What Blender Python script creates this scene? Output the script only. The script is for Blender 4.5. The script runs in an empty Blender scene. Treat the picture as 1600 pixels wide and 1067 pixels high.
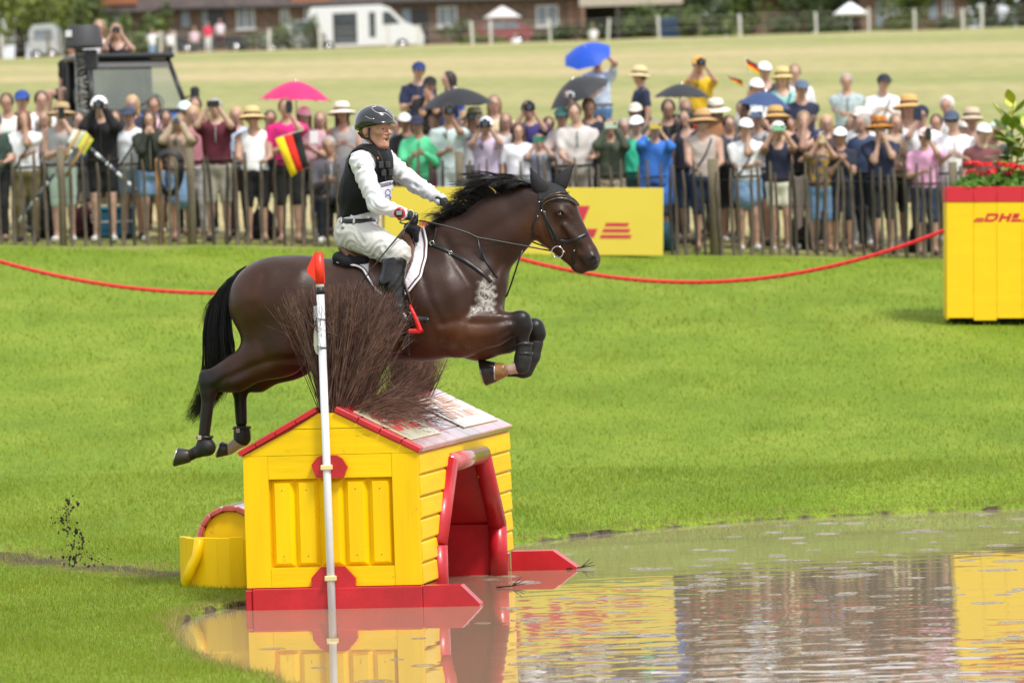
import bpy, bmesh, math, random, zlib
import numpy as np
from mathutils import Vector, Matrix
from mathutils.bvhtree import BVHTree

R = math.radians
SC = bpy.context.scene
COL = SC.collection
random.seed(7)
RNG = np.random.default_rng(7)

# ------------------------------------------------------------------ camera
FPX = 8000.0                       # focal length in pixels of the 1600 x 1067 frame
CAM_H = 2.18                       # metres above the water
PITCH, ROLL = R(1.056), R(1.8)
cam_data = bpy.data.cameras.new("camera")
cam_data.sensor_width = 36.0
cam_data.lens = 36.0 * FPX / 1600.0
cam_data.clip_start, cam_data.clip_end = 0.5, 3000.0
cam_data.dof.use_dof = True
cam_data.dof.focus_distance = 32.2
cam_data.dof.aperture_fstop = 4.0
cam = bpy.data.objects.new("camera", cam_data)
COL.objects.link(cam)
_cr = Matrix.Rotation(R(90) - PITCH, 3, 'X') @ Matrix.Rotation(-ROLL, 3, 'Z')
cam.matrix_world = Matrix.Translation((0, 0, CAM_H)) @ _cr.to_4x4()
SC.camera = cam
CAM = np.array((0, 0, CAM_H))
_CR = np.array(_cr)

# ------------------------------------------------------------------ sky, sun, exposure
SUN_EL, SUN_AZ = R(56), R(140)      # azimuth from +Y (north) clockwise: light from the right, a little in front
w = bpy.data.worlds.new("World"); SC.world = w; w.use_nodes = True
nt = w.node_tree
sky = nt.nodes.new('ShaderNodeTexSky'); sky.sky_type = 'NISHITA'; sky.sun_disc = False
sky.sun_elevation, sky.sun_rotation = SUN_EL, SUN_AZ
sky.dust_density = 4.0; sky.ozone_density = 1.0; sky.air_density = 1.0
mixs = nt.nodes.new('ShaderNodeMix'); mixs.data_type = 'RGBA'
mixs.inputs[0].default_value = 0.80            # an even sheet of bright cloud with a little of the clear sky's gradient left
mixs.inputs[7].default_value = (7.0, 7.15, 7.5, 1)
nt.links.new(sky.outputs[0], mixs.inputs[6])
nt.links.new(mixs.outputs[2], nt.nodes['Background'].inputs[0])
nt.nodes['Background'].inputs[1].default_value = 0.13
sl = bpy.data.lights.new("sun", 'SUN'); sl.energy = 2.6; sl.angle = R(12); sl.color = (1.0, 0.965, 0.91)
sun = bpy.data.objects.new("sun", sl); COL.objects.link(sun)
sd = Vector((math.sin(SUN_AZ) * math.cos(SUN_EL), math.cos(SUN_AZ) * math.cos(SUN_EL), math.sin(SUN_EL)))
sun.rotation_euler = sd.to_track_quat('Z', 'Y').to_euler()
SC.view_settings.view_transform = 'Standard'; SC.view_settings.look = 'None'
SC.view_settings.exposure = 0.36; SC.view_settings.gamma = 1.0
SC.cycles.max_bounces = 8
SC.cycles.transparent_max_bounces = 12

# ------------------------------------------------------------------ measuring helpers (a pixel of the photograph -> a place)
def ray(px, py):
    d = _CR @ np.array(((px - 800) / FPX, -(py - 533.5) / FPX, -1.0))
    return d
def atY(px, py, Y):
    d = ray(px, py); return CAM + d * (Y / d[1])
def atZ(px, py, z):
    d = ray(px, py); return CAM + d * ((z - CAM_H) / d[2])
def V3(p): return (float(p[0]), float(p[1]), float(p[2]))

# ------------------------------------------------------------------ materials
MATS = {}
def lin(h):
    h = h.lstrip('#'); o = []
    for i in (0, 2, 4):
        v = int(h[i:i+2], 16) / 255
        o.append(v / 12.92 if v <= .04045 else ((v + .055) / 1.055) ** 2.4)
    return tuple(o)
def col(c): return lin(c) if isinstance(c, str) else tuple(c)
def mat(name, c=(.5, .5, .5), rough=.6, var=.12, vs=6., bump=0., bs=60., spec=.5, metal=0., coat=0., c2=None, trans=0., attr=None, stretch=None, sub=0., sheen=0., alpha=1.):
    if name in MATS: return MATS[name]
    m = bpy.data.materials.new(name); m.use_nodes = True; MATS[name] = m
    n, l = m.node_tree.nodes, m.node_tree.links
    b = n['Principled BSDF']
    c = col(c)
    b.inputs['Roughness'].default_value = rough; b.inputs['Specular IOR Level'].default_value = spec
    b.inputs['Metallic'].default_value = metal; b.inputs['Coat Weight'].default_value = coat
    b.inputs['Coat Roughness'].default_value = .15
    if sheen: b.inputs['Sheen Weight'].default_value = sheen
    if trans: b.inputs['Transmission Weight'].default_value = trans
    if alpha < 1: b.inputs['Alpha'].default_value = alpha
    tc = n.new('ShaderNodeTexCoord'); mp = n.new('ShaderNodeMapping')
    l.new(tc.outputs['Object'], mp.inputs[0])
    if stretch: mp.inputs['Scale'].default_value = stretch
    nz = n.new('ShaderNodeTexNoise'); nz.inputs['Scale'].default_value = vs; nz.inputs['Detail'].default_value = 5
    l.new(mp.outputs[0], nz.inputs['Vector'])
    mx = n.new('ShaderNodeMix'); mx.data_type = 'RGBA'
    ra = n.new('ShaderNodeValToRGB'); ra.color_ramp.elements[0].position = .32; ra.color_ramp.elements[1].position = .68
    l.new(nz.outputs['Fac'], ra.inputs[0]); l.new(ra.outputs[0], mx.inputs[0])
    a = tuple(v * (1 - var) for v in c); d = col(c2) if c2 else tuple(min(1, v * (1 + var)) for v in c)
    mx.inputs[6].default_value = (*a, 1); mx.inputs[7].default_value = (*d, 1)
    out = mx.outputs[2]
    if attr:
        at = n.new('ShaderNodeVertexColor'); at.layer_name = attr
        mu = n.new('ShaderNodeMix'); mu.data_type = 'RGBA'; mu.blend_type = 'MULTIPLY'; mu.inputs[0].default_value = 1
        l.new(at.outputs[0], mu.inputs[6]); l.new(out, mu.inputs[7]); out = mu.outputs[2]
    l.new(out, b.inputs['Base Color'])
    if sub: b.inputs['Subsurface Weight'].default_value = sub; b.inputs['Subsurface Radius'].default_value = (.01, .004, .002)
    if bump:
        nb = n.new('ShaderNodeTexNoise'); nb.inputs['Scale'].default_value = bs; nb.inputs['Detail'].default_value = 4
        l.new(mp.outputs[0], nb.inputs['Vector'])
        bp = n.new('ShaderNodeBump'); bp.inputs['Strength'].default_value = bump; bp.inputs['Distance'].default_value = .01
        l.new(nb.outputs['Fac'], bp.inputs['Height']); l.new(bp.outputs[0], b.inputs['Normal'])
    return m

# ------------------------------------------------------------------ objects and meshes
def tag(o, label=None, cat=None, group=None, kind=None):
    if label: o['label'] = label
    if cat: o['category'] = cat
    if group: o['group'] = group
    if kind: o['kind'] = kind
    return o
def link(name, data, parent=None):
    o = bpy.data.objects.new(name, data); COL.objects.link(o)
    if parent is not None: o.parent = parent
    return o
def empty(name, loc=(0, 0, 0), rz=0., scale=1.):
    o = link(name, None); o.location = V3(loc); o.rotation_euler = (0, 0, rz); o.scale = (scale,) * 3
    o.empty_display_size = .1
    return o
def np_mesh(name, v, f, m=None, smooth=True):
    """v: (n,3), f: (m,k) array or list of tuples"""
    me = bpy.data.meshes.new(name)
    if isinstance(f, np.ndarray):
        k = f.shape[1]; nf = len(f)
        me.vertices.add(len(v)); me.vertices.foreach_set('co', np.ascontiguousarray(v, dtype=np.float32).ravel())
        me.loops.add(nf * k); me.loops.foreach_set('vertex_index', np.ascontiguousarray(f, dtype=np.int32).ravel())
        me.polygons.add(nf); me.polygons.foreach_set('loop_start', np.arange(0, nf * k, k, dtype=np.int32))
        me.update(calc_edges=True)
    else:
        me.from_pydata([V3(p) for p in v], [], [tuple(int(i) for i in q) for q in f]); me.update()
    if smooth: me.polygons.foreach_set('use_smooth', np.ones(len(me.polygons), dtype=bool))
    if m is not None: me.materials.append(m)
    return me
def obj(name, v, f, m, parent=None, smooth=True):
    return link(name, np_mesh(name, v, f, m, smooth), parent)
def vcolor(me, name, arr):
    """per-vertex colour (n,3) -> point colour attribute"""
    a = me.color_attributes.new(name, 'FLOAT_COLOR', 'POINT')
    c = np.ones((len(me.vertices), 4), dtype=np.float32); c[:, :3] = arr
    a.data.foreach_set('color', c.ravel())

def frame(d, up=(0, 0, 1)):
    d = np.asarray(d, float); d = d / (np.linalg.norm(d) + 1e-12)
    u = np.asarray(up, float)
    if abs(d @ u) > .97: u = np.array((1., 0, 0)) if abs(d[0]) < .9 else np.array((0, 1., 0))
    s = np.cross(d, u); s /= np.linalg.norm(s); u = np.cross(s, d)
    return d, s, u

class MB:
    def __init__(self): self.v = []; self.f = []
    def add(self, v, f):
        o = len(self.v); self.v += [tuple(map(float, p)) for p in v]; self.f += [tuple(i + o for i in q) for q in f]; return self
    def box(self, lo, hi):
        x0, y0, z0 = lo; x1, y1, z1 = hi
        return self.add([(x0,y0,z0),(x1,y0,z0),(x1,y1,z0),(x0,y1,z0),(x0,y0,z1),(x1,y0,z1),(x1,y1,z1),(x0,y1,z1)],
                        [(0,3,2,1),(4,5,6,7),(0,1,5,4),(1,2,6,5),(2,3,7,6),(3,0,4,7)])
    def cbox(self, lo, hi, b=.006):
        lo = np.array(lo, float); hi = np.array(hi, float)
        b = min(b, .45 * float((hi - lo).min()))
        vs = []; idx = {}
        for sx in (0, 1):
            for sy in (0, 1):
                for sz in (0, 1):
                    c = np.where((sx, sy, sz), hi, lo).astype(float); s = np.where((sx, sy, sz), -1, 1)
                    for ax in range(3):
                        p = c + s * b; p[ax] = c[ax]
                        idx[(sx, sy, sz, ax)] = len(vs); vs.append(p)
        f = []
        g = lambda x, y, z, a: idx[(x, y, z, a)]
        f += [(g(0,0,0,0), g(0,0,1,0), g(0,1,1,0), g(0,1,0,0)), (g(1,0,0,0), g(1,1,0,0), g(1,1,1,0), g(1,0,1,0)),
              (g(0,0,0,1), g(1,0,0,1), g(1,0,1,1), g(0,0,1,1)), (g(0,1,0,1), g(0,1,1,1), g(1,1,1,1), g(1,1,0,1)),
              (g(0,0,0,2), g(0,1,0,2), g(1,1,0,2), g(1,0,0,2)), (g(0,0,1,2), g(1,0,1,2), g(1,1,1,2), g(0,1,1,2))]
        for y in (0, 1):
            for z in (0, 1): f.append((g(0,y,z,1), g(1,y,z,1), g(1,y,z,2), g(0,y,z,2)))
        for x in (0, 1):
            for z in (0, 1): f.append((g(x,0,z,0), g(x,1,z,0), g(x,1,z,2), g(x,0,z,2)))
            for y in (0, 1): f.append((g(x,y,0,0), g(x,y,1,0), g(x,y,1,1), g(x,y,0,1)))
            for y in (0, 1):
                for z in (0, 1): f.append((g(x,y,z,0), g(x,y,z,1), g(x,y,z,2)))
        return self.add(vs, f)
    def tube(self, pts, rad, n=8, cap=True, flat=1.0, up=(0, 0, 1)):
        pts = [np.asarray(p, float) for p in pts]; k = len(pts)
        if not hasattr(rad, '__len__'): rad = [rad] * k
        vs = []; prev = None
        for i in range(k):
            d = pts[min(i + 1, k - 1)] - pts[max(i - 1, 0)]
            d, s, u = frame(d, up if prev is None else prev); prev = u
            for j in range(n):
                a = 2 * math.pi * j / n
                vs.append(pts[i] + rad[i] * (math.cos(a) * s * flat + math.sin(a) * u))
        f = [(i*n + j, i*n + (j+1) % n, (i+1)*n + (j+1) % n, (i+1)*n + j) for i in range(k - 1) for j in range(n)]
        if cap: f += [tuple(range(n - 1, -1, -1)), tuple((k-1)*n + j for j in range(n))]
        return self.add(vs, f)
    def prism(self, outline, a, b, axis=1):
        """2-D outline extruded along an axis from a to b; outline coordinates are the other two axes in order"""
        n = len(outline)
        def p3(q, t):
            q = list(q); q.insert(axis, t); return tuple(q)
        vs = [p3(q, a) for q in outline] + [p3(q, b) for q in outline]
        return self.add(vs, [tuple(range(n - 1, -1, -1)), tuple(range(n, 2*n))] + [(i, (i+1) % n, n + (i+1) % n, n + i) for i in range(n)])
    def lathe(self, prof, n=16, cap=False):
        vs = [(r * math.cos(2*math.pi*j/n), r * math.sin(2*math.pi*j/n), z) for r, z in prof for j in range(n)]
        k = len(prof)
        f = [(i*n + j, i*n + (j+1) % n, (i+1)*n + (j+1) % n, (i+1)*n + j) for i in range(k-1) for j in range(n)]
        if cap: f += [tuple(range(n-1, -1, -1)), tuple((k-1)*n + j for j in range(n))]
        return self.add(vs, f)
    def ball(self, c, r, n=10, k=6):
        if not hasattr(r, '__len__'): r = (r, r, r)
        vs = []; f = []
        for i in range(k + 1):
            t = math.pi * i / k
            for j in range(n):
                a = 2*math.pi*j/n
                vs.append((c[0] + r[0]*math.sin(t)*math.cos(a), c[1] + r[1]*math.sin(t)*math.sin(a), c[2] - r[2]*math.cos(t)))
        f = [(i*n + j, i*n + (j+1) % n, (i+1)*n + (j+1) % n, (i+1)*n + j) for i in range(k) for j in range(n)]
        return self.add(vs, f)
    def xf(self, M):
        M = np.array(M); v = np.array(self.v); self.v = [tuple(p) for p in (v @ M[:3, :3].T + M[:3, 3])]; return self
    def mesh(self, name, m, smooth=False): return np_mesh(name, self.v, self.f, m, smooth)
    def build(self, name, m, parent=None, smooth=False):
        me = self.mesh(name, m, smooth)
        bm = bmesh.new(); bm.from_mesh(me); bmesh.ops.recalc_face_normals(bm, faces=bm.faces); bm.to_mesh(me); bm.free()
        return link(name, me, parent)
def copy_tree(o, parent=None):
    c = o.copy(); COL.objects.link(c); c.parent = parent
    for ch in o.children: copy_tree(ch, c)
    return c

# ------------------------------------------------------------------ smooth bodies: blended solids meshed with surface nets
def _capsule(P, a, b, ra, rb, s):
    a = a / s; b = b / s
    ba = b - a; L2 = float(ba @ ba) + 1e-9
    x, y, z = P[0] / s[0] - a[0], P[1] / s[1] - a[1], P[2] / s[2] - a[2]
    t = np.clip((x * ba[0] + y * ba[1] + z * ba[2]) / L2, 0, 1)
    dx, dy, dz = x - t * ba[0], y - t * ba[1], z - t * ba[2]
    return (np.sqrt(dx*dx + dy*dy + dz*dz) - (ra + (rb - ra) * t)) * float(s.min())
def _ell(P, c, r, M):
    x, y, z = P[0] - c[0], P[1] - c[1], P[2] - c[2]
    if M is not None:
        x, y, z = (M[0,0]*x + M[1,0]*y + M[2,0]*z, M[0,1]*x + M[1,1]*y + M[2,1]*z, M[0,2]*x + M[1,2]*y + M[2,2]*z)
    k0 = np.sqrt((x/r[0])**2 + (y/r[1])**2 + (z/r[2])**2)
    k1 = np.sqrt((x/r[0]**2)**2 + (y/r[1]**2)**2 + (z/r[2]**2)**2) + 1e-9
    return k0 * (k0 - 1) / k1
def cap(a, b, ra, rb=None, s=(1, 1, 1), k=.03, op='+'):
    return dict(t='c', a=np.array(a, float), b=np.array(b, float), ra=ra, rb=ra if rb is None else rb, s=np.array(s, float), k=k, op=op)
def ell(c, r, M=None, k=.03, op='+'):
    return dict(t='e', c=np.array(c, float), r=np.array(r, float) if hasattr(r, '__len__') else np.array((r, r, r), float), M=None if M is None else np.array(M, float), k=k, op=op)
def cut(n, d): return dict(t='p', n=np.array(n, float), d=d, op='cut', k=0)
def grow(p, g):
    q = dict(p)
    if q['t'] == 'c': q['ra'] = p['ra'] + g; q['rb'] = p['rb'] + g
    elif q['t'] == 'e': q['r'] = p['r'] + g
    return q
def bounds(p):
    if p['t'] == 'c':
        ea, eb = p['ra'] * p['s'], p['rb'] * p['s']
        return np.minimum(p['a'] - ea, p['b'] - eb), np.maximum(p['a'] + ea, p['b'] + eb)
    e = p['r'] if p['M'] is None else np.full(3, p['r'].max())
    return p['c'] - e, p['c'] + e
def sdf_mesh(prims, h=.02, axes=None):
    adds = [p for p in prims if p['op'] == '+']
    bl = np.array([bounds(p)[0] for p in adds]).min(0) - 2.5 * h; bh = np.array([bounds(p)[1] for p in adds]).max(0) + 2.5 * h
    if axes is None:
        ax = [np.arange(bl[i], bh[i] + h, h) for i in range(3)]
    else:
        ax = [axes[i](bl[i], bh[i]) for i in range(3)]
    ax = [a.astype(np.float32) for a in ax]
    F = np.full([len(a) for a in ax], .5, dtype=np.float32)
    X, Y, Z = ax[0][:, None, None], ax[1][None, :, None], ax[2][None, None, :]
    for p in prims:
        if p['t'] == 'p':
            np.maximum(F, X * p['n'][0] + Y * p['n'][1] + Z * p['n'][2] - p['d'], out=F); continue
        lo, hi = bounds(p); mg = p['k'] + 3 * h
        sl = tuple(slice(max(0, int(np.searchsorted(ax[i], lo[i] - mg)) - 1), int(np.searchsorted(ax[i], hi[i] + mg)) + 1) for i in range(3))
        P = (X[sl[0]], Y[:, sl[1]], Z[:, :, sl[2]])
        d = _capsule(P, p['a'], p['b'], p['ra'], p['rb'], p['s']) if p['t'] == 'c' else _ell(P, p['c'], p['r'], p['M'])
        A = F[sl]; k = p['k']
        if p['op'] == '+':
            if k > 0:
                hh = np.clip(.5 + .5 * (d - A) / k, 0, 1); F[sl] = d + (A - d) * hh - k * hh * (1 - hh)
            else: F[sl] = np.minimum(A, d)
        elif p['op'] == '-': F[sl] = np.maximum(A, -d)
        elif p['op'] == '&':
            G = np.full_like(F, .5); G[sl] = d; np.maximum(F, G, out=F)
    return surface_net(F, ax)
_CO = [(0,0,0),(1,0,0),(0,1,0),(1,1,0),(0,0,1),(1,0,1),(0,1,1),(1,1,1)]
_ED = [(0,1),(2,3),(4,5),(6,7),(0,2),(1,3),(4,6),(5,7),(0,4),(1,5),(2,6),(3,7)]
def surface_net(F, ax):
    I = F < 0
    nx, ny, nz = F.shape
    s = np.zeros((nx-1, ny-1, nz-1), dtype=np.int8)
    for dx, dy, dz in _CO: s += I[dx:nx-1+dx, dy:ny-1+dy, dz:nz-1+dz]
    c = np.argwhere((s > 0) & (s < 8))
    if len(c) == 0: return np.zeros((0, 3)), np.zeros((0, 4), int)
    idx = np.full(s.shape, -1, dtype=np.int32); idx[c[:,0], c[:,1], c[:,2]] = np.arange(len(c))
    val = np.stack([F[c[:,0]+a, c[:,1]+b, c[:,2]+d] for a, b, d in _CO], 1)
    co = np.array(_CO, dtype=np.float32)
    acc = np.zeros((len(c), 3), dtype=np.float32); cnt = np.zeros(len(c), dtype=np.float32)
    for a, b in _ED:
        va, vb = val[:, a], val[:, b]; m = (va < 0) != (vb < 0)
        t = np.where(m, va / np.where(m, va - vb, 1), 0)
        acc += np.where(m[:, None], co[a] + (co[b] - co[a]) * t[:, None], 0); cnt += m
    q = acc / cnt[:, None]
    V = np.stack([ax[i][c[:, i]] + q[:, i] * (ax[i][c[:, i] + 1] - ax[i][c[:, i]]) for i in range(3)], 1)
    faces = []
    for a in range(3):
        b, d = [(1, 2), (2, 0), (0, 1)][a]
        sl0 = [slice(None)] * 3; sl1 = [slice(None)] * 3
        sl0[a] = slice(0, -1); sl1[a] = slice(1, None)
        A, B = I[tuple(sl0)], I[tuple(sl1)]
        e = np.argwhere(A != B)
        e = e[(e[:, b] > 0) & (e[:, d] > 0) & (e[:, b] < F.shape[b] - 1) & (e[:, d] < F.shape[d] - 1)]
        ins = A[e[:,0], e[:,1], e[:,2]]
        def cell(ob, od):
            k = e.copy(); k[:, b] -= ob; k[:, d] -= od; return idx[k[:,0], k[:,1], k[:,2]]
        quad = np.stack([cell(1, 1), cell(0, 1), cell(0, 0), cell(1, 0)], 1)
        quad[~ins] = quad[~ins][:, ::-1]
        faces.append(quad)
    f = np.concatenate(faces); f = f[(f >= 0).all(1)]
    return V, f
def relax(v, f, n=1, w=.5):
    """a little Laplacian smoothing of a quad mesh"""
    e = np.concatenate([f[:, [0, 1]], f[:, [1, 2]], f[:, [2, 3]], f[:, [3, 0]]])
    cnt = np.bincount(e[:, 0], minlength=len(v)).astype(float) + np.bincount(e[:, 1], minlength=len(v))
    for _ in range(n):
        s = np.zeros_like(v, dtype=float)
        for i in range(3):
            s[:, i] = np.bincount(e[:, 0], weights=v[e[:, 1], i], minlength=len(v)) + np.bincount(e[:, 1], weights=v[e[:, 0], i], minlength=len(v))
        v = v + w * (s / np.maximum(cnt, 1)[:, None] - v)
    return v
def vnormals(v, f):
    a = np.cross(v[f[:, 2]] - v[f[:, 0]], v[f[:, 3]] - v[f[:, 1]]); nn = np.zeros_like(v, dtype=float)
    for c in range(4):
        for i in range(3): nn[:, i] += np.bincount(f[:, c], weights=a[:, i], minlength=len(v))
    return nn / (np.linalg.norm(nn, axis=1, keepdims=True) + 1e-9)
def wrinkle(v, f, amp, sc=1., seed=0.):
    """folds of cloth: ridged waves warped by slower waves, pushed along the normals"""
    x, y, z = (v * sc).T; s = seed
    wx = x * 11 + 1.6 * np.sin(z * 9 + s) + 1.2 * np.sin(y * 13 + 2 * s); wz = z * 13 + 1.5 * np.sin(x * 12 + s * 1.7) + 1.3 * np.sin(y * 8 - s)
    a = 1 - np.abs(np.sin(wz * 1.3 + .8 * np.sin(wx))); b_ = 1 - np.abs(np.sin(wx * .9 + wz * .9 + s)); c_ = np.sin(wx * 1.7 - wz * 2.1)
    return v + vnormals(v, f) * (amp * (a * .9 + b_ * .6 + .3 * c_ - .75))[:, None]
def solid(name, prims, m, parent=None, h=.02, axes=None, sm=1, fold=0., fsc=1., seed=0.):
    v, f = sdf_mesh(prims, h, axes)
    if sm: v = relax(v, f, sm)
    if fold: v = wrinkle(v, f, fold, fsc, seed)
    return obj(name, v, f, m, parent)
def rotm(ax, ang): return np.array(Matrix.Rotation(R(ang), 3, ax))
# ================================================================== ground
_hy = np.array([0, 18, 25, 30, 34, 38, 42, 47, 54.8, 64.5, 72, 80, 120, 200, 262, 275, 320, 500, 1200])
_hz = np.array([.10, .08, .06, .05, .06, .10, .24, .62, 1.34, 2.13, 2.80, 3.5, 5.9, 10.0, 12.6, 12.9, 13.6, 16, 22])
_ty = np.array([0, 38, 42, 54.8, 64.5, 75, 100, 200, 1200]); _tz = np.array([0, 0, -.006, -.03, -.047, -.047, -.03, 0, 0])
_Yt = np.arange(0, 1200, .5); _kk = np.hanning(13); _kk /= _kk.sum()
_Ht = np.convolve(np.pad(np.interp(_Yt, _hy, _hz), 6, mode='edge'), _kk, 'valid')
_Tt = np.convolve(np.pad(np.interp(_Yt, _ty, _tz), 6, mode='edge'), _kk, 'valid')
SHORE_PX = [(455, 1067), (440, 1058), (400, 1054), (330, 1032), (300, 1003), (288, 978), (330, 958), (388, 947)]
POND = [tuple(atZ(x, y, 0)[:2]) for x, y in SHORE_PX]
POND += [(-1.25, 32.9), (-.85, 34.6), (-.35, 36.6)]
POND += [tuple(atZ(x, y, 0)[:2]) for x, y in [(806, 851), (880, 843), (960, 833), (1080, 822), (1200, 812), (1330, 806), (1450, 800), (1600, 795)]]
POND += [(5.6, 41.6), (9, 43), (14, 42), (16, 34), (12, 22), (6, 18), (1.5, 18.5), (-.4, 22.5)]
_pp = np.array(POND)
def _smooth_poly(p):
    for _ in range(2):
        q = np.roll(p, -1, 0); p = np.stack([.75 * p + .25 * q, .25 * p + .75 * q], 1).reshape(-1, 2)
    return p
_pp = _smooth_poly(_pp)
def pond_d(x, y):
    """signed distance to the pond's edge, positive on land"""
    x = np.asarray(x, float); y = np.asarray(y, float)
    best = np.full(x.shape, 1e9); ins = np.zeros(x.shape, bool)
    a = _pp; b = np.roll(_pp, -1, 0)
    for (ax_, ay), (bx, by) in zip(a, b):
        ex, ey = bx - ax_, by - ay
        t = np.clip(((x - ax_) * ex + (y - ay) * ey) / (ex*ex + ey*ey), 0, 1)
        best = np.minimum(best, (x - ax_ - t*ex)**2 + (y - ay - t*ey)**2)
        c = (ay > y) != (by > y)
        ins ^= c & (x < (bx - ax_) * (y - ay) / (by - ay + 1e-12) + ax_)
    d = np.sqrt(best)
    return np.where(ins, -d, d)
def _wob(x, y):
    return (np.sin(x * 9.1 + 2.2 * np.sin(y * 3.1)) + np.sin(y * 11.3 + 1.7 * np.sin(x * 4.7)) + .7 * np.sin(x * 23 + y * 17) + .6 * np.sin(x * 37 - y * 29)) / 3.3
def ground_z(x, y, near=True):
    x = np.asarray(x, float); y = np.asarray(y, float)
    z = np.interp(y, _Yt, _Ht) + np.interp(y, _Yt, _Tt) * np.clip(x, -30, 30)
    z = z + .012 * np.sin(x * 1.7 + y * .9) * np.clip((y - 20) / 10, 0, 1) + .02 * np.sin(x * .6 - y * .35)
    if near:
        d = pond_d(x, y) + .035 * _wob(x, y)
        t = np.clip((d + .02) / .10, 0, 1); t = t * t * (3 - 2 * t)
        bank = -.12 + .15 * t
        q = np.clip((d - .05) / 1.1, 0, 1); q = q * q * (3 - 2 * q)
        z = np.where(d < .05, bank, bank + (np.maximum(z, .03) - .03) * q)
        z = np.where(d < -.4, -.3, z)
    return z
def gz(x, y): return float(ground_z(np.array([x]), np.array([y]), 15 < y < 50)[0])

def _steps(segs):
    o = []
    for a, b, s in segs: o.append(np.arange(a, b, s))
    return np.concatenate(o + [np.array([segs[-1][1]])])
gx = _steps([(-700, -120, 40), (-120, -30, 6), (-30, -9, 1), (-9, -4, .25), (-4, 6, .1), (6, 10, .25), (10, 30, 1), (30, 120, 6), (120, 700, 40)])
gy = _steps([(-30, 18, 3), (18, 24, .5), (24, 44.5, .1), (44.5, 70, .4), (70, 110, 1.5), (110, 300, 5), (300, 1150, 50)])
GX, GY = np.meshgrid(gx, gy, indexing='ij')
GZ = np.where((GY > 15) & (GY < 50) & (np.abs(GX) < 20), ground_z(GX, np.clip(GY, 0, 1199)), ground_z(GX, np.clip(GY, 0, 1199), False))
nX, nY = GX.shape
ii = np.arange(nX * nY).reshape(nX, nY)
gf = np.stack([ii[:-1, :-1], ii[1:, :-1], ii[1:, 1:], ii[:-1, 1:]], -1).reshape(-1, 4)
gv = np.stack([GX, GY, GZ], -1).reshape(-1, 3)
MUD_A, MUD_B = atZ(-40, 872, .06), atZ(285, 897, .06)
def mud_mask(x, y):
    ex, ey = MUD_B[0] - MUD_A[0], MUD_B[1] - MUD_A[1]
    t = np.clip(((x - MUD_A[0]) * ex + (y - MUD_A[1]) * ey) / (ex*ex + ey*ey), 0, 1)
    bow = .5 * np.sin(t * math.pi) * -.4
    dx, dy = x - MUD_A[0] - t * ex, y - MUD_A[1] - t * ey - bow
    d = np.sqrt((dx * 1.) ** 2 + (dy / 1.6) ** 2) + .12 * _wob(x * .6, y * .6)
    m = np.clip(1.15 - d / .30, 0, 1)
    near = pond_d(x, y) + .06 * _wob(x * 1.3, y * 1.3)
    return np.maximum(m, np.clip(1 - (near - .02) / .10, 0, 1))
mm = np.zeros(GX.shape); sel = (GY > 20) & (GY < 48) & (np.abs(GX) < 18)
mm[sel] = mud_mask(GX[sel], GY[sel])

gm = bpy.data.materials.new('ground_turf'); gm.use_nodes = True
n, l = gm.node_tree.nodes, gm.node_tree.links
b = n['Principled BSDF']; b.inputs['Roughness'].default_value = .85; b.inputs['Specular IOR Level'].default_value = .2
ge = n.new('ShaderNodeNewGeometry'); sx = n.new('ShaderNodeSeparateXYZ'); l.new(ge.outputs['Position'], sx.inputs[0])
def noise(scale, detail=6, stretch=(1, 1, 1)):
    mp = n.new('ShaderNodeMapping'); mp.inputs['Scale'].default_value = stretch; l.new(ge.outputs['Position'], mp.inputs[0])
    t = n.new('ShaderNodeTexNoise'); t.inputs['Scale'].default_value = scale; t.inputs['Detail'].default_value = detail; l.new(mp.outputs[0], t.inputs['Vector']); return t
def ramp(src, stops):
    r = n.new('ShaderNodeValToRGB'); cr = r.color_ramp
    while len(cr.elements) < len(stops): cr.elements.new(.5)
    for e, (p, c) in zip(cr.elements, stops): e.position = p; e.color = (*c, 1)
    l.new(src, r.inputs[0]); return r.outputs[0]
def mixc(f, a, bb, mode='MIX'):
    m = n.new('ShaderNodeMix'); m.data_type = 'RGBA'; m.blend_type = mode
    if isinstance(f, float): m.inputs[0].default_value = f
    else: l.new(f, m.inputs[0])
    for k, q in ((6, a), (7, bb)):
        if isinstance(q, tuple): m.inputs[k].default_value = (*q, 1)
        else: l.new(q, m.inputs[k])
    return m.outputs[2]
lawn = ramp(noise(1.1, 9, (1, .55, 1)).outputs['Fac'], [(.26, (.135, .22, .014)), (.50, (.185, .275, .019)), (.74, (.245, .315, .034))])
fine = ramp(noise(38, 8).outputs['Fac'], [(.30, (.45, .5, .4)), (.55, (1, 1, 1)), (.75, (1.35, 1.3, 1.1))])
lawn = mixc(1.0, lawn, fine, 'MULTIPLY')
field = ramp(noise(.07, 9, (.35, 1, 1)).outputs['Fac'], [(.30, (.25, .265, .095)), (.46, (.30, .305, .12)), (.58, (.38, .34, .16)), (.72, (.46, .37, .21))])
ffine = ramp(noise(2.2, 8, (1, .6, 1)).outputs['Fac'], [(.3, (.8, .82, .75)), (.7, (1.12, 1.1, 1.05))])
field = mixc(1.0, field, ffine, 'MULTIPLY')
nw = noise(.6); ad = n.new('ShaderNodeMath'); ad.operation = 'MULTIPLY_ADD'; ad.inputs[1].default_value = 3.0
l.new(nw.outputs['Fac'], ad.inputs[0]); l.new(sx.outputs['Y'], ad.inputs[2])
mr = n.new('ShaderNodeMapRange'); mr.inputs['From Min'].default_value = 65.4; mr.inputs['From Max'].default_value = 67.0
l.new(ad.outputs[0], mr.inputs['Value'])
cc = mixc(mr.outputs[0], lawn, field)
at = n.new('ShaderNodeVertexColor'); at.layer_name = 'mud'
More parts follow.
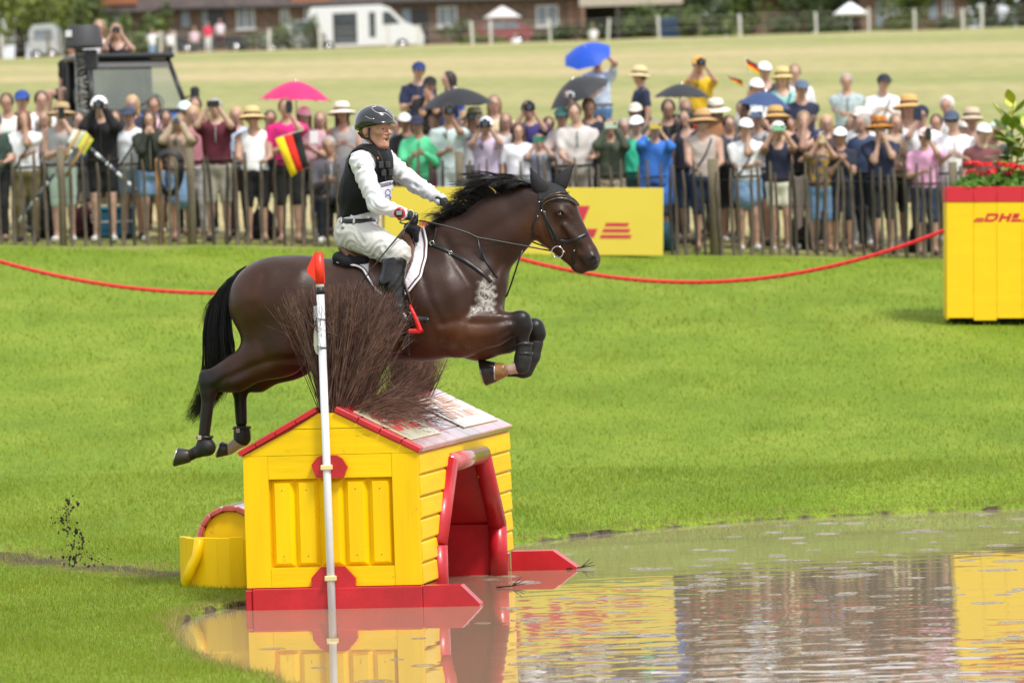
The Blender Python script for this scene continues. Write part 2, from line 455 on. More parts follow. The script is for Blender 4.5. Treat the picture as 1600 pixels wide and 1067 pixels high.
mudc = ramp(noise(14, 8).outputs['Fac'], [(.35, (.035, .026, .017)), (.62, (.10, .08, .05))])
mn = n.new('ShaderNodeMath'); mn.operation = 'MULTIPLY_ADD'; mn.inputs[1].default_value = 1.0
n2 = noise(9, 6); sb = n.new('ShaderNodeMath'); sb.operation = 'SUBTRACT'; sb.inputs[1].default_value = .5; l.new(n2.outputs['Fac'], sb.inputs[0])
sep = n.new('ShaderNodeSeparateColor'); l.new(at.outputs[0], sep.inputs[0])
l.new(sb.outputs[0], mn.inputs[0]); l.new(sep.outputs[0], mn.inputs[2])
mr2 = n.new('ShaderNodeMapRange'); mr2.inputs['From Min'].default_value = .35; mr2.inputs['From Max'].default_value = .65; l.new(mn.outputs[0], mr2.inputs['Value'])
cc = mixc(mr2.outputs[0], cc, mudc)
l.new(cc, b.inputs['Base Color'])
bp = n.new('ShaderNodeBump'); bp.inputs['Strength'].default_value = .7; bp.inputs['Distance'].default_value = .03
l.new(noise(30, 8).outputs['Fac'], bp.inputs['Height']); l.new(bp.outputs[0], b.inputs['Normal'])
ground = obj('ground', gv, gf, gm); tag(ground, kind='structure')
vcolor(ground.data, 'mud', np.repeat(mm.reshape(-1, 1), 3, 1))

# ------------------------------------------------------------------ grass blades on the near lawn (nobody could count them)
def blades():
    V = []; C = []
    for y0, y1, dens, hh, ww in ((24.8, 31, 4300, .034, .0042), (31, 37, 3000, .034, .0048), (37, 43, 1500, .040, .0065), (43, 52, 450, .042, .008), (52, 64, 150, .05, .013)):
        half = y1 * .104 + .2
        N = int((y1 - y0) * 2 * half * dens)
        x = RNG.uniform(-half, half, N); y = RNG.uniform(y0, y1, N)
        d = pond_d(x, y) + .03 * _wob(x, y)
        m = mud_mask(x, y)
        k = (d > .015) & (RNG.random(N) > np.clip(m * 1.05, 0, .80))
        # nothing grows through the jump
        x, y, d, m = x[k], y[k], d[k], m[k]
        hx = x - HOUSE_O[0]; hy_ = y - HOUSE_O[1]
        lx = hx * HOUSE_X[0] + hy_ * HOUSE_X[1]; ly = hx * HOUSE_Y[0] + hy_ * HOUSE_Y[1]
        k = ~((lx > -.02) & (lx < HW + .02) & (ly > -.03) & (ly < HL + .03))
        x, y, d, m = x[k], y[k], d[k], m[k]
        N = len(x)
        z = ground_z(x, y, True) - .004
        tall = 1 + 1.5 * np.clip(1 - d / .22, 0, 1) * RNG.random(N) + .9 * (m > .1) * RNG.random(N)
        clump = .75 + .5 * (.5 + .5 * np.sin(x * 3.3 + 2 * np.sin(y * 1.3))) * (.5 + .5 * np.sin(y * 2.1 + 1.3 * np.sin(x * 2.7)))
        h = hh * RNG.uniform(.55, 1.35, N) * tall * clump
        a = RNG.uniform(0, 2*math.pi, N); wd = ww * RNG.uniform(.6, 1.3, N)
        le = RNG.uniform(.1, .9, N) * h; la = RNG.uniform(0, 2*math.pi, N)
        ca, sa = np.cos(a) * wd / 2, np.sin(a) * wd / 2
        p0 = np.stack([x - ca, y - sa, z], 1); p1 = np.stack([x + ca, y + sa, z], 1)
        p2 = np.stack([x + np.cos(la) * le, y + np.sin(la) * le, z + h], 1)
        V.append(np.stack([p0, p1, p2], 1).reshape(-1, 3))
        r = RNG.random(N); patch = .5 + .5 * np.sin(x * .9 + 1.9 * np.sin(y * .43 + 1)) * np.sin(y * .7 + x * .3)
        base = np.stack([.15 + .12 * r + .05 * patch, .24 + .10 * r + .03 * patch, .011 + .032 * r], 1)
        dry = (RNG.random(N) < .04 + .5 * (m > .08) + .35 * np.clip(1 - d / .3, 0, 1))[:, None]
        base = np.where(dry, np.stack([.34 + .1*r, .28 + .06*r, .10 + .04*r], 1), base)
        C.append(np.repeat(base, 3, 0))
    V = np.concatenate(V); C = np.concatenate(C)
    f = np.arange(len(V)).reshape(-1, 3)
    gmat = mat('grass_blade', (1, 1, 1), rough=.55, var=.0, spec=.25, attr='tint')
    nn, ll = gmat.node_tree.nodes, gmat.node_tree.links
    tr = nn.new('ShaderNodeBsdfTranslucent'); ms = nn.new('ShaderNodeMixShader'); ms.inputs[0].default_value = .35
    src = nn['Principled BSDF'].inputs['Base Color'].links[0].from_socket
    ll.new(src, tr.inputs[0]); ll.new(nn['Principled BSDF'].outputs[0], ms.inputs[1]); ll.new(tr.outputs[0], ms.inputs[2])
    ll.new(ms.outputs[0], nn['Material Output'].inputs[0])
    o = obj('grass', V, f, gmat, smooth=False); vcolor(o.data, 'tint', C)
    tag(o, 'short bright green lawn grass around the water', 'grass', kind='stuff')

# ================================================================== water
wm = bpy.data.materials.new('muddy_water'); wm.use_nodes = True
n, l = wm.node_tree.nodes, wm.node_tree.links
b = n['Principled BSDF']; b.inputs['Base Color'].default_value = (.30, .235, .16, 1); b.inputs['Roughness'].default_value = .015
b.inputs['IOR'].default_value = 1.333; b.inputs['Specular IOR Level'].default_value = .5
ge = n.new('ShaderNodeNewGeometry')
def mth(op, a, bb=None, c=None):
    m = n.new('ShaderNodeMath'); m.operation = op
    for i, q in enumerate((a, bb, c)):
        if q is None: continue
        if isinstance(q, (int, float)): m.inputs[i].default_value = q
        else: l.new(q, m.inputs[i])
    return m.outputs[0]
def vmap(scale, loc=(0, 0, 0)):
    mp = n.new('ShaderNodeMapping'); mp.inputs['Scale'].default_value = scale; mp.inputs['Location'].default_value = loc
    l.new(ge.outputs['Position'], mp.inputs[0]); return mp.outputs[0]
nz1 = n.new('ShaderNodeTexNoise'); nz1.inputs['Scale'].default_value = 3.2; nz1.inputs['Detail'].default_value = 1.5; l.new(vmap((.8, 1, 1)), nz1.inputs['Vector'])
# ripples are livelier out on the open water than in the lee of the jump
sxw = n.new('ShaderNodeSeparateXYZ'); l.new(ge.outputs['Position'], sxw.inputs[0])
open_ = n.new('ShaderNodeMapRange'); open_.inputs['From Min'].default_value = -.4; open_.inputs['From Max'].default_value = .9; l.new(sxw.outputs['X'], open_.inputs['Value'])
open2 = mth('MULTIPLY_ADD', open_.outputs[0], .85, .15)
near_ = n.new('ShaderNodeMapRange'); near_.inputs['From Min'].default_value = 34; near_.inputs['From Max'].default_value = 27; near_.inputs['To Min'].default_value = .16; near_.inputs['To Max'].default_value = 1.0; l.new(sxw.outputs['Y'], near_.inputs['Value'])
b2 = n.new('ShaderNodeBump'); b2.inputs['Strength'].default_value = 1.0; b2.inputs['Distance'].default_value = .0048
l.new(mth('MULTIPLY', mth('MULTIPLY', nz1.outputs['Fac'], open2), near_.outputs[0]), b2.inputs['Height']); l.new(b2.outputs[0], b.inputs['Normal'])
wx = np.linspace(-3.2, 17, 41); wy = np.linspace(17, 44, 55)
WX, WY = np.meshgrid(wx, wy, indexing='ij'); ii = np.arange(WX.size).reshape(WX.shape)
wv = np.stack([WX, WY, WX * 0], -1).reshape(-1, 3); wf = np.stack([ii[:-1,:-1], ii[1:,:-1], ii[1:,1:], ii[:-1,1:]], -1).reshape(-1, 4)
water = obj('water', wv, wf, wm); tag(water, kind='structure')

# rings where raindrops have just struck: raised rims on the surface
def rain_rings():
    V = []; F = []; rg = np.random.default_rng(21); n_ = 18
    def ring(c, r, wd, ht):
        o = len(V)
        for k, (dr, dz) in enumerate(((-1, -.001), (-.4, .85), (.4, .85), (1, -.001))):
            for j in range(n_):
                a = 2 * math.pi * j / n_; V.append((c[0] + (r + dr * wd) * math.cos(a), c[1] + (r + dr * wd) * math.sin(a), .0012 + dz * ht))
        F.extend((o + k*n_ + j, o + k*n_ + (j+1) % n_, o + (k+1)*n_ + (j+1) % n_, o + (k+1)*n_ + j) for k in range(3) for j in range(n_))
    cnt = 0
    while cnt < 210:
        px_, py_ = rg.uniform(300, 1640), rg.uniform(800, 1085); c = atZ(px_, py_, 0)
        if pond_d(np.array([c[0]]), np.array([c[1]]))[0] > -.12: continue
        if px_ < 815 and rg.random() < .8: continue
        cnt += 1; r = rg.uniform(.02, .075); h = rg.uniform(.0012, .0026)
        ring(c, r, .008, h)
        if rg.random() < .4: ring(c, r + rg.uniform(.03, .06), .010, h * .6)
        if rg.random() < .25: ring(c, .012, .009, h)
    o = obj('rain_rings', np.array(V), np.array(F), wm); tag(o, 'rings of raindrops on the muddy water', 'ripples', kind='stuff')
rain_rings()
# ================================================================== the yellow jump shaped like a little house
HW, HL = 1.09, 3.4
HYAW = R(9.5)
_c0 = atZ(387, 953, 0)
HOUSE_O = np.array((_c0[0], _c0[1], 0.))
HOUSE_X = np.array((math.cos(HYAW), -math.sin(HYAW), 0)); HOUSE_Y = np.array((math.sin(HYAW), math.cos(HYAW), 0))
YEL = mat('yellow_paint', (.89, .57, .0), rough=.42, var=.09, vs=7, bump=.3, bs=26, stretch=(1, 1, .12), spec=.3)
YELH = mat('yellow_paint_boards', (.89, .58, .0), rough=.42, var=.09, vs=7, bump=.3, bs=26, stretch=(.15, .12, 1), spec=.3)
def scuff(m, c, lo, hi, sc, amt):
    n_, l_ = m.node_tree.nodes, m.node_tree.links; b_ = n_['Principled BSDF']; src = b_.inputs['Base Color'].links[0].from_socket
    tc = n_.new('ShaderNodeTexCoord'); nz = n_.new('ShaderNodeTexNoise'); nz.inputs['Scale'].default_value = sc; nz.inputs['Detail'].default_value = 11; nz.inputs['Roughness'].default_value = .7; l_.new(tc.outputs['Object'], nz.inputs['Vector'])
    mr = n_.new('ShaderNodeMapRange'); mr.inputs['From Min'].default_value = lo; mr.inputs['From Max'].default_value = hi; mr.inputs['To Max'].default_value = amt; l_.new(nz.outputs['Fac'], mr.inputs['Value'])
    mx = n_.new('ShaderNodeMix'); mx.data_type = 'RGBA'; mx.inputs[7].default_value = (*c, 1); l_.new(mr.outputs[0], mx.inputs[0]); l_.new(src, mx.inputs[6]); l_.new(mx.outputs[2], b_.inputs['Base Color'])
scuff(YEL, (.30, .17, .03), .62, .74, 9, .75); scuff(YELH, (.30, .17, .03), .62, .74, 9, .75)
RED = mat('red_paint', (.50, .012, .02), rough=.36, var=.16, vs=5, bump=.18, bs=30, coat=.2)
REDW = mat('wet_red_paint', (.55, .05, .055), rough=.14, var=.25, vs=4, bump=.04, bs=40, coat=1., c2=(.68, .22, .20))
DARK = mat('dark_gap', (.02, .018, .015), rough=.9)
house = empty('jump_house', HOUSE_O, -HYAW)
tag(house, 'yellow and red wooden jump shaped like a little house at the water edge', 'jump')
Z0, ZE, ZA = .135, .945, 1.195          # top of the base, eaves, gable point
XM = HW * .488
def hpart(name, m, fn, parent=house, smooth=False, label=None):
    mb = MB(); fn(mb); o = mb.build(name, m, parent, smooth)
    if label: o['label'] = label
    return o
# gable: stiles, rails, the pointed board and five bevelled panels set back between them
px0, px1, pz0, pz1 = .155, .93, .255, .80
hpart('gable_board', YEL, lambda q: q.cbox((0, 0, Z0), (px0, .05, ZE - .002), .0012))
hpart('gable_board', YEL, lambda q: q.cbox((px1, 0, Z0), (HW, .05, ZE - .002), .0012))
hpart('gable_board', YELH, lambda q: q.cbox((px0 + .001, .003, Z0), (px1 - .001, .05, pz0), .001))
hpart('gable_board', YELH, lambda q: q.cbox((px0 + .001, .003, pz1), (px1 - .001, .05, ZE - .002), .001))
hpart('gable_board', YELH, lambda q: q.prism([(.0, ZE), (HW, ZE), (XM + .235, ZA - .092), (XM - .215, ZA - .092)], .002, .05))
hpart('gable_board', YELH, lambda q: q.prism([(XM - .213, ZA - .089), (XM + .233, ZA - .089), (XM + .05, ZA + .003), (XM - .05, ZA + .003)], 0, .05))
hpart('panel_back', YEL, lambda q: q.box((px0 - .02, .045, pz0 - .02), (px1 + .02, .06, pz1 + .02)))
nb = 5; pw = (px1 - px0 - .01) / nb
def bevel_panel(q, x0, x1):
    y0, y1, b1, b2 = .044, .012, .028, .022
    a = [(x0, pz0 + .006), (x1, pz0 + .006), (x1, pz1 - .006), (x0, pz1 - .006)]
    c = [(x0 + b1, pz0 + .006 + b2), (x1 - b1, pz0 + .006 + b2), (x1 - b1, pz1 - .006 - b2), (x0 + b1, pz1 - .006 - b2)]
    v = [(x, y0, z) for x, z in a] + [(x, y1, z) for x, z in c]
    q.add(v, [(4, 5, 6, 7)] + [(i, (i+1) % 4, 4 + (i+1) % 4, 4 + i) for i in range(4)])
for i in range(nb):
    x0 = px0 + .005 + i * pw
    hpart('panel', YEL, lambda q: bevel_panel(q, x0 + .003, x0 + pw - .003))
    for zz in (pz1 - .07, pz0 + .07): hpart('nail', DARK, lambda q: q.ball((x0 + pw/2, .0115, zz), (.0035, .002, .0035), 6, 4))
# red plaques the flag pole is clipped to
def frac(px, py):           # pixel of the photo -> gable coordinates
    d = ray(px, py); nrm = HOUSE_Y; t = ((HOUSE_O - CAM) @ nrm) / (d @ nrm); p = CAM + d * t - HOUSE_O
    return (p @ HOUSE_X, p[2])
hpart('plaque', RED, lambda q: q.prism([frac(*p) for p in [(488, 726), (497, 714), (505, 711), (527, 711), (536, 716), (544, 729), (538, 746), (495, 746)]], -.032, -.001), label='red shield shaped plaque high on the gable')
hpart('plaque', RED, lambda q: q.prism([frac(*p) for p in [(488, 919), (488, 902), (503, 885), (540, 884), (557, 902), (557, 918)]], -.032, -.001), label='red plaque low on the gable')
# base beams
hpart('base_beam', RED, lambda q: q.cbox((.04, -.035, -.12), (HW + .012, .07, Z0 - .004), .006))
hpart('base_beam', RED, lambda q: q.cbox((-.005, -.025, -.12), (.037, .08, Z0 - .012), .006))
hpart('base_beam', RED, lambda q: q.prism([(HW + .016, -.12), (HW + .016, Z0 - .004), (HW + .25, Z0 - .004), (HW + .365, .015), (HW + .365, -.12)], -.03, .09))
hpart('base_beam', RED, lambda q: q.prism([(HW + .016, -.12), (HW + .016, Z0 - .004), (HW + .30, Z0 - .004), (HW + .46, .015), (HW + .46, -.12)], HL - .16, HL - .02))
hpart('base_beam', REDW, lambda q: q.cbox((HW - .07, .10, -.12), (HW - .001, .58, Z0 - .012), .006))
hpart('base_beam', REDW, lambda q: q.cbox((HW - .10, 2.86, -.12), (HW + .012, HL - .165, Z0 - .006), .006))
hpart('base_beam', RED, lambda q: q.cbox((-.02, .085, -.12), (.03, HL, Z0 - .01), .006))
# right wall of six lapped boards, cut by the opening
AY = lambda z, s: (np.interp(z, [0, .38, .86], [.60, .60, 1.12]) if s == 0 else np.interp(z, [0, .38, .86], [2.83, 2.83, 2.28]))
nbd = 6; bh_ = (ZE - Z0) / nbd
def lap(q, y0, y1, z0, z1):
    q.prism([(HW - .045, z0), (HW + .006, z0), (HW + .010, z0 + .008), (HW + .004, z1 - .022), (HW - .012, z1 - .004), (HW - .045, z1 - .004)], y0, y1)
for i in range(nbd):
    z0 = Z0 + i * bh_; z1 = z0 + bh_
    if i == nbd - 1:
        hpart('wall_board', YELH, lambda q: lap(q, .052, HL, z0, z1))
    else:
        zm = (z0 + z1) / 2
        hpart('wall_board', YELH, lambda q: lap(q, .052, float(AY(zm, 0)) + .02, z0, z1))
        hpart('wall_board', YELH, lambda q: lap(q, float(AY(zm, 1)) - .02, HL, z0, z1))
    hpart('wall_board', YELH, lambda q: q.cbox((0, .052, z0), (.045, HL, z1 - .004), .004))
hpart('wall_board', YELH, lambda q: q.prism([(0, Z0), (HW - .05, Z0), (HW - .05, ZE), (XM, ZA - .02), (0, ZE)], HL - .05, HL - .004))
# the red moulding round the opening
def mould(q, a, b_, r=.062):
    q.tube([np.array(a), np.array(b_)], r, 14, flat=1.0)
zt, zk = .83, .34
M = [((HW, .60, -.02), (HW, .60, zk)), ((HW, .60, zk), (HW, 1.08, zt)), ((HW, 1.08, zt), (HW, 2.30, zt)), ((HW, 2.30, zt), (HW, 2.83, zk)), ((HW, 2.83, zk), (HW, 2.83, .0))]
for i, (a, b_) in enumerate(M):
    hpart('moulding', REDW if i == 2 else RED, lambda q: mould(q, a, b_), smooth=True)
# the hollow behind it
hpart('hollow_panel', RED, lambda q: q.box((HW - .50, .56, zk + .02), (HW - .46, 2.87, zt + .03)))
hpart('hollow_panel', RED, lambda q: q.cbox((HW - .50, .56, .17), (HW - .44, 2.87, zk + .016), .004))
hpart('hollow_panel', RED, lambda q: q.cbox((HW - .50, .56, -.12), (HW - .42, 2.87, .16), .004))
hpart('hollow_panel', RED, lambda q: q.prism([(HW - .46, -.1), (HW - .02, -.1), (HW - .02, zk), (HW - .46, zk)], 2.84, 2.88))
hpart('hollow_panel', RED, lambda q: q.add([(HW - .46, 2.86, zk), (HW - .02, 2.86, zk), (HW - .02, 2.33, zt), (HW - .46, 2.33, zt)], [(0, 1, 2, 3)]))
hpart('hollow_panel', RED, lambda q: q.add([(HW - .46, .58, zk), (HW - .02, .58, zk), (HW - .02, 1.06, zt), (HW - .46, 1.06, zt)], [(0, 1, 2, 3)]))
hpart('hollow_panel', RED, lambda q: q.box((HW - .46, 1.0, zt + .005), (HW - .02, 2.4, zt + .02)))
hpart('hollow_panel', RED, lambda q: q.box((HW - .46, .54, -.1), (HW - .02, .565, zk)))
# roof: red boards laid across the slope, the slot for the brush along the ridge
def slope_pt(side, t, y, up):
    if side > 0: a = np.array((XM + .045, ZA + .005)); e = np.array((HW + .012, ZE - .012))
    else: a = np.array((XM - .045, ZA + .005)); e = np.array((-.012, ZE - .012))
    d = (e - a); nrm = np.array((-d[1], d[0])) * (1 if side > 0 else -1); nrm /= np.linalg.norm(nrm)
    p = a + d * t + nrm * up
    return (p[0], y, p[1])
def slab(q, side, t0, t1, y0, y1, u0, u1, b=.006):
    c = [slope_pt(side, t, y, u) for u in (u0, u1 - b) for t, y in ((t0, y0), (t1, y0), (t1, y1), (t0, y1))]
    tb = b / .57
    c += [slope_pt(side, t, y, u1) for t, y in ((t0 + tb, y0 + b), (t1 - tb, y0 + b), (t1 - tb, y1 - b), (t0 + tb, y1 - b))]
    q.add(c, [(3, 2, 1, 0)] + [(i + 4*k, (i+1) % 4 + 4*k, (i+1) % 4 + 4*(k+1), i + 4*(k+1)) for k in (0, 1) for i in range(4)] + [(8, 9, 10, 11)])
rows = [0, .27, .53, .78, 1.0]
roofy = np.concatenate([[-.02, .075], np.linspace(.075, HL + .01, 9)[1:]])
for side, nm in ((1, 'roof_right'), (-1, 'roof_left')):
    rf = hpart('roof', RED, lambda q: slab(q, side, .01, .98, .01, HL - .01, .0, .012, .002))
    for i in range(4):
        for j in range(9 if side > 0 else 2):
            y0, y1 = (roofy[j], roofy[j+1]) if side > 0 else ((-.02, 1.7), (1.7, HL + .01))[j]
            hpart('roof_board', REDW if side > 0 and j and (i or j > 4) else RED, lambda q: slab(q, side, rows[i] + .004, rows[i+1] - .006, y0 + .001, y1 - .001, .013, .045), parent=rf)
    if side > 0: roof_r = rf
# two printed sheets on the wet right slope
SHEET = mat('printed_sheet', (.88, .78, .40), rough=.2, var=.06, vs=2, coat=.9, c2=(.9, .86, .66))
PRINT = mat('faded_red_print', (.50, .02, .03), rough=.45, var=.1, vs=9, spec=.2, c2=(.60, .12, .10))
PRINT2 = mat('washed_red_print', (.66, .28, .22), rough=.45, var=.15, vs=9, spec=.25, c2=(.78, .58, .46))
LOGO = [[(0,0),(.32,0),(.32,1),(0,1)], [(.32,.72),(1.15,.72),(1.45,.86),(1.3,1),(.32,1)], [(.32,0),(1.05,0),(1.5,.3),(1.55,.62),(1.45,.86),(1.15,.72),(1.18,.5),(1.0,.27),(.32,.27)],
        [(1.75,0),(2.12,0),(2.12,1),(1.75,1)], [(2.12,.38),(2.72,.38),(2.72,.66),(2.12,.66)], [(2.72,0),(3.09,0),(3.09,1),(2.72,1)],
        [(3.28,.40),(4.05,.40),(4.05,1),(3.28,1)], [(3.28,0),(4.6,0),(4.6,.28),(3.28,.28)]]
STRIPES = [(-1.35, 0), (-1.25, .19), (-1.15, .38)], [(4.78, 0), (4.78, .19), (4.78, .38)]
def logo_polys(stripes=True, shear=.42):
    P = [[(x + shear * y, y) for x, y in p] for p in LOGO]
    if stripes:
        for x, y in STRIPES[0]: P.append([(x + shear*y, y - .02), (-.12 + shear*y, y - .02), (-.12 + shear*(y+.1), y + .09), (x + shear*(y+.1), y + .09)])
        for x, y in STRIPES[1]: P.append([(x + shear*y, y - .02), (x + .98 - .12 * y / .19 + shear*y, y - .02), (x + .98 - .12 * y / .19 + shear*(y+.1), y + .09), (x + shear*(y+.1), y + .09)])
    return P
def lettering(name, m, place, parent, stripes=True, thick=.003):
    mb = MB()
    for p in logo_polys(stripes):
        n_ = len(p); lo = [place(u, v, 0) for u, v in p]; hi = [place(u, v, thick) for u, v in p]
        mb.add(lo + hi, [tuple(range(n_)), tuple(range(n_, 2*n_))] + [(i, (i+1) % n_, n_ + (i+1) % n_, n_ + i) for i in range(n_)])
    return mb.build(name, m, parent)
for k, (y0, y1, pm) in enumerate(((.10, 1.12, PRINT), (1.95, 3.28, PRINT2))):
    sh = hpart('printed_sheet', SHEET, lambda q: slab(q, 1, .16, .84, y0, y1, .047, .053, .001), parent=roof_r)
    wdt = (y1 - y0) * .155
    lettering('lettering', pm, lambda u, v, up: slope_pt(1, .66 - v * wdt / .57 * 1.35, y0 + .08 + u * wdt * 1.1, .0537 + up), house, False, .001)
# hedge of cut brushwood standing in the ridge slot
def brush(name, label, seeds, thick0):
    V = []; F = []; C = []
    def strand(p, d, L, r0, droop, wig, depth=0, tint=None):
        tint = tint or float(RNG.uniform(.45, 1.5)) * (1.5 if RNG.random() < .06 else 1)
        k = 4 if depth == 0 else 3
        pts = [p]; dirn = np.array(d, float)
        for i in range(k):
            dirn = dirn + np.array((RNG.normal(0, wig), RNG.normal(0, wig), RNG.normal(0, wig * .6) - droop)); dirn /= np.linalg.norm(dirn)
            pts.append(pts[-1] + dirn * L / k)
        base = len(V)
        for i, q in enumerate(pts):
            _, s, u = frame(pts[min(i+1, k)] - pts[max(i-1, 0)])
            r = r0 * (1 - .72 * i / k)
            for j in range(3):
                a = 2.094 * j; V.append(q + r * (math.cos(a) * s + math.sin(a) * u)); C.append((tint, tint * (.97 + .03 * (i > 2)), tint * (.94 + .06 * (i > 2))))
        for i in range(k):
            for j in range(3): F.append((base + i*3 + j, base + i*3 + (j+1) % 3, base + (i+1)*3 + (j+1) % 3, base + (i+1)*3 + j))
        if depth == 0:
            for _ in range(RNG.integers(1, 3)):
                i = RNG.integers(2, k + 1); q = pts[i] if i < k else pts[k-1]
                e = dirn + RNG.normal(0, .35, 3); e /= np.linalg.norm(e)
                strand(q, e, L * RNG.uniform(.15, .32), r0 * .5, droop, wig * 1.3, 1, tint * 1.1)
    for s in seeds(): strand(*s)
    m = mat('twig', (.098, .048, .036), rough=.8, var=.45, vs=22, c2=(.21, .118, .088), attr='tint')
    o = obj(name, np.array(V), np.array(F), m, brush_e, smooth=False); tag(o, kind='stuff'); vcolor(o.data, 'tint', np.array(C))
    return o
brush_e = empty('brush_hedge', HOUSE_O + HOUSE_X * XM + np.array((0, 0, ZA)), -HYAW)
tag(brush_e, 'bushy brown hedge of cut brushwood sticking up from the house ridge', 'brush')
def near_bundle():
    for _ in range(2700):
        y = RNG.uniform(.06, 1.0); a = RNG.normal(0, 1)
        lx = float(np.clip(RNG.normal(.06, .20), -.22, .50)); ly = RNG.normal(-.06, .10)
        L = RNG.uniform(.70, .80) * (1.0 if lx < .3 else 1.0) * (1 if lx < .2 else 1 - .55 * (lx - .2))
        yield np.array((RNG.uniform(-.035, .035), y, -.12)), np.array((lx, ly, 1.0)) / math.sqrt(1 + lx*lx + ly*ly), L + .12, RNG.uniform(.0026, .0052), .0, .055
def bent_bundle():
    for _ in range(520):
        y = RNG.uniform(.2, 1.7); t = RNG.random() ** 1.25
        up = .70 - 1.0 * t + RNG.normal(0, .10); ly = RNG.normal(-.22, .28)
        d = np.array((1.0, ly, up)); d /= np.linalg.norm(d)
        yield np.array((RNG.uniform(-.03, .03), y, -.06)), d, RNG.uniform(.28, .56), RNG.uniform(.0026, .005), .02 if t < .6 else -.005, .07
def far_bundle():
    for _ in range(900):
        y = RNG.uniform(2.2, 3.32); lx = RNG.normal(.12, .16); ly = RNG.normal(0, .10)
        yield np.array((RNG.uniform(-.035, .035), y, -.1)), np.array((lx, ly, 1.0)) / math.sqrt(1 + lx*lx + ly*ly), RNG.uniform(.34, .46), RNG.uniform(.0022, .004), .0, .05
brush('twigs', '', near_bundle, 0); brush('bent_twigs', '', bent_bundle, 0); brush('far_twigs', '', far_bundle, 0)

# ------------------------------------------------------------------ flag pole clipped to the gable
WHITE = mat('white_paint', (.72, .73, .75), rough=.35, var=.06, vs=6)
BLACKT = mat('black_tape', (.015, .015, .017), rough=.5)
PY = HOUSE_O[1] - .13
pb = atY(519, 958, PY); pt = atY(500.5, 458, PY)
pole = empty('flag_pole', (pb[0], pb[1], 0))
tag(pole, 'white marker pole with a red pennant in front of the yellow house', 'flag pole')
pdir = (pt - pb) / np.linalg.norm(pt - pb); rel = lambda p: np.asarray(p) - np.array((pb[0], pb[1], 0))
ptop = rel(pt); pbot = rel(pb) - pdir * .5
along = lambda py: rel(pb) + pdir * float(np.linalg.norm(atY(519 - (958 - py) * .037, py, PY) - pb))
def pp_(name, m, fn, smooth=False, par=pole):
    mb = MB(); fn(mb); return mb.build(name, m, par, smooth)
pp_('pole', WHITE, lambda q: q.tube([pbot, along(460)], .0245, 16), True)
pp_('tape', BLACKT, lambda q: q.tube([along(460), along(449)], .0248, 16), True)
pp_('pole_cap', WHITE, lambda q: q.tube([along(449), along(440)], .026, 16), True)
FLAGR = mat('red_flag_plastic', (.85, .035, .012), rough=.4, var=.05)
PSC = PY / FPX
def fl(px, py, dy=0.): p = rel(atY(px, py, PY)); return (p[0], p[1] + dy, p[2])
mb = MB(); outl = [(492, 394), (505.5, 395), (508, 443), (496, 442), (480, 426), (479.5, 420)]
n_ = len(outl); mb.add([fl(x, y, -.012) for x, y in outl] + [fl(x, y, .012) for x, y in outl], [tuple(range(n_)), tuple(range(n_, 2*n_))] + [(i, (i+1) % n_, n_ + (i+1) % n_, n_ + i) for i in range(n_)])
pn = mb.build('pennant', FLAGR, pole)
pp_('socket', FLAGR, lambda q: q.tube([along(444), along(396)], .0285, 12), True)
pp_('number_plate', mat('cream_plastic', (.72, .70, .60), rough=.4), lambda q: q.ball(rel(atY(496, 531, PY + .03)), (.026, .012, .092), 16, 10), True)
pp_('number_plate', WHITE, lambda q: q.cbox(V3(rel(atY(490.5, 509, PY + .02))), V3(rel(atY(501, 478, PY + .035))), .004), False)
for ya, yb in ((497, 502), (540, 548), (545, 541)):
    def wind(q):
        a0, a1 = along(ya), along(yb); pts = []
        for i in range(14):
            t = i / 13; c = a0 + (a1 - a0) * t; an = 2 * math.pi * 1.2 * t + 2.6
            pts.append(c + np.array((.0285 * math.cos(an), .0285 * math.sin(an), 0)))
        q.tube(pts, .0022, 5)
    pp_('wire_tie', BLACKT, wind, True)
CLIP = mat('cream_clip', (.75, .62, .30), rough=.45)
for yc in (730, 903): pp_('clip', CLIP, lambda q: q.cbox(V3(along(yc) - np.array((.038, .034, .016))), V3(along(yc) + np.array((.036, .10, .016))), .005))

# ------------------------------------------------------------------ the small tub with a barrel roof beside the house
TY = 33.0
tb = atZ(338, 922, .03); TY = tb[1]
tub = empty('tub_jump', (tb[0], tb[1], gz(tb[0], tb[1]) - .02), R(-9))
tag(tub, 'small yellow tub with a red barrel roof left of the jump house', 'jump')
s_ = FPX / TY
TW, TH = 98 / s_ * 1.0, 82 / s_
cx = .06
r1 = .26
# staves of the tub stand on a curve
SH = .34
for i in range(13):
    a = R(200 + i * 14.2); wst = .092
    x, y = cx + .33 * math.cos(a), .30 + .33 * math.sin(a)
    mb = MB(); hh = SH + .003 * math.sin(i * 2.3) - (.010 * max(0, i - 6)); mb.cbox((-wst/2, -.02, -.04), (wst/2, .02, hh), .005)
    o = mb.build('stave', YEL, tub); o.location = (x, y, 0); o.rotation_euler = (0, 0, a + R(90))
mb = MB(); mb.tube([(cx - .26, .0, 0), (cx - .235, -.03, .10), (cx - .20, -.035, .17), (cx - .175, -.03, .22), (cx - .155, -.02, .34)], [.03, .034, .036, .034, .032], 8, up=(0, 1, 0))
mb.build('handle_stave', YEL, tub, True)
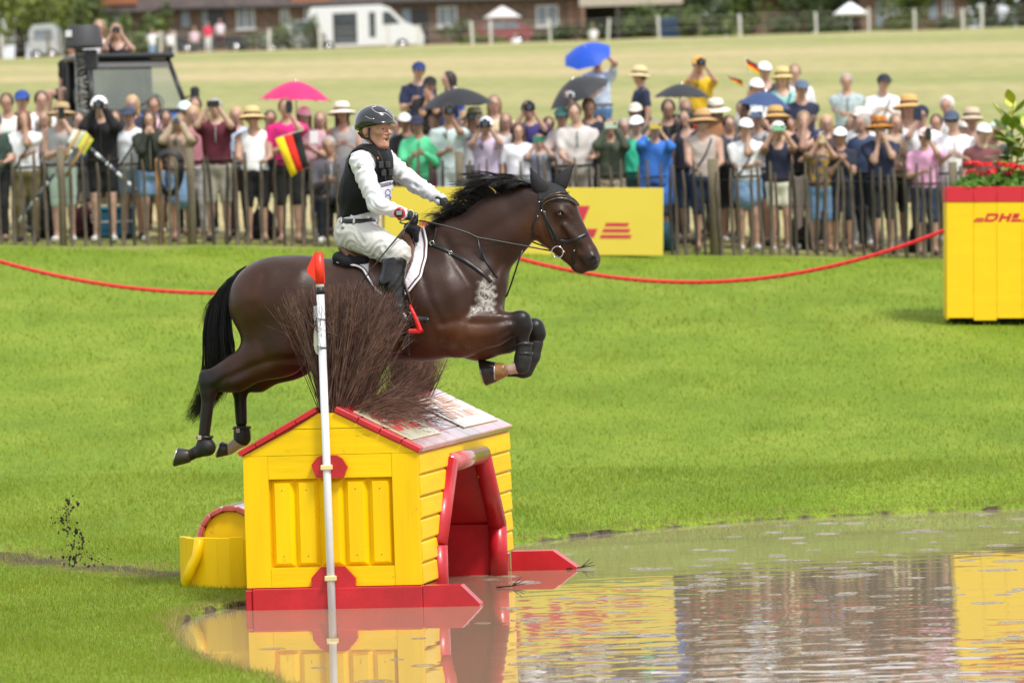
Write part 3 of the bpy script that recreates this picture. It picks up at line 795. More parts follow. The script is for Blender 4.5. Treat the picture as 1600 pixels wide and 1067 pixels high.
# drum end and its roof boards
mb = MB(); rr = .175
mb.prism([(cx + .02 + rr * math.cos(R(a)), .33 + rr * .95 * math.sin(R(a))) for a in range(0, 181, 12)], .12, 1.1)
mb.build('drum', YEL, tub)
for i in range(7):
    a = R(168 - i * 26); mb = MB(); mb.cbox((-.043, .08, -.017), (.043, 1.14, .022), .009)
    o = mb.build('roof_board', REDW, tub); o.location = (cx + .02 + (rr + .017) * math.cos(a), 0, .33 + (rr * .95 + .017) * math.sin(a)); o.rotation_euler = (0, R(90) - a, 0)
blades()
# ================================================================== horse
HY = 32.85                                   # distance of the horse's mid plane
HEAD_YAW = R(7)                              # it jumps a few degrees towards the camera
HO = atY(575, 480, HY); HO = np.array((HO[0], HO[1], 0.))
HF = np.array((math.cos(HEAD_YAW), -math.sin(HEAD_YAW), 0)); HN = np.array((math.sin(HEAD_YAW), math.cos(HEAD_YAW), 0))
PXM = HY / FPX                               # metres per pixel at the horse
CAML = np.array(((CAM - HO) @ HF, (CAM - HO) @ HN, CAM[2]))
def hray(px, py):
    d = ray(px, py); d = np.array((d @ HF, d @ HN, d[2])); return d / np.linalg.norm(d)
def hp(px, py, w=0.):
    """pixel -> horse coordinates (forward, lateral: + is the far side, height) at lateral distance w"""
    d = hray(px, py); t = (w - CAML[1]) / d[1]; return CAML + d * t
def hc(a, ra, b=None, rb=None, w=0., w2=None, sy=1., k=.06, op='+'):
    b = a if b is None else b; rb = ra if rb is None else rb; w2 = w if w2 is None else w2
    return cap(hp(*a, w), hp(*b, w2), ra * PXM, rb * PXM, (1, sy, 1), k, op)
def horse_prims():
    P = []
    A = P.append
    # trunk
    A(hc((432, 471), 67, (470, 472), 66, sy=1.0, k=.10))
    A(hc((470, 474), 68, (570, 486), 76, sy=.86, k=.12))
    A(hc((570, 486), 77, (668, 478), 82, sy=.84, k=.12))
    A(hc((668, 476), 78, (738, 456), 49, sy=.84, k=.10))
    A(hc((620, 416), 26, (690, 368), 23, sy=.62, k=.12))           # withers
    A(hc((755, 470), 30, (762, 445), 26, w=-.07, sy=.9, k=.05)); A(hc((755, 470), 30, (762, 445), 26, w=.07, sy=.9, k=.05))   # breast
    # neck
    A(hc((735, 400), 62, (781, 356), 48, sy=.56, k=.10))
    A(hc((781, 356), 48, (826, 328), 35, sy=.56, k=.06))
    A(hc((826, 326), 32, (858, 312), 24, sy=.62, k=.05))
    # head
    A(hc((866, 317), 24, (877, 331), 25, sy=.84, k=.03))
    A(hc((876, 331), 25, (913, 393), 19, sy=.72, k=.03))
    A(hc((852, 352), 25, (866, 362), 23, sy=.80, k=.03))            # cheek
    A(hc((862, 368), 20, (900, 410), 11, sy=.70, k=.03))           # jaw
    A(hc((918, 399), 17, (921, 405), 17.5, sy=.86, k=.02))           # muzzle
    A(hc((903, 417), 10, (909, 420), 8.5, sy=.95, k=.012))            # lower lip
    A(hc((920, 414), 10, (926, 415), 8, sy=1.1, k=.015))            # upper lip
    for s in (-1, 1):
        A(hc((874, 330), 7, (880, 333), 6, w=.078 * s, k=.02))         # brow
        A(hc((884, 352), 4, (903, 378), 3.2, w=.068 * s, k=.03))         # cheek bone
        A(hc((925, 402), 6.5, (929, 408), 6, w=.045 * s, k=.015))
        A(dict(hc((928, 405), 4.6, (925.5, 409), 4.0, w=.070 * s), op='-'))   # nostril
        A(dict(hc((877, 335), 4.2, w=.102 * s), op='-'))
    # near (w<0) and far forelegs
    def fore(w, el, mid, kn, can, fet, pas, hoof_r=0):
        A(hc((700, 478), 60, el, 41, w=w * .9, w2=w, sy=.55, k=.09))      # shoulder
        A(hc(el, 38, mid, 25, w=w, sy=.85, k=.06))
        A(hc(mid, 25, (kn[0] - 9, kn[1] + 1), 16.5, w=w, sy=.85, k=.04))
        A(hc((kn[0] - 2, kn[1] - 2), 15.2, (kn[0] + 1, kn[1] + 7), 14.2, w=w, sy=.92, k=.02))
        A(hc((kn[0], kn[1] + 8), 11.2, can, 9.0, w=w, sy=.85, k=.03))
        A(hc(fet, 11, w=w, sy=.9, k=.02))
        A(hc(fet, 9.5, pas, 8.6, w=w, sy=.9, k=.02))
    fore(-.13, (722, 514), (772, 513), (817, 502), (815, 560), (814, 572), (797, 577))
    fore(.10, (748, 520), (792, 524), (838, 514), (829, 562), (818, 580), (790, 580))
    # hind legs
    def hind(w, st, g1, ho, can, fet, pas):
        A(hc((420, 474), 60, st, 44, w=w * .75, w2=w, sy=.62, k=.09))
        A(hc(st, 42, g1, 25, w=w, sy=.66, k=.07))
        A(hc(g1, 24, (ho[0] + 3, ho[1] + 2), 13, w=w, sy=.72, k=.05))
        A(hc((ho[0] - 6, ho[1] - 11), 6.5, (g1[0] + 12, g1[1] - 15), 9, w=w, sy=.7, k=.03))     # Achilles cord and point of hock
        A(hc((ho[0] - 5, ho[1] - 11), 7.2, (ho[0] - 1, ho[1] + 12), 9.5, w=w, sy=.8, k=.02))
        A(hc(ho, 13, (ho[0] + 1, ho[1] + 18), 10.8, w=w, sy=.82, k=.03))
        A(hc((ho[0] + 1, ho[1] + 18), 10.5, can, 9.2, w=w, sy=.82, k=.02))
        A(hc(fet, 11.5, w=w, sy=.9, k=.02))
        A(hc(fet, 10, pas, 9, w=w, sy=.9, k=.02))
    hind(-.155, (438, 540), (366, 585), (325, 597), (319, 680), (322, 698), (295, 712))
    hind(.14, (452, 545), (400, 586), (374, 594), (377, 660), (379, 686), (358, 702))
    return P
COAT = mat('bay_coat', (1, 1, 1), rough=.35, var=.35, vs=4, bump=.28, bs=11, spec=.33, attr='coat', sheen=.05)
horse = empty('horse', HO, -HEAD_YAW)
tag(horse, 'dark bay horse leaping over the yellow house jump', 'horse')
hv, hf_ = sdf_mesh(horse_prims(), .0085)
hv = relax(hv, hf_, 3)
def to_px(v):
    W = HO + v[:, :1] * HF + v[:, 1:2] * HN + np.array((0, 0, 1.)) * v[:, 2:3]
    q = (W - CAM) @ _CR; return 800 + FPX * q[:, 0] / -q[:, 2], 533.5 - FPX * q[:, 1] / -q[:, 2]
# muscles: grooves (-) and ridges (+) of the near side, the same on the far side
_pm = hv.copy(); _pm[:, 1] = -np.abs(_pm[:, 1]); _mx, _my = to_px(_pm); _side = np.clip(np.abs(hv[:, 1]) / .06, 0, 1)
_hn = vnormals(hv, hf_); _disp = np.zeros(len(hv))
for amp, wid, pts in ((-.012, 9, [(694, 372), (712, 410), (735, 445), (742, 478)]), (-.010, 8, [(742, 478), (722, 500), (690, 506)]), (.010, 16, [(700, 440), (716, 478)]), (.010, 14, [(675, 470), (690, 512)]), (-.008, 8, [(690, 506), (672, 470), (660, 430)]),
                      (-.010, 9, [(832, 374), (805, 392), (780, 418), (764, 444)]), (.008, 16, [(815, 355), (775, 395), (752, 425)]), (-.006, 12, [(830, 320), (790, 345), (750, 372), (715, 392)]),
                      (-.014, 22, [(500, 470), (492, 520), (486, 560)]), (.010, 18, [(470, 425), (458, 470)]), (-.007, 9, [(412, 430), (402, 480), (404, 530), (414, 560)]), (.008, 18, [(385, 470), (384, 520)]), (.010, 20, [(448, 505), (450, 545)]),
                      (-.009, 7, [(462, 560), (430, 562), (395, 572), (362, 588)]), (.006, 8, [(420, 580), (385, 593), (352, 606)]), (-.006, 5, [(352, 590), (333, 606)]),
                      (-.008, 6, [(735, 505), (765, 506), (800, 500)]), (.007, 9, [(735, 522), (770, 524), (796, 512)]), (-.008, 5, [(735, 540), (765, 532), (795, 516)]), (.007, 7, [(740, 494), (780, 493)]),
                      (-.005, 4, [(845, 345), (852, 372), (866, 388)]), (-.005, 5, [(884, 345), (898, 372), (908, 392)]), (.004, 4, [(880, 352), (892, 372)]), (-.005, 4, [(886, 326), (893, 336)]), (-.004, 3, [(905, 405), (916, 421)]),
                      (-.005, 8, [(560, 450), (556, 520)]), (-.004, 8, [(585, 455), (582, 530)]), (-.004, 8, [(610, 455), (608, 540)])):
    best = np.full(len(hv), 1e9)
    for (x0, y0), (x1, y1) in zip(pts, pts[1:]):
        ex, ey = x1 - x0, y1 - y0; t = np.clip(((_mx - x0) * ex + (_my - y0) * ey) / (ex*ex + ey*ey), 0, 1); best = np.minimum(best, (_mx - x0 - t*ex)**2 + (_my - y0 - t*ey)**2)
    _disp += amp * np.exp(-best / (2 * (wid * .6) ** 2))
hv = hv + _hn * (_disp * _side)[:, None]
body = obj('body', hv, hf_, COAT, horse)
def seg_d(v, a, b):
    ba = b - a; t = np.clip(((v - a) @ ba) / (ba @ ba), 0, 1); return np.linalg.norm(v - a - t[:, None] * ba, axis=1), t
u_, w_, z_ = hv[:, 0], hv[:, 1], hv[:, 2]
brown = np.array((.040, .0135, .0052)); warm = np.array((.115, .037, .010)); black = np.array((.0095, .0075, .0065))
cc_ = np.tile(brown, (len(hv), 1))
def blend(mask, c): 
    global cc_
    cc_ = cc_ * (1 - mask[:, None]) + np.asarray(c) * mask[:, None]
sm_ = lambda x, a, b: (lambda t: t * t * (3 - 2 * t))(np.clip((x - a) / (b - a), 0, 1))
def near_pt(px, py, w, r0, r1): return 1 - sm_(np.linalg.norm((hv - hp(px, py, w)) * np.array((1, .6, 1)), axis=1), r0 * PXM, r1 * PXM)
# the coat itself: tan flanks, cheek and forearm; black points
for px, py, w, r, s in ((740, 528, -.15, 60, .75), (845, 365, -.08, 45, .6), (385, 470, -.2, 60, .35), (700, 540, -.25, 70, .55), (620, 540, -.28, 80, .4), (760, 550, .1, 40, .8), (430, 585, -.15, 60, .3)):
    blend(near_pt(px, py, w, r * .2, r) * s, warm)
for a, b in (((822, 505), (815, 575)), ((842, 516), (815, 585))):
    for w in (-.13, .10):
        d_, _ = seg_d(hv, hp(*a, w), hp(*b, w)); blend(1 - sm_(d_, 15 * PXM, 40 * PXM), black)
for a, b, w in (((322, 606), (318, 720), -.155), ((376, 606), (378, 720), .14)):
    d_, _ = seg_d(hv, hp(*a, w), hp(*b, w)); blend((1 - sm_(d_, 14 * PXM, 55 * PXM)) * .93, black)
blend(near_pt(924, 408, 0, 8, 26) * .8, (.016, .013, .012))
for s in (-1, 1): blend(near_pt(927, 407, .06 * s, 4, 7), (.004, .003, .003))
for s in (-1, 1): blend(near_pt(876, 335, .09 * s, 3, 9) * .8, black)
d_, t_ = seg_d(hv, hp(700, 348), hp(850, 292)); blend((1 - sm_(d_, 6 * PXM, 30 * PXM)) * .75, black)
# white pasterns on the near fore and far hind leg
for a, b, w in (((803, 576), (794, 578), -.13), ((374, 692), (360, 702), .14)):
    d_, _ = seg_d(hv, hp(*a, w), hp(*b, w)); blend((1 - sm_(d_, 11 * PXM, 13.5 * PXM)), (.55, .38, .31))
# lather where the breastplate rubs, and salt marks under the neck strap
nz_ = .5 + .5 * np.sin(u_ * 71 + 3 * np.sin(z_ * 53)) * np.sin(z_ * 47 + 2 * np.sin(u_ * 39))
poly = [(768, 428), (775, 462), (772, 488), (750, 484), (738, 496), (730, 497), (745, 472), (748, 440)]
def in_poly(px_, py_, poly):
    ins = np.zeros(px_.shape, bool)
    for (x0, y0), (x1, y1) in zip(poly, poly[1:] + poly[:1]):
        c = (y0 > py_) != (y1 > py_); ins ^= c & (px_ < (x1 - x0) * (py_ - y0) / (y1 - y0 + 1e-9) + x0)
    return ins
pxs, pys = to_px(hv)
lath = in_poly(pxs + 3 * np.sin(pys * .5), pys + 2 * np.sin(pxs * .6), poly) & (w_ < .02)
_lm = relax(np.repeat(lath.astype(float)[:, None], 3, 1), hf_, 3)[:, 0]
vcolor(body.data, 'lather', np.repeat(_lm[:, None], 3, 1))
nn_, ll_ = COAT.node_tree.nodes, COAT.node_tree.links
_rn = nn_.new('ShaderNodeTexNoise'); _rn.inputs['Scale'].default_value = 7; _rn.inputs['Detail'].default_value = 6; _t2 = nn_.new('ShaderNodeTexCoord'); ll_.new(_t2.outputs['Object'], _rn.inputs['Vector'])
_rr = nn_.new('ShaderNodeMapRange'); _rr.inputs['From Min'].default_value = .3; _rr.inputs['From Max'].default_value = .7; _rr.inputs['To Min'].default_value = .27; _rr.inputs['To Max'].default_value = .50; ll_.new(_rn.outputs['Fac'], _rr.inputs['Value']); ll_.new(_rr.outputs[0], nn_['Principled BSDF'].inputs['Roughness'])
_fm = nn_.new('ShaderNodeMapping'); _fm.inputs['Scale'].default_value = (60, 200, 200); ll_.new(_t2.outputs['Object'], _fm.inputs[0]); _fn = nn_.new('ShaderNodeTexNoise'); _fn.inputs['Scale'].default_value = 1; ll_.new(_fm.outputs[0], _fn.inputs['Vector'])
_fb = nn_.new('ShaderNodeBump'); _fb.inputs['Strength'].default_value = .35; _fb.inputs['Distance'].default_value = .003; ll_.new(_fn.outputs['Fac'], _fb.inputs['Height'])
_ob = [q for q in nn_ if q.bl_idname == 'ShaderNodeBump' and q != _fb][0]; ll_.new(_ob.outputs[0], _fb.inputs['Normal']); ll_.new(_fb.outputs[0], nn_['Principled BSDF'].inputs['Normal'])
_b = nn_['Principled BSDF']; _src = _b.inputs['Base Color'].links[0].from_socket
_la = nn_.new('ShaderNodeVertexColor'); _la.layer_name = 'lather'; _tc = nn_.new('ShaderNodeTexCoord')
_n1 = nn_.new('ShaderNodeTexNoise'); _n1.inputs['Scale'].default_value = 34; _n1.inputs['Detail'].default_value = 8; _n1.inputs['Distortion'].default_value = 1.2; ll_.new(_tc.outputs['Object'], _n1.inputs['Vector'])
_mr = nn_.new('ShaderNodeMapRange'); _mr.inputs['From Min'].default_value = .36; _mr.inputs['From Max'].default_value = .66; _mr.inputs['To Min'].default_value = .08; ll_.new(_n1.outputs['Fac'], _mr.inputs['Value'])
_mm = nn_.new('ShaderNodeMath'); _mm.operation = 'MULTIPLY'; ll_.new(_la.outputs[0], _mm.inputs[0]); ll_.new(_mr.outputs[0], _mm.inputs[1])
_mx2 = nn_.new('ShaderNodeMix'); _mx2.data_type = 'RGBA'; _mx2.inputs[7].default_value = (.50, .47, .43, 1); ll_.new(_mm.outputs[0], _mx2.inputs[0]); ll_.new(_src, _mx2.inputs[6]); ll_.new(_mx2.outputs[2], _b.inputs['Base Color'])
vcolor(body.data, 'coat', cc_)
BVH = BVHTree.FromPolygons([V3(p) for p in hv], [tuple(int(i) for i in q) for q in hf_])
def on_horse(px, py, off=.006):
    """the point of the horse's near side that shows at a pixel, lifted a little off the coat"""
    h = BVH.ray_cast(Vector(V3(CAML)), Vector(V3(hray(px, py))))
    if h[0] is None: return None
    nn = h[1]
    if nn.dot(Vector(V3(hray(px, py)))) > 0: nn = -nn
    return np.array(h[0] + nn * off), np.array(nn)
def strap(q, pts, width, off=.005, thick=.004, n=3, mirror=False):
    """flat strap lying on the coat along pixels"""
    P = []
    for (x0, y0), (x1, y1) in zip(pts, pts[1:]):
        k = max(1, int(math.hypot(x1 - x0, y1 - y0) / n))
        for i in range(k): P.append((x0 + (x1 - x0) * i / k, y0 + (y1 - y0) * i / k))
    P.append(pts[-1])
    hit = [on_horse(x, y, off) for x, y in P]; hit = [h for h in hit if h is not None]
    if len(hit) < 2: return
    pos = np.array([h[0] for h in hit]); nor = np.array([h[1] for h in hit])
    if mirror: pos = pos * np.array((1, -1, 1)); nor = nor * np.array((1, -1, 1))
    pos[1:-1] = (pos[:-2] + 2 * pos[1:-1] + pos[2:]) / 4
    for i in range(1, len(nor)): nor[i] = nor[i-1] * .6 + nor[i] * .4
    v = []
    for i in range(len(pos)):
        t = pos[min(i+1, len(pos)-1)] - pos[max(i-1, 0)]; t /= np.linalg.norm(t) + 1e-9
        s = np.cross(t, nor[i]); s /= np.linalg.norm(s) + 1e-9; m_ = np.cross(s, t)
        for a, bb in ((-1, 0), (-.8, 1), (.8, 1), (1, 0)): v.append(pos[i] + s * a * width / 2 + m_ * (bb * thick - .002))
    f = [(i*4 + j, i*4 + (j+1) % 4, (i+1)*4 + (j+1) % 4, (i+1)*4 + j) for i in range(len(pos) - 1) for j in range(4)]
    f += [(0, 1, 2, 3), tuple(4*(len(pos)-1) + j for j in (3, 2, 1, 0))]
    q.add(v, f)
def hpiece(name, m, fn, parent, smooth=True):
    mb = MB(); fn(mb)
    return mb.build(name, m, parent, smooth)
# eyes
EYE = mat('horse_eye', (.012, .006, .004), rough=.05, spec=.8)
for s in (-1, 1):
    hpiece('eye', EYE, lambda q: q.ball(hp(877, 335.5, .0) + np.array((0, .0905 * s, 0)), (.017, .012, .014), 12, 8), horse)
# hooves
HOOF = mat('dark_hoof', (.030, .024, .018), rough=.35, var=.3, vs=30)
HOOFT = mat('tan_hoof', (.23, .11, .035), rough=.3, var=.4, vs=25)
STEEL = mat('steel', (.55, .55, .56), rough=.25, metal=1.)
def hoof(w, a, b, r0, r1, m, slant):
    A, B = hp(*a, w), hp(*b, w); d, s, u = frame(B - A, (0, 1, 0))
    q = MB(); n_ = 18; prof = [(0, r0 * .90, 0), (.12, r0, 0), (.95, r1, slant), (1.0, r1 * .97, slant)]
    vs = []
    for t, r, sl in prof:
        for j in range(n_):
            an = 2 * math.pi * j / n_
            c, si = math.cos(an), math.sin(an)
            # s is vertical-ish in the side plane, u lateral
            vs.append(A + (B - A) * t + d * (sl * c) * PXM + (s * c * r + u * si * r * .92) * PXM)
    q.add(vs, [(i*n_ + j, i*n_ + (j+1) % n_, (i+1)*n_ + (j+1) % n_, (i+1)*n_ + j) for i in range(3) for j in range(n_)] + [tuple(range(n_-1, -1, -1)), tuple(3*n_ + j for j in range(n_))])
    o = q.build('hoof', m, horse, True)
    k = MB()
    pts = [A + (B - A) * 1.01 + d * (slant * math.cos(an)) * PXM + (s * math.cos(an) * r1 * .9 + u * math.sin(an) * r1 * .83) * PXM for an in np.linspace(R(35), R(325), 16)]
    k.tube(pts, .006, 6); k.build('horseshoe', STEEL, o, True)
    return o
hoof(-.155, (297, 712), (275, 714), 10.5, 14.5, HOOF, 5)
hoof(.14, (357, 702), (342, 702), 9.5, 13, HOOF, 4)
hoof(-.13, (791, 577), (774, 582), 11, 14.5, HOOFT, 3)
hoof(.10, (777, 581), (754, 582), 16, 21, HOOF, -4)
# leg boots: neoprene wraps following the leg
BOOT = mat('boot_neoprene', (.011, .011, .012), rough=.55, var=.3, vs=30, bump=.25, bs=90)
def legboot(name, w, pts, rads, sy=.95):
    P = [hc(pts[i], rads[i], pts[i+1], rads[i+1], w=w, sy=sy, k=.012) for i in range(len(pts) - 1)]
    return solid(name, P, BOOT, horse, .007)
bt = [legboot('leg_boot', -.13, [(818.5, 542), (817, 560), (815, 572)], [12.3, 13.2, 12.8]),
      legboot('leg_boot', .10, [(837, 536), (831, 556), (821, 578)], [12, 13, 12.5]),
      legboot('leg_boot', -.155, [(320, 690), (320, 696), (324, 699), (308, 706)], [12, 12.6, 12.8, 9.6]),
      legboot('leg_boot', .14, [(378, 676), (378.5, 684)], [13.5, 13.8])]
STR = mat('boot_strap', (.02, .02, .022), rough=.4)
for bo, w, ys in ((bt[0], -.13, (537, 552)), (bt[2], -.155, (683,)), (bt[3], .14, (668,))):
    for y in ys:
        xx = {-.13: 819, -.155: 320, .14: 378}[w]; rr_ = {-.13: 13.6, -.155: 12.9, .14: 14.3}[w] * PXM
        def ring(q):
            c = hp(xx, y, w); q.tube([c + np.array((rr_ * math.cos(a), rr_ * .97 * math.sin(a), .002 * math.sin(3*a))) for a in np.linspace(0, 2*math.pi, 20)], .009, 6, flat=.35)
        hpiece('strap', STR, ring, bo)
TAGR = mat('boot_tag', (.55, .16, .12), rough=.4, var=.5, vs=120, c2=(.7, .66, .6))
for bo, w, px, py in ((bt[2], -.155, 314, 683), (bt[3], .14, 374, 672)):
    p = hp(px, py, w) - np.array((0, 13.8 * PXM, 0)); hpiece('badge', TAGR, lambda q: q.cbox(V3(p - np.array((.012, .004, .014))), V3(p + np.array((.012, .012, .014))), .003), bo, False)
# black ear bonnet with ears
BON = mat('bonnet_cloth', (.010, .010, .012), rough=.75, var=.3, vs=40, bump=.3, bs=200)
head_pr = [p for p in horse_prims()[9:11]] + [horse_prims()[8]]
def bonnet():
    P = [grow(p, .006) for p in head_pr]
    a, c = hp(846, 318), hp(899, 318); mid = hp(872, 321)
    # keep what lies above the browband line
    d1 = hp(901, 322) - hp(848, 316); nrm = np.array((-d1[2], 0, d1[0])); nrm /= np.linalg.norm(nrm)
    P.append(cut(-nrm, float(-nrm @ hp(848, 314))))
    P.append(cut((-1, 0, 0), float(-hp(842, 300)[0])))
    return P
bon = solid('ear_bonnet', bonnet(), BON, horse, .006)
def ear(w, base, tip, lean, fwd):
    A, T = hp(*base, w), hp(*tip, w + lean); d, s, u = frame(T - A, (0, 1, 0)); L = np.linalg.norm(T - A)
    q = MB(); n_ = 14; vs = []
    for t, r in ((0, .033), (.15, .045), (.4, .042), (.65, .029), (.85, .013), (1.0, .002)):
        for j in range(n_):
            an = 2 * math.pi * j / n_
            cc = math.cos(an) * r * fwd; ss = math.sin(an) * r * .62
            dent = .012 * max(0, math.cos(an)) * math.exp(-((math.sin(an)) / .5) ** 2) * (1 if .05 < t < .9 else 0)
            vs.append(A + d * L * t + s * (cc - dent) + u * ss + s * .012 * math.sin(t * 3.1))
    q.add(vs, [(i*n_ + j, i*n_ + (j+1) % n_, (i+1)*n_ + (j+1) % n_, (i+1)*n_ + j) for i in range(5) for j in range(n_)])
    return q.build('ear', BON, horse, True)
ear(-.052, (850, 300), (828.5, 262), -.02, 1.15); ear(.052, (873, 294), (897, 257), .02, 1.1)
# mane and tail: strands of hair
HAIR = mat('black_horse_hair', (.007, .0065, .0065), rough=.34, var=.5, vs=30, spec=.4)
def hair(name, strands, parent, m=HAIR, r=.0016):
    V = []; F = []
    for pts, rr in strands:
        k = len(pts); base = len(V)
        for i, p in enumerate(pts):
            _, s, u = frame(pts[min(i+1, k-1)] - pts[max(i-1, 0)], (0, 1, 0)); q = rr * (1 - .75 * (i / (k-1)) ** 2)
            for a in (0, 2.094, 4.189): V.append(p + q * (math.cos(a) * s + math.sin(a) * u))
        F += [(base + i*3 + j, base + i*3 + (j+1) % 3, base + (i+1)*3 + (j+1) % 3, base + (i+1)*3 + j) for i in range(k-1) for j in range(3)]
    return tag(obj(name, np.array(V), np.array(F), m, parent), kind='stuff')
def bez(p, n=7):
    p = [np.array(q, float) for q in p]; t = np.linspace(0, 1, n)[:, None]
    if len(p) == 3: return list((1-t)**2 * p[0] + 2*t*(1-t) * p[1] + t*t * p[2])
    return list((1-t)**3 * p[0] + 3*t*(1-t)**2 * p[1] + 3*t*t*(1-t) * p[2] + t**3 * p[3])
def mane():
    S = []
    crest = np.array([(688, 353), (712, 340), (740, 325), (768, 311), (795, 300), (820, 294), (842, 294)], float)
    cs = np.linspace(0, 1, len(crest))
    for _ in range(95):
        t = RNG.random() ** .85; dw = RNG.normal(-.02, .035)
        up = np.interp(t, [0, .25, .5, .75, 1], [5, 20, 40, 36, 14]) * RNG.uniform(.55, 1.02)
        back = np.interp(t, [0, .3, .6, 1], [22, 36, 58, 52]) * RNG.uniform(.75, 1.2)
        tip = RNG.uniform(-.5, 1.) * np.interp(t, [0, .4, 1], [4, 12, 14])
        for _k in range(17):
            tt = float(np.clip(t + RNG.normal(0, .022), 0, 1)); x = np.interp(tt, cs, crest[:, 0]); y = np.interp(tt, cs, crest[:, 1]) + 5
            w0 = RNG.normal(0, .014); j = RNG.normal(0, 1, 4)
            S.append((bez([hp(x, y, w0), hp(x - 4, y - up * .75, w0 + dw * .3), hp(x - back * .5 + j[0], y - up * 1.1 + j[1], w0 + dw), hp(x - back + j[2] * 3.5, y - up * .62 - tip + j[3] * 2.5, w0 + dw * 1.8)], 8), RNG.uniform(.0013, .0026)))
    for _ in range(50):
        t = RNG.uniform(0, .45); x = np.interp(t, cs, crest[:, 0]); y = np.interp(t, cs, crest[:, 1]) + 2
        S.append((bez([hp(x, y), hp(x - 12, y - 30 * RNG.random(), -.05), hp(x - 38, y - 22 + RNG.normal(0, 10), -.08), hp(x - 48 + RNG.normal(0, 8), y + RNG.normal(4, 9), -.1)], 9), .0012))
    return S
hair('mane', mane(), horse)
def tail():
    S = []
    for _ in range(1700):
        a = RNG.normal(0, 1); q = RNG.random(); w0 = RNG.normal(0, .018)
        o = RNG.normal(0, 1); off = float(np.clip(o * 12 - 3, -28, 20))
        L = RNG.uniform(.55, 1.0); ww = w0 + RNG.normal(0, .045)
        P0 = hp(391 + RNG.normal(0, 3), 424 + RNG.normal(0, 3), w0); P1 = hp(350 + off * .5, 428 + abs(off) * .25, ww * .6)
        P2 = hp(338 + off * .9, 490, ww); P3 = hp(346 + off * 1.05, 565 - (1 - L) * 60, ww)
        pts = bez([P0, P1, P2, P3], 9)
        if L > .68:
            e = RNG.uniform(.35, 1.15)
            pts += bez([P3, hp(346 + off, 590, ww), hp(346 + off * .6 - 60 * e + 22, 588 + 60 * e + RNG.normal(0, 5), ww + .03)], 5)[1:]
        S.append((pts, RNG.uniform(.0014, .0028)))
    for _ in range(60):
        ww = RNG.normal(0, .04); S.append((bez([hp(350, 450, ww), hp(325 + RNG.normal(0, 4), 470, ww), hp(318 + RNG.normal(0, 5), 505 + RNG.normal(0, 12), ww)], 6), .0011))
    return S
hair('tail', tail(), horse)
solid('tail_dock', [hc((394, 424), 7, (370, 436), 8, k=.02), hc((370, 436), 8, (350, 466), 9, k=.02), hc((350, 466), 8, (345, 500), 5, k=.02)], HAIR, horse, .01)

# ------------------------------------------------------------------ tack
LEA = mat('black_leather', (.012, .011, .011), rough=.32, var=.3, vs=40, spec=.5)
CHROME = mat('bit_metal', (.62, .60, .56), rough=.18, metal=1.)
tack_e = lambda name, label, cat: tag(empty(name, HO, -HEAD_YAW), label, cat)
bridle = tack_e('bridle', 'black leather bridle with gold trimmed browband and long reins on the horse', 'bridle')
for mi in (False, True):
    hpiece('cheekpiece', LEA, lambda q: strap(q, [(842, 299), (845, 316), (849, 333), (856, 352), (862, 370), (869, 386)], .020, mirror=mi), bridle)
    hpiece('cheekpiece', LEA, lambda q: strap(q, [(850, 333), (858, 350), (866, 364), (874, 375)], .016, .010, mirror=mi), bridle)
    hpiece('throat_lash', LEA, lambda q: strap(q, [(843, 318), (839, 334), (834, 347), (832, 362), (833, 374)], .013, mirror=mi), bridle)
    hpiece('noseband', LEA, lambda q: strap(q, [(868, 372), (877, 377), (888, 377), (900, 374), (912, 368), (917, 365)], .024, .006, .006, mirror=mi), bridle)
    hpiece('noseband_strap', LEA, lambda q: strap(q, [(909, 371), (903, 380), (898, 392), (895, 404), (897, 412)], .014, .006, mirror=mi), bridle)
    hpiece('browband', LEA, lambda q: strap(q, [(845, 318), (856, 310), (870, 306), (884, 308), (896, 316), (901, 321)], .020, .011, .006, mirror=mi), bridle)
    gold = mat('gold_trim', (.55, .33, .16), rough=.3, metal=.7, var=.5, vs=160, c2=(.05, .03, .02))
    hpiece('trim', gold, lambda q: strap(q, [(848, 320), (858, 313.5), (871, 310), (884, 312), (894, 317), (900, 323)], .009, .017, .004, mirror=mi), bridle)
    hpiece('trim', gold, lambda q: strap(q, [(849, 313), (858, 306.5), (872, 302.5), (886, 303)], .006, .016, .003, mirror=mi), bridle)
def ringq(q, c, r, rt, n_=22):
    q.tube([c + np.array((r * math.cos(a), 0, r * math.sin(a))) for a in np.linspace(0, 2*math.pi, n_)], rt, 6, cap=False)
bitc = hp(871, 394, -.085)
for s in (-1, 1):
    c = bitc * np.array((1, -s, 1)) if s == 1 else bitc
    c = np.array((bitc[0], .085 * s, bitc[2]))
    hpiece('bit_ring', CHROME, lambda q: ringq(q, c, 9 * PXM, .0035), bridle)
hpiece('bit_bar', mat('copper_bit', (.6, .33, .18), rough=.25, metal=1.), lambda q: q.tube([np.array((bitc[0] + .03, -.08, bitc[2])), np.array((bitc[0] + .05, -.05, bitc[2] + .002)), np.array((bitc[0] + .05, .05, bitc[2] + .002)), np.array((bitc[0] + .03, .08, bitc[2]))], .006, 8), bridle)
for px, py in ((842.5, 316), (846, 329), (850, 331), (840, 338), (898, 391)):
    h_ = on_horse(px, py, .012)
    if h_ is not None: hpiece('buckle', CHROME, lambda q: q.ball(h_[0], .0058, 8, 6), bridle)
REIN = LEA
hand_n = hp(655, 343, -.20)
rn = hpiece('rein', REIN, lambda q: q.tube(bez([hp(655, 345, -.20), hp(700, 352, -.19), hp(735, 364, -.165), hp(745, 371, -.16)], 8) + bez([hp(745, 371, -.16), hp(790, 379, -.12), hp(861, 392, -.086)], 8)[1:], .0055, 6, flat=.5), bridle)
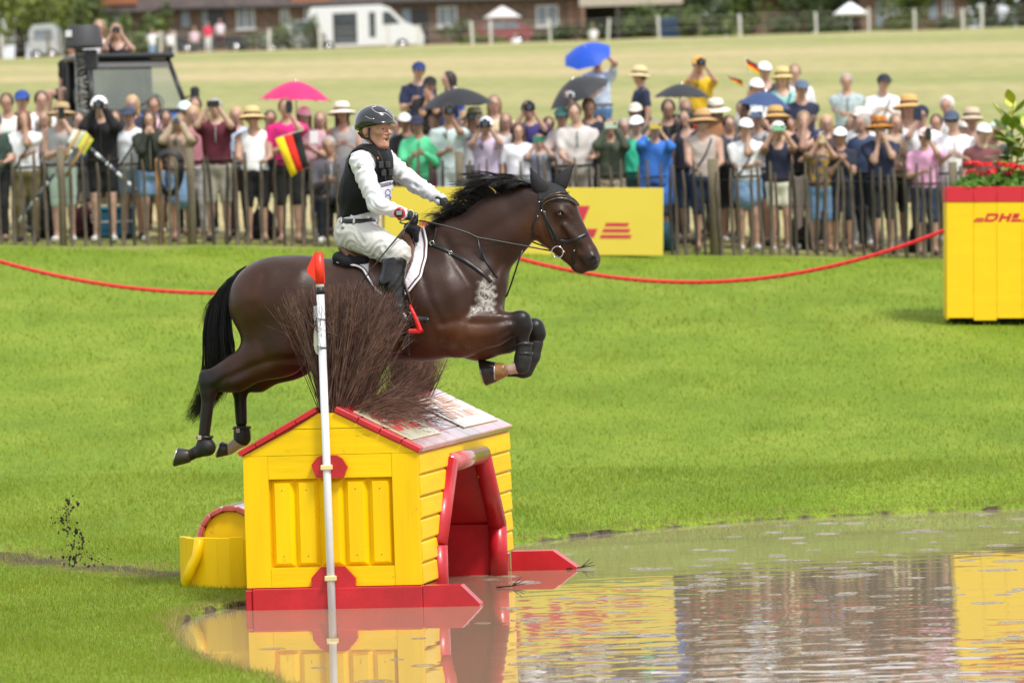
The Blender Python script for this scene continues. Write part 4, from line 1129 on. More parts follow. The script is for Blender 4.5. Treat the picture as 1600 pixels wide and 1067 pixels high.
hpiece('rein', REIN, lambda q: q.tube(bez([hp(697, 325, .14), hp(760, 352, .17), hp(864, 390, .085)], 10), .0055, 6, flat=.5), bridle)
hpiece('rein_loop', REIN, lambda q: q.tube(bez([hp(652, 350, -.19), hp(625, 352, -.2), hp(612, 345, -.17), hp(640, 343, -.15)], 10), .005, 6, flat=.5), bridle)
bp_ = tack_e('breastplate', 'black leather breastplate with steel rings across the horse shoulder and chest', 'breastplate')
for mi in (False, True):
    hpiece('shoulder_strap', LEA, lambda q: strap(q, [(636, 372), (655, 377), (676, 382), (698, 392), (722, 405), (742, 418), (757, 430), (767, 441)], .026, .006, .006, mirror=mi), bp_)
    hpiece('wither_strap', LEA, lambda q: strap(q, [(676, 381), (680, 368), (682, 356)], .018, .006, mirror=mi), bp_)
    hpiece('neck_strap', LEA, lambda q: strap(q, [(747, 374), (752, 392), (760, 410), (770, 424), (777, 434)], .013, .006, mirror=mi), bp_)
    for px, py in ((676, 381), (704, 396)):
        h_ = on_horse(px, py, .012)
        c = h_[0] * np.array((1, -1 if mi else 1, 1)); hpiece('ring', CHROME, lambda q: ringq(q, c, .014 if px == 676 else .010, .003), bp_)
mart = hp(779, 463, -.03)
hpiece('chest_strap', LEA, lambda q: (q.tube([hp(768, 440, -.14), hp(776, 450, -.10), hp(780, 470, -.06), hp(778, 486, -.04)], [.012, .014, .016, .014], 8)), bp_)
hpiece('chest_strap', LEA, lambda q: (q.tube([hp(777, 434, -.11), hp(783, 450, -.07), hp(784, 468, -.03), hp(779, 487, -.02)], [.009, .010, .011, .010], 8)), bp_)
hpiece('martingale', LEA, lambda q: q.tube([hp(781, 470, -.04), hp(792, 462, -.05), hp(800, 440, -.07), hp(809, 412, -.09), hp(816, 391, -.10)], .006, 6, flat=.6), bp_)
hpiece('martingale', LEA, lambda q: q.tube([hp(784, 455, -.06), hp(770, 430, -.12), hp(752, 402, -.15), hp(747, 374, -.165)], .005, 6, flat=.6), bp_)
hpiece('buckle', CHROME, lambda q: q.ball(hp(780, 444, -.09), .009, 8, 6), bp_); hpiece('buckle', CHROME, lambda q: q.ball(hp(785, 458, -.06), .007, 8, 6), bp_)
hpiece('girth', LEA, lambda q: strap(q, [(634, 470), (634, 500), (633, 530), (632, 552)], .075, .006, .010), bp_)

# saddle pad: quilted cloth lying on the horse's back
def drape(name, outline, off, m, parent, thick=.008, n=4.0, mirror=True):
    xs = [p[0] for p in outline]; ys = [p[1] for p in outline]
    gx_ = np.arange(min(xs), max(xs) + n, n); gy_ = np.arange(min(ys), max(ys) + n, n)
    for mi in ((False, True) if mirror else (False,)):
        ids = {}; V = []; F = []
        X_, Y_ = np.meshgrid(gx_, gy_, indexing='ij'); ins = in_poly(X_, Y_, outline)
        ol = np.array(outline, float)
        def near_edge(x, y):
            best = None
            for i in range(len(ol)):
                a, b_ = ol[i], ol[(i+1) % len(ol)]; e = b_ - a; t = np.clip(((x - a[0]) * e[0] + (y - a[1]) * e[1]) / (e @ e), 0, 1); p = a + t * e
                d_ = (p[0] - x) ** 2 + (p[1] - y) ** 2
                if best is None or d_ < best[0]: best = (d_, p)
            return best
        for i in range(len(gx_)):
            for j in range(len(gy_)):
                x, y = gx_[i], gy_[j]; d_, p = near_edge(x, y)
                if ins[i, j]:
                    if d_ < (n * .45) ** 2: x, y = p
                elif d_ < (n * .8) ** 2: x, y = p
                else: continue
                h_ = on_horse(x, y, off)
                if h_ is None: continue
                ids[(i, j)] = len(V); V.append(h_[0])
        for i in range(len(gx_) - 1):
            for j in range(len(gy_) - 1):
                k = [(i, j), (i+1, j), (i+1, j+1), (i, j+1)]
                if all(q in ids for q in k) and sum(int(ins[q]) for q in k) >= 2: F.append(tuple(ids[q] for q in k))
        V = np.array(V)
        if mi: V = V * np.array((1, -1, 1))
        o = obj(name, V, F, m, parent); md = o.modifiers.new('thick', 'SOLIDIFY'); md.thickness = thick; md.offset = 0
    return o
QUILT = mat('white_quilt', (.72, .72, .76), rough=.75, var=.05, vs=8)
nn_, ll_ = QUILT.node_tree.nodes, QUILT.node_tree.links
vq = nn_.new('ShaderNodeTexVoronoi'); vq.distance = 'CHEBYCHEV'; vq.inputs['Scale'].default_value = 36; vq.inputs['Randomness'].default_value = 0
mq = nn_.new('ShaderNodeMapping'); mq.inputs['Rotation'].default_value = (0, R(40), 0); tq = nn_.new('ShaderNodeTexCoord')
bq = nn_.new('ShaderNodeBump'); bq.invert = True; bq.inputs['Strength'].default_value = .9; bq.inputs['Distance'].default_value = .006
ll_.new(tq.outputs['Object'], mq.inputs[0]); ll_.new(mq.outputs[0], vq.inputs['Vector']); ll_.new(vq.outputs['Distance'], bq.inputs['Height']); ll_.new(bq.outputs[0], nn_['Principled BSDF'].inputs['Normal'])
pad = tack_e('saddle_pad', 'white quilted saddle pad with dark red piping under the saddle', 'saddle pad')
PADO = [(527, 413), (560, 419), (568, 423), (576, 436), (590, 455), (606, 466), (622, 468), (640, 456), (657, 434), (666, 405), (668, 380), (664, 360), (655, 352), (640, 360), (600, 390), (560, 398), (535, 402)]
drape('quilted_pad', PADO, .012, QUILT, pad)
PIPE = mat('dark_red_piping', (.10, .01, .02), rough=.6); PIPEW = mat('white_piping', (.75, .75, .77), rough=.6)
edge_ = [(664, 358), (668, 380), (666, 405), (657, 434), (640, 456), (622, 468), (606, 466), (590, 455), (576, 436), (568, 423), (560, 419), (527, 413)]
ein = [(x + (608 - x) * .045, y + (405 - y) * .06) for x, y in edge_]
hpiece('piping', PIPEW, lambda q: strap(q, edge_, .014, .017, .008), pad); hpiece('piping', PIPE, lambda q: strap(q, ein, .009, .020, .005), pad)
saddle = tack_e('saddle', 'brown leather jumping saddle with a red stirrup on the horse', 'saddle')
SAD = mat('brown_leather', (.115, .048, .024), rough=.33, var=.3, vs=12, bump=.12, bs=90, c2=(.18, .085, .045))
SADD = mat('dark_brown_leather', (.062, .026, .015), rough=.38, var=.3, vs=12, bump=.12, bs=90)
FLEECE = mat('black_fleece', (.008, .008, .012), rough=.95, bump=1., bs=120)
solid('seat', [hc((538, 388), 9, (552, 402), 11, sy=3.0, k=.04), hc((552, 402), 13, (600, 404), 14, sy=2.4, k=.05), hc((600, 402), 13, (636, 374), 12, sy=2.0, k=.05), hc((636, 374), 11, (642, 362), 8, sy=1.6, k=.04),
               hc((532, 379), 4, (545, 391), 6, sy=4.5, k=.03)], SAD, saddle, .009)
solid('half_pad', [hc((529, 403), 9, (545, 410), 11, w=-.10, sy=1.6, k=.03), hc((545, 410), 11, (572, 411), 10, w=-.12, sy=1.5, k=.03), hc((529, 403), 9, (545, 410), 11, w=.10, sy=1.6, k=.03), hc((545, 410), 11, (572, 411), 10, w=.12, sy=1.5, k=.03), hc((529, 404), 8, w=-.1, w2=.1, k=.03)], FLEECE, saddle, .01)
solid('half_pad', [hc((640, 357), 7, (649, 362), 6, w=-.06, sy=1.6, k=.03), hc((649, 362), 6, (651, 376), 4, w=-.12, sy=1.3, k=.03), hc((640, 356), 9, (652, 362), 9, w=.06, sy=1.6, k=.03), hc((642, 358), 8, w=-.06, w2=.06, k=.03)], FLEECE, saddle, .01)
FLAPO = [(578, 404), (576, 430), (584, 448), (600, 458), (616, 456), (634, 440), (646, 412), (650, 385), (644, 368), (628, 372), (600, 400)]
drape('flap', FLAPO, .026, SADD, saddle, .012)
BLK = [(634, 368), (646, 376), (650, 392), (646, 412), (636, 434), (632, 430), (638, 408), (640, 392), (634, 380)]
drape('knee_block', BLK, .045, SAD, saddle, .035, 2.5)
TR = np.array
for s in (-1, 1):
    WS = -.375 if s < 0 else .375
    hpiece('stirrup_leather', SADD, lambda q: q.tube([hp(628, 430, WS * .93), hp(638, 462, WS * .97), hp(643, 482, WS)], [.012, .012, .010], 6, flat=.4), saddle)
    STI = mat('red_stirrup', (.80, .02, .02), rough=.35, var=.06)
    hpiece('stirrup', STI, lambda q: (q.tube([hp(642, 481, WS - .075 * (1 if s < 0 else -1)), hp(646, 490, WS - .085 * (1 if s < 0 else -1)), hp(653, 506, WS - .09 * (1 if s < 0 else -1)), hp(656, 516, WS - .088 * (1 if s < 0 else -1))], [.010, .013, .014, .018], 8),
                                      q.tube([hp(642, 481, WS - .075 * (1 if s < 0 else -1)), hp(641, 478, WS), hp(642, 481, WS + .06 * (1 if s < 0 else -1)), hp(655, 512, WS + .06 * (1 if s < 0 else -1))], [.010, .010, .010, .012], 8),
                                      q.cbox(V3(hp(640, 521, WS) + np.array((0, -.10 if s < 0 else -.07, 0))), V3(hp(659, 513, WS) + np.array((0, .07 if s < 0 else .10, 0))), .01)), saddle, False)
# ================================================================== rider
rider = empty('person', HO, -HEAD_YAW)
tag(rider, 'rider in white shirt, black body protector and helmet mid jump on the bay horse', 'person')
SKIN = mat('skin_tan', (.52, .27, .185), rough=.45, var=.10, vs=25, sub=.15, bump=.05, bs=120)
SHIRT = mat('white_shirt', (.71, .71, .75), rough=.75, var=.03, vs=8, bump=.35, bs=14)
BREECH = mat('pale_breeches', (.60, .585, .555), rough=.8, var=.05, vs=8, bump=.4, bs=16)
VESTM = mat('black_vest', (.007, .007, .008), rough=.6, var=.3, vs=10, bump=.3, bs=60, spec=.2)
BOOTM = mat('black_riding_boot', (.009, .009, .009), rough=.24, var=.4, vs=12, bump=.35, bs=18)
GLOVE = mat('black_glove', (.012, .012, .013), rough=.6, bump=.3, bs=150)
HELM = mat('helmet_shell', (.010, .011, .013), rough=.10, coat=.8, var=.2)
SILV = mat('helmet_silver', (.40, .41, .43), rough=.25, metal=.8)
def rc(a, ra, b=None, rb=None, w=0., w2=None, sy=1., k=.03): return hc(a, ra, b, rb, w, w2, sy, k)
torso = [rc((549, 363), 25, (560, 350), 25, sy=1.35), rc((560, 348), 26, (569, 302), 31, sy=1.15, k=.06), rc((569, 302), 31, (577, 264), 32, sy=1.2, k=.06),
         cap(hp(567, 250, -.165), hp(596, 247, .165), 17 * PXM, 17 * PXM, (1, 1, 1), .06)]
neck = [cap(hp(581, 240, -.01), hp(588, 214, -.01), 14 * PXM, 13.5 * PXM, (1, 1, 1), .03)]
NS, NE, NW_ = hp(563, 254, -.20), hp(589, 320, -.275), hp(630, 333.5, -.225)
FS, FE, FW = hp(603, 252, .20), hp(651, 289, .22), hp(690, 313, .09)
arms = [cap(NS, NE, .062, .050, k=.03), cap(NE, NW_, .050, .031, k=.02), cap(FS, FE, .060, .048, k=.03), cap(FE, FW, .048, .030, k=.02)]
KN, KF = hp(621, 396, -.29), hp(621, 396, .29)
AN, AF = hp(622, 483, -.375), hp(622, 483, .375)
legs = []
for s, K, A_ in ((-1, KN, AN), (1, KF, AF)):
    legs += [cap(hp(558, 366, .085 * s), K, .108, .078, k=.05), cap(K, hp(613, 440, .335 * s), .070, .062, k=.02), cap(hp(613, 440, .335 * s), A_, .060, .040, k=.02),
             cap(A_, hp(664, 498, .40 * s), .040, .026, k=.02)]
# head, turned towards the camera
PSI = R(33)
hfw = np.array((math.cos(PSI), -math.sin(PSI), -.03)); hfw /= np.linalg.norm(hfw); hls = np.array((-math.sin(PSI), -math.cos(PSI), 0)); hup = np.cross(hls, hfw) * -1
if hup[2] < 0: hup = -hup
HC = hp(587, 203, -.01); HSc = 1.06
HM = np.stack([hfw, hls, hup], 1)
def hd(f, s, u): return HC + (hfw * f + hls * s + hup * u) * HSc
def he(c, r, k=.015, op='+'): return ell(hd(*c), np.array(r) * HSc, HM, k, op)
def hcap(a, b, ra, rb, k=.012): return cap(hd(*a), hd(*b), ra * HSc, rb * HSc, k=k)
head = [he((-.012, 0, .032), (.100, .079, .095), .02), hcap((.0, 0, -.02), (.04, 0, -.035), .068, .054, .03), hcap((.03, 0, -.06), (.066, 0, -.092), .047, .025, .03),
        hcap((.0, .045, -.05), (.05, .022, -.092), .022, .018, .03), hcap((.0, -.045, -.05), (.05, -.022, -.092), .022, .018, .03),
        hcap((.076, -.03, .028), (.076, .03, .028), .018, .018, .02),
        he((.066, .042, -.014), (.026, .022, .020), .02), he((.066, -.042, -.014), (.026, .022, .020), .02),
        hcap((.089, 0, .020), (.114, 0, -.020), .0085, .0125, .010), he((.094, .013, -.026), (.012, .010, .008), .006), he((.094, -.013, -.026), (.012, .010, .008), .006),
        he((.099, .031, .006), (.014, .016, .010), .0, '-'), he((.099, -.031, .006), (.014, .016, .010), .0, '-'),
        hcap((.086, -.017, -.046), (.086, .017, -.046), .0105, .0105, .006), hcap((.082, -.014, -.075), (.082, .014, -.075), .010, .010, .006),
        he((.094, 0, -.060), (.017, .0130, .0105), .0, '-'), he((.076, 0, -.095), (.020, .022, .016), .015),
        he((-.012, .083, -.006), (.020, .009, .031), .006), he((-.012, -.083, -.006), (.020, .009, .031), .006)]
def fingers(wrist, d, nrm, curl=(50, 55, 40), sc=1., spread=.0205, k=.006, thumb=True):
    """palm, four bent fingers of unequal length and a thumb from the side of the palm"""
    d = np.asarray(d, float) / np.linalg.norm(d); nrm = np.asarray(nrm, float); nrm = nrm - d * (nrm @ d); nrm /= np.linalg.norm(nrm); sd_ = np.cross(d, nrm)
    P = [cap(wrist, wrist + d * .03 * sc, .026 * sc, .026 * sc, k=.01), cap(wrist + d * .035 * sc - sd_ * .018 * sc, wrist + d * .078 * sc - sd_ * .024 * sc, .017 * sc, .0155 * sc, k=.012),
         cap(wrist + d * .035 * sc + sd_ * .018 * sc, wrist + d * .078 * sc + sd_ * .024 * sc, .017 * sc, .0155 * sc, k=.012), cap(wrist + d * .03 * sc, wrist + d * .082 * sc, .0175 * sc, .016 * sc, k=.012)]
    tips = []
    for i, L in enumerate((.86, 1.0, .95, .76)):
        p = wrist + d * (.086 if 0 < i < 3 else .080) * sc + sd_ * (1.5 - i) * spread * sc; a = 0
        for j, (cu, ln, r) in enumerate(zip(curl, (.040, .027, .021), (.0102, .0094, .0082))):
            a += R(cu); q = p + (d * math.cos(a) + nrm * math.sin(a)) * ln * L * sc
            P.append(cap(p, q, r * sc, r * .92 * sc, k=k)); p = q
        tips.append(p)
    if thumb:
        p = wrist + d * .030 * sc + sd_ * .028 * sc; q = p + (d * .55 + sd_ * .45 + nrm * .55) * .045 * sc; r_ = q + (d * .65 - sd_ * .15 + nrm * .6) * .034 * sc
        P += [cap(p, q, .0135 * sc, .0115 * sc, k=.01), cap(q, r_, .0108 * sc, .0090 * sc, k=k)]
    return P
nd = hp(652, 342, -.205) - NW_; fd = hp(706, 326, .03) - FW
hand_n_pr = fingers(NW_ + .008 * nd / np.linalg.norm(nd), nd, (0.1, .75, -.6), (70, 95, 70), .95)
hand_f_pr = fingers(FW, fd, (-.3, -.25, -.9), (35, 40, 30), 1.05)
rb = [grow(p, -.004) for p in torso] + neck + head + [grow(p, -.006) for p in arms] + [grow(p, -.006 if i % 4 < 2 else -.024) for i, p in enumerate(legs)] + [grow(p, -.002) for p in hand_n_pr + hand_f_pr]
_hx, _hz_ = HC[0], HC[2]
def axis_f(center, half, fine, coarse):
    def f(lo, hi):
        a = np.arange(lo, center - half, coarse); b_ = np.arange(center - half, center + half, fine); c_ = np.arange(center + half, hi + coarse, coarse)
        return np.concatenate([a, b_, c_])
    return f
v, f = sdf_mesh(rb, .008, [axis_f(_hx + .01, .11, .0042, .013), axis_f(HC[1], .10, .0042, .013), axis_f(_hz_ - .01, .13, .0042, .013)])
obj('body', relax(v, f, 1), f, SKIN, rider)
EYEW = mat('eye_white', (.45, .40, .37), rough=.3); IRIS = mat('iris', (.03, .035, .035), rough=.15); BROW = mat('brow_hair', (.26, .15, .08), rough=.8); MOUTH = mat('mouth_inside', (.06, .012, .012), rough=.6); HAIRB = mat('cropped_hair', (.12, .07, .04), rough=.7)
for s in (-1, 1):
    e = hpiece('eye', EYEW, lambda q: q.ball(hd(.0800, .031 * s, .005), .0112, 12, 8), rider)
    hpiece('iris', IRIS, lambda q: q.ball(hd(.0868, .033 * s + .001, .0042), .0062, 8, 6), e)
    hpiece('eyebrow', BROW, lambda q: q.tube([hd(.0905, .014 * s, .024), hd(.0925, .030 * s, .030), hd(.082, .047 * s, .025)], [.003, .0038, .002], 6), rider)
    solid('eyelid', [hcap((.0905, .020 * s, .0115), (.0845, .044 * s, .0105), .0048, .0040, .004)], SKIN, rider, .003)
hpiece('mouth', MOUTH, lambda q: q.ball(hd(.078, 0, -.060), (.009, .009, .008), 10, 6), rider)
solid('hair', [he((-.018, 0, .01), (.100, .0815, .085)), cut(hfw, float(hfw @ hd(-.035, 0, 0)))], HAIRB, rider, .006)
# helmet
hel = solid('helmet', [he((-.008, 0, .052), (.128, .105, .098), .02), he((-.055, 0, .012), (.078, .092, .075), .03), he((.112, 0, .030), (.068, .086, .012), .018),
                       cut(-hup + hfw * .16, float((-hup + hfw * .16) @ hd(.04, 0, .022))), he((-.012, 0, .0), (.096, .076, .095), 0, '-')], HELM, rider, .005)
BVH_HORSE = BVH
def use_bvh(o):
    global BVH
    BVH = BVHTree.FromPolygons([v.co[:] for v in o.data.vertices], [tuple(p.vertices) for p in o.data.polygons])
use_bvh(hel)
hpiece('helmet_trim', SILV, lambda q: strap(q, [(580, 169), (586, 175), (594, 178), (602, 177), (609, 182), (613, 187)], .008, .002, .003, 2), hel)
hpiece('helmet_trim', SILV, lambda q: strap(q, [(580, 169), (588, 166), (598, 169), (606, 175), (613, 183)], .006, .002, .003, 2), hel)
hpiece('helmet_vent', SILV, lambda q: strap(q, [(571, 182), (578, 186), (585, 186)], .006, .002, .002, 2), hel)
hpiece('helmet_rim', mat('rim_rubber', (.02, .02, .02), rough=.5), lambda q: strap(q, [(559, 204), (565, 199), (575, 195), (586, 193), (598, 193), (612, 192), (621, 190)], .009, .001, .004, 2), hel)
CHIN = mat('chin_strap', (.010, .010, .011), rough=.6)
hpiece('chin_strap', CHIN, lambda q: q.tube([hd(.022, .083, .012), hd(.022, .086, -.02), hd(.018, .079, -.055), hd(.040, .052, -.094), hd(.052, .02, -.114), hd(.053, -.02, -.114), hd(.040, -.052, -.094), hd(.018, -.079, -.055), hd(.022, -.084, .01)], [.0065, .0065, .007, .008, .008, .008, .008, .007, .006], 8), rider)
hpiece('chin_strap', CHIN, lambda q: q.tube([hd(-.070, .080, -.018), hd(-.035, .086, -.045), hd(.018, .080, -.055)], [.006, .0065, .0065], 8), rider)
# shirt with collar, vest, breeches, belt, boots, gloves
sh_pr = [grow(p, .006) for p in torso] + [grow(p, .009) for p in arms] + [cap(hp(580, 240, -.01), hp(585.5, 225, -.01), .069, .064, k=.015)]
shirt = solid('shirt', sh_pr + [cut((0, 0, -1), -float(hp(556, 352)[2]))], SHIRT, rider, .008, sm=2, fold=.0075, fsc=2.8, seed=1.3)
# folds of the sleeve
vcut = hp(520, 346) - hp(612, 326); vn = np.array((-vcut[2], 0, vcut[0])); vn = -vn if vn[2] > 0 else vn; vn /= np.linalg.norm(vn)
vest_pr = [grow(torso[1], .026), grow(torso[2], .026), grow(torso[3], .020)]
vest = solid('body_protector', vest_pr + [cut(vn, float(vn @ hp(524, 345)))] + [cap(NS + np.array((.004, .045, .0)), NS + np.array((.03, -.25, -.06)), .088, .12, op='-'), cap(FS + np.array((0, -.03, 0)), FS + np.array((.05, .25, -.03)), .09, .12, op='-'),
             cap(hp(582, 250, -.01), hp(590, 205, -.01), .078, .074, op='-')], VESTM, rider, .008, fold=.003, fsc=1.2, seed=3.)
use_bvh(vest)
SEAM = mat('vest_seam', (.03, .03, .032), rough=.5)
for pts in ([(548, 232), (538, 250), (533, 280), (529, 310), (526, 338)], [(590, 236), (597, 250), (601, 270), (603, 290)]):
    hpiece('vest_seam', SEAM, lambda q: strap(q, pts, .008, .001, .004), vest)
for x, y in ((594, 258), (598, 270), (604, 258), (609, 270)):
    h_ = on_horse(x, y, .008)
    if h_ is not None: hpiece('buckle_strap', SEAM, lambda q: q.cbox(V3(h_[0] - np.array((.016, .018, .022))), V3(h_[0] + np.array((.016, .012, .022))), .006), vest, False)
hpiece('zip_tag', mat('orange_tag', (.8, .22, .05), rough=.5), lambda q: strap(q, [(584, 247), (590, 248)], .016, .006, .004, 2), vest)
BIB = mat('white_bib', (.70, .70, .74), rough=.7); PURP = mat('purple_print', (.24, .22, .45), rough=.7, var=.3, vs=60); PURD = mat('dark_purple_print', (.09, .07, .13), rough=.7, var=.6, vs=90, c2=(.35, .33, .42))
bib = drape('number_bib', [(587, 287), (613, 281), (611, 312), (592, 319), (587, 305)], .012, BIB, vest, .004, 2.0, False)
hpiece('bib_print', PURD, lambda q: strap(q, [(588, 291), (600, 288), (611, 285)], .030, .015, .002, 2), bib)
def eight(q):
    for cy, r in ((300.5, 4.6), (309, 5.0)):
        pts = [(603 + r * .85 * math.cos(a), cy + r * math.sin(a)) for a in np.linspace(0, 2*math.pi, 15)]
        strap(q, pts, .0085, .016, .002, 1.2)
hpiece('number_print', PURP, eight, bib)
use_bvh(shirt)
hpiece('sleeve_badge', mat('grey_badge', (.42, .46, .44), rough=.5, var=.4, vs=90), lambda q: strap(q, [(560.5, 255), (561.5, 263)], .026, .004, .003, 2), shirt)
br_pr = [grow(torso[0], .010), grow(rc((560, 346), 24, (561, 341), 24, sy=1.25), .008)]
for s, K in ((-1, KN), (1, KF)): br_pr += [cap(hp(558, 365, .09 * s), K, .118, .086, k=.05), cap(K, hp(618, 415, .305 * s), .078, .066, k=.03)]
br_pr += [rc((544, 372), 17, w=-.07, k=.05), rc((544, 372), 17, w=.07, k=.05)]
breech = solid('breeches', br_pr + [cut((0, 0, 1), float(hp(560, 340)[2]))], BREECH, rider, .008, sm=2, fold=.0062, fsc=2.8, seed=4.)
use_bvh(breech)
hpiece('belt', mat('black_belt', (.012, .012, .013), rough=.4), lambda q: strap(q, [(533, 345), (545, 346), (560, 346), (575, 345), (588, 342)], .034, .004, .006), breech)
for x in (534.5, 553.5): hpiece('belt_loop', BREECH, lambda q: strap(q, [(x, 340), (x + .4, 350)], .014, .012, .004, 2), breech)
hpiece('pocket_seam', mat('seam_grey', (.42, .41, .39), rough=.8), lambda q: strap(q, [(576, 344), (590, 349), (601, 352)], .005, .001, .003, 2), breech)
hpiece('hip_badge', mat('dark_badge', (.08, .05, .06), rough=.6, var=.5, vs=100, c2=(.5, .4, .4)), lambda q: strap(q, [(534, 356), (538, 356)], .014, .004, .002, 1.5), breech)
for s, K, A_ in ((-1, KN, AN), (1, KF, AF)):
    pr = [cap(hp(617, 405, .305 * s), hp(612, 442, .338 * s), .084, .078, k=.03), cap(hp(612, 442, .338 * s), A_, .078, .053, k=.03), cap(A_, hp(630, 497, .385 * s), .049, .046, k=.02), cap(hp(630, 498, .385 * s), hp(667, 500, .402 * s), .042, .022, (1, 1.1, 1), k=.02),
          cap(hp(619, 502, .38 * s), hp(622, 506, .38 * s), .030, .030, k=.015)]
    tn = np.array((-.10, 0, 1.0)); o = solid('boot', pr + [cut(tn, float(tn @ hp(617, 402, .3 * s)))], BOOTM, rider, .007, fold=.0035, fsc=2.2, seed=2.)
    use_bvh(o)
    if s < 0:
        hpiece('spur_strap', LEA, lambda q: strap(q, [(609, 490), (620, 494), (632, 498)], .012, .003, .004, 2), o)
        hpiece('buckle', CHROME, lambda q: ringq(q, on_horse(632, 498, .008)[0], .009, .0022, 12), o)
        hpiece('spur', CHROME, lambda q: q.tube([hp(612, 489, -.42), hp(606, 490, -.40), hp(601, 492, -.38)], .004, 6), o)
BVH = BVH_HORSE
gl = solid('glove', hand_n_pr + [cap(NW_ - .02 * nd / np.linalg.norm(nd), NW_ + .01 * nd / np.linalg.norm(nd), .034, .032, k=.01)], GLOVE, rider, .0045)
solid('glove', hand_f_pr + [cap(FW - .03 * fd / np.linalg.norm(fd), FW + .01 * fd / np.linalg.norm(fd), .036, .032, k=.01)], GLOVE, rider, .0045)
hpiece('glove_trim', mat('white_trim', (.75, .75, .76), rough=.6), lambda q: q.tube([hp(637, 330, -.262), hp(643, 328, -.262), hp(647, 333, -.262), hp(645, 340, -.262)], .0028, 6), gl)
watch = empty('stopwatch', HO, -HEAD_YAW); tag(watch, 'round red stopwatch with a grey face on the rider wrist', 'watch')
wc = hp(624, 333, -.272)
hpiece('case', mat('red_plastic', (.62, .02, .03), rough=.35), lambda q: q.tube([wc + np.array((.0, .02, .0)), wc, wc - np.array((0, .012, 0))], [.036, .038, .033], 20), watch)
hpiece('bezel', BLACKT, lambda q: q.tube([wc - np.array((0, .0118, 0)), wc - np.array((0, .016, 0))], [.028, .026], 20), watch)
hpiece('display', mat('grey_display', (.30, .32, .29), rough=.2), lambda q: q.cbox(V3(wc - np.array((.018, .018, .013))), V3(wc + np.array((.018, -.014, .013))), .003), watch, False)
hpiece('watch_strap', BLACKT, lambda q: q.tube([NW_ + np.array((-.025 + .0 * math.sin(a), .038 * math.cos(a), -.002 + .038 * math.sin(a))) for a in np.linspace(0, 2*math.pi, 18)], .010, 8, flat=.4), watch)
whip = empty('riding_crop', HO, -HEAD_YAW); tag(whip, 'thin black riding crop held in the rider near hand across his thigh', 'riding crop')
hpiece('shaft', mat('crop_black', (.012, .012, .013), rough=.4), lambda q: q.tube([hp(648, 338, -.235), hp(636, 353, -.32), hp(600, 396, -.43), hp(575, 428, -.44), hp(557, 451, -.44)], [.0075, .007, .0045, .004, .003], 8), whip)
hpiece('cap', mat('crop_cap', (.3, .3, .3), rough=.3, metal=.6), lambda q: q.ball(hp(650, 336, -.23), .011, 8, 6), whip)
# ================================================================== things on the lawn: planter, rope, banner, fence
PLY = 54.6
pc = atY(1479.5, 497, PLY)
YELP = mat('planter_yellow', (.90, .58, .0), rough=.45, var=.04, vs=2, stretch=(1, 1, 6))
REDP = mat('planter_red', (.62, .015, .035), rough=.5, var=.06, vs=3)
planter = empty('planter_box', (pc[0], pc[1], pc[2]))
planter.rotation_euler = (0, R(1.6), R(-3))
tag(planter, 'large yellow planter box with red rim and red lettering at the right edge', 'planter')
PH, PW, PD = 1.40, 2.3, 1.15
def pl(name, m, fn, par=planter, smooth=False):
    mb = MB(); fn(mb); return mb.build(name, m, par, smooth)
edges = [0, .285, .53, .80, 1.06, 1.33, 1.6, 1.86, 2.1, PW]
for a, b_ in zip(edges, edges[1:]):
    drop = RNG.uniform(-.03, .0)
    pl('board', YELP, lambda q: q.cbox((a + .001, 0, drop), (b_ - .001, .03, PH - .165), .003))
    pl('rim_board', REDP, lambda q: q.cbox((a + .001, -.008, PH - .163), (b_ - .001, .03, PH), .003))
ey = np.linspace(.031, PD, 6)
for a, b_ in zip(ey, ey[1:]):
    for x0, x1 in ((0, .03), (PW - .03, PW)):
        pl('board', YELP, lambda q: q.cbox((x0, a + .001, -.02), (x1, b_ - .001, PH - .165), .003)); pl('rim_board', REDP, lambda q: q.cbox((x0 - .006, a + .001, PH - .163), (x1 + .006, b_ - .001, PH), .003))
pl('back_panel', YELP, lambda q: q.box((.031, PD - .03, -.02), (PW - .031, PD, PH)))
pl('soil', mat('potting_soil', (.03, .022, .015), rough=.95, bump=1., bs=30), lambda q: q.box((.031, .031, PH - .16), (PW - .031, PD - .031, PH - .06)))
k_ = .088
lettering('lettering', mat('logo_red', (.60, .012, .03), rough=.5, var=.05), lambda u, v, up: (.395 + u * k_ * .98, -.001 - up, PH - .375 + v * k_), planter, True, .003)
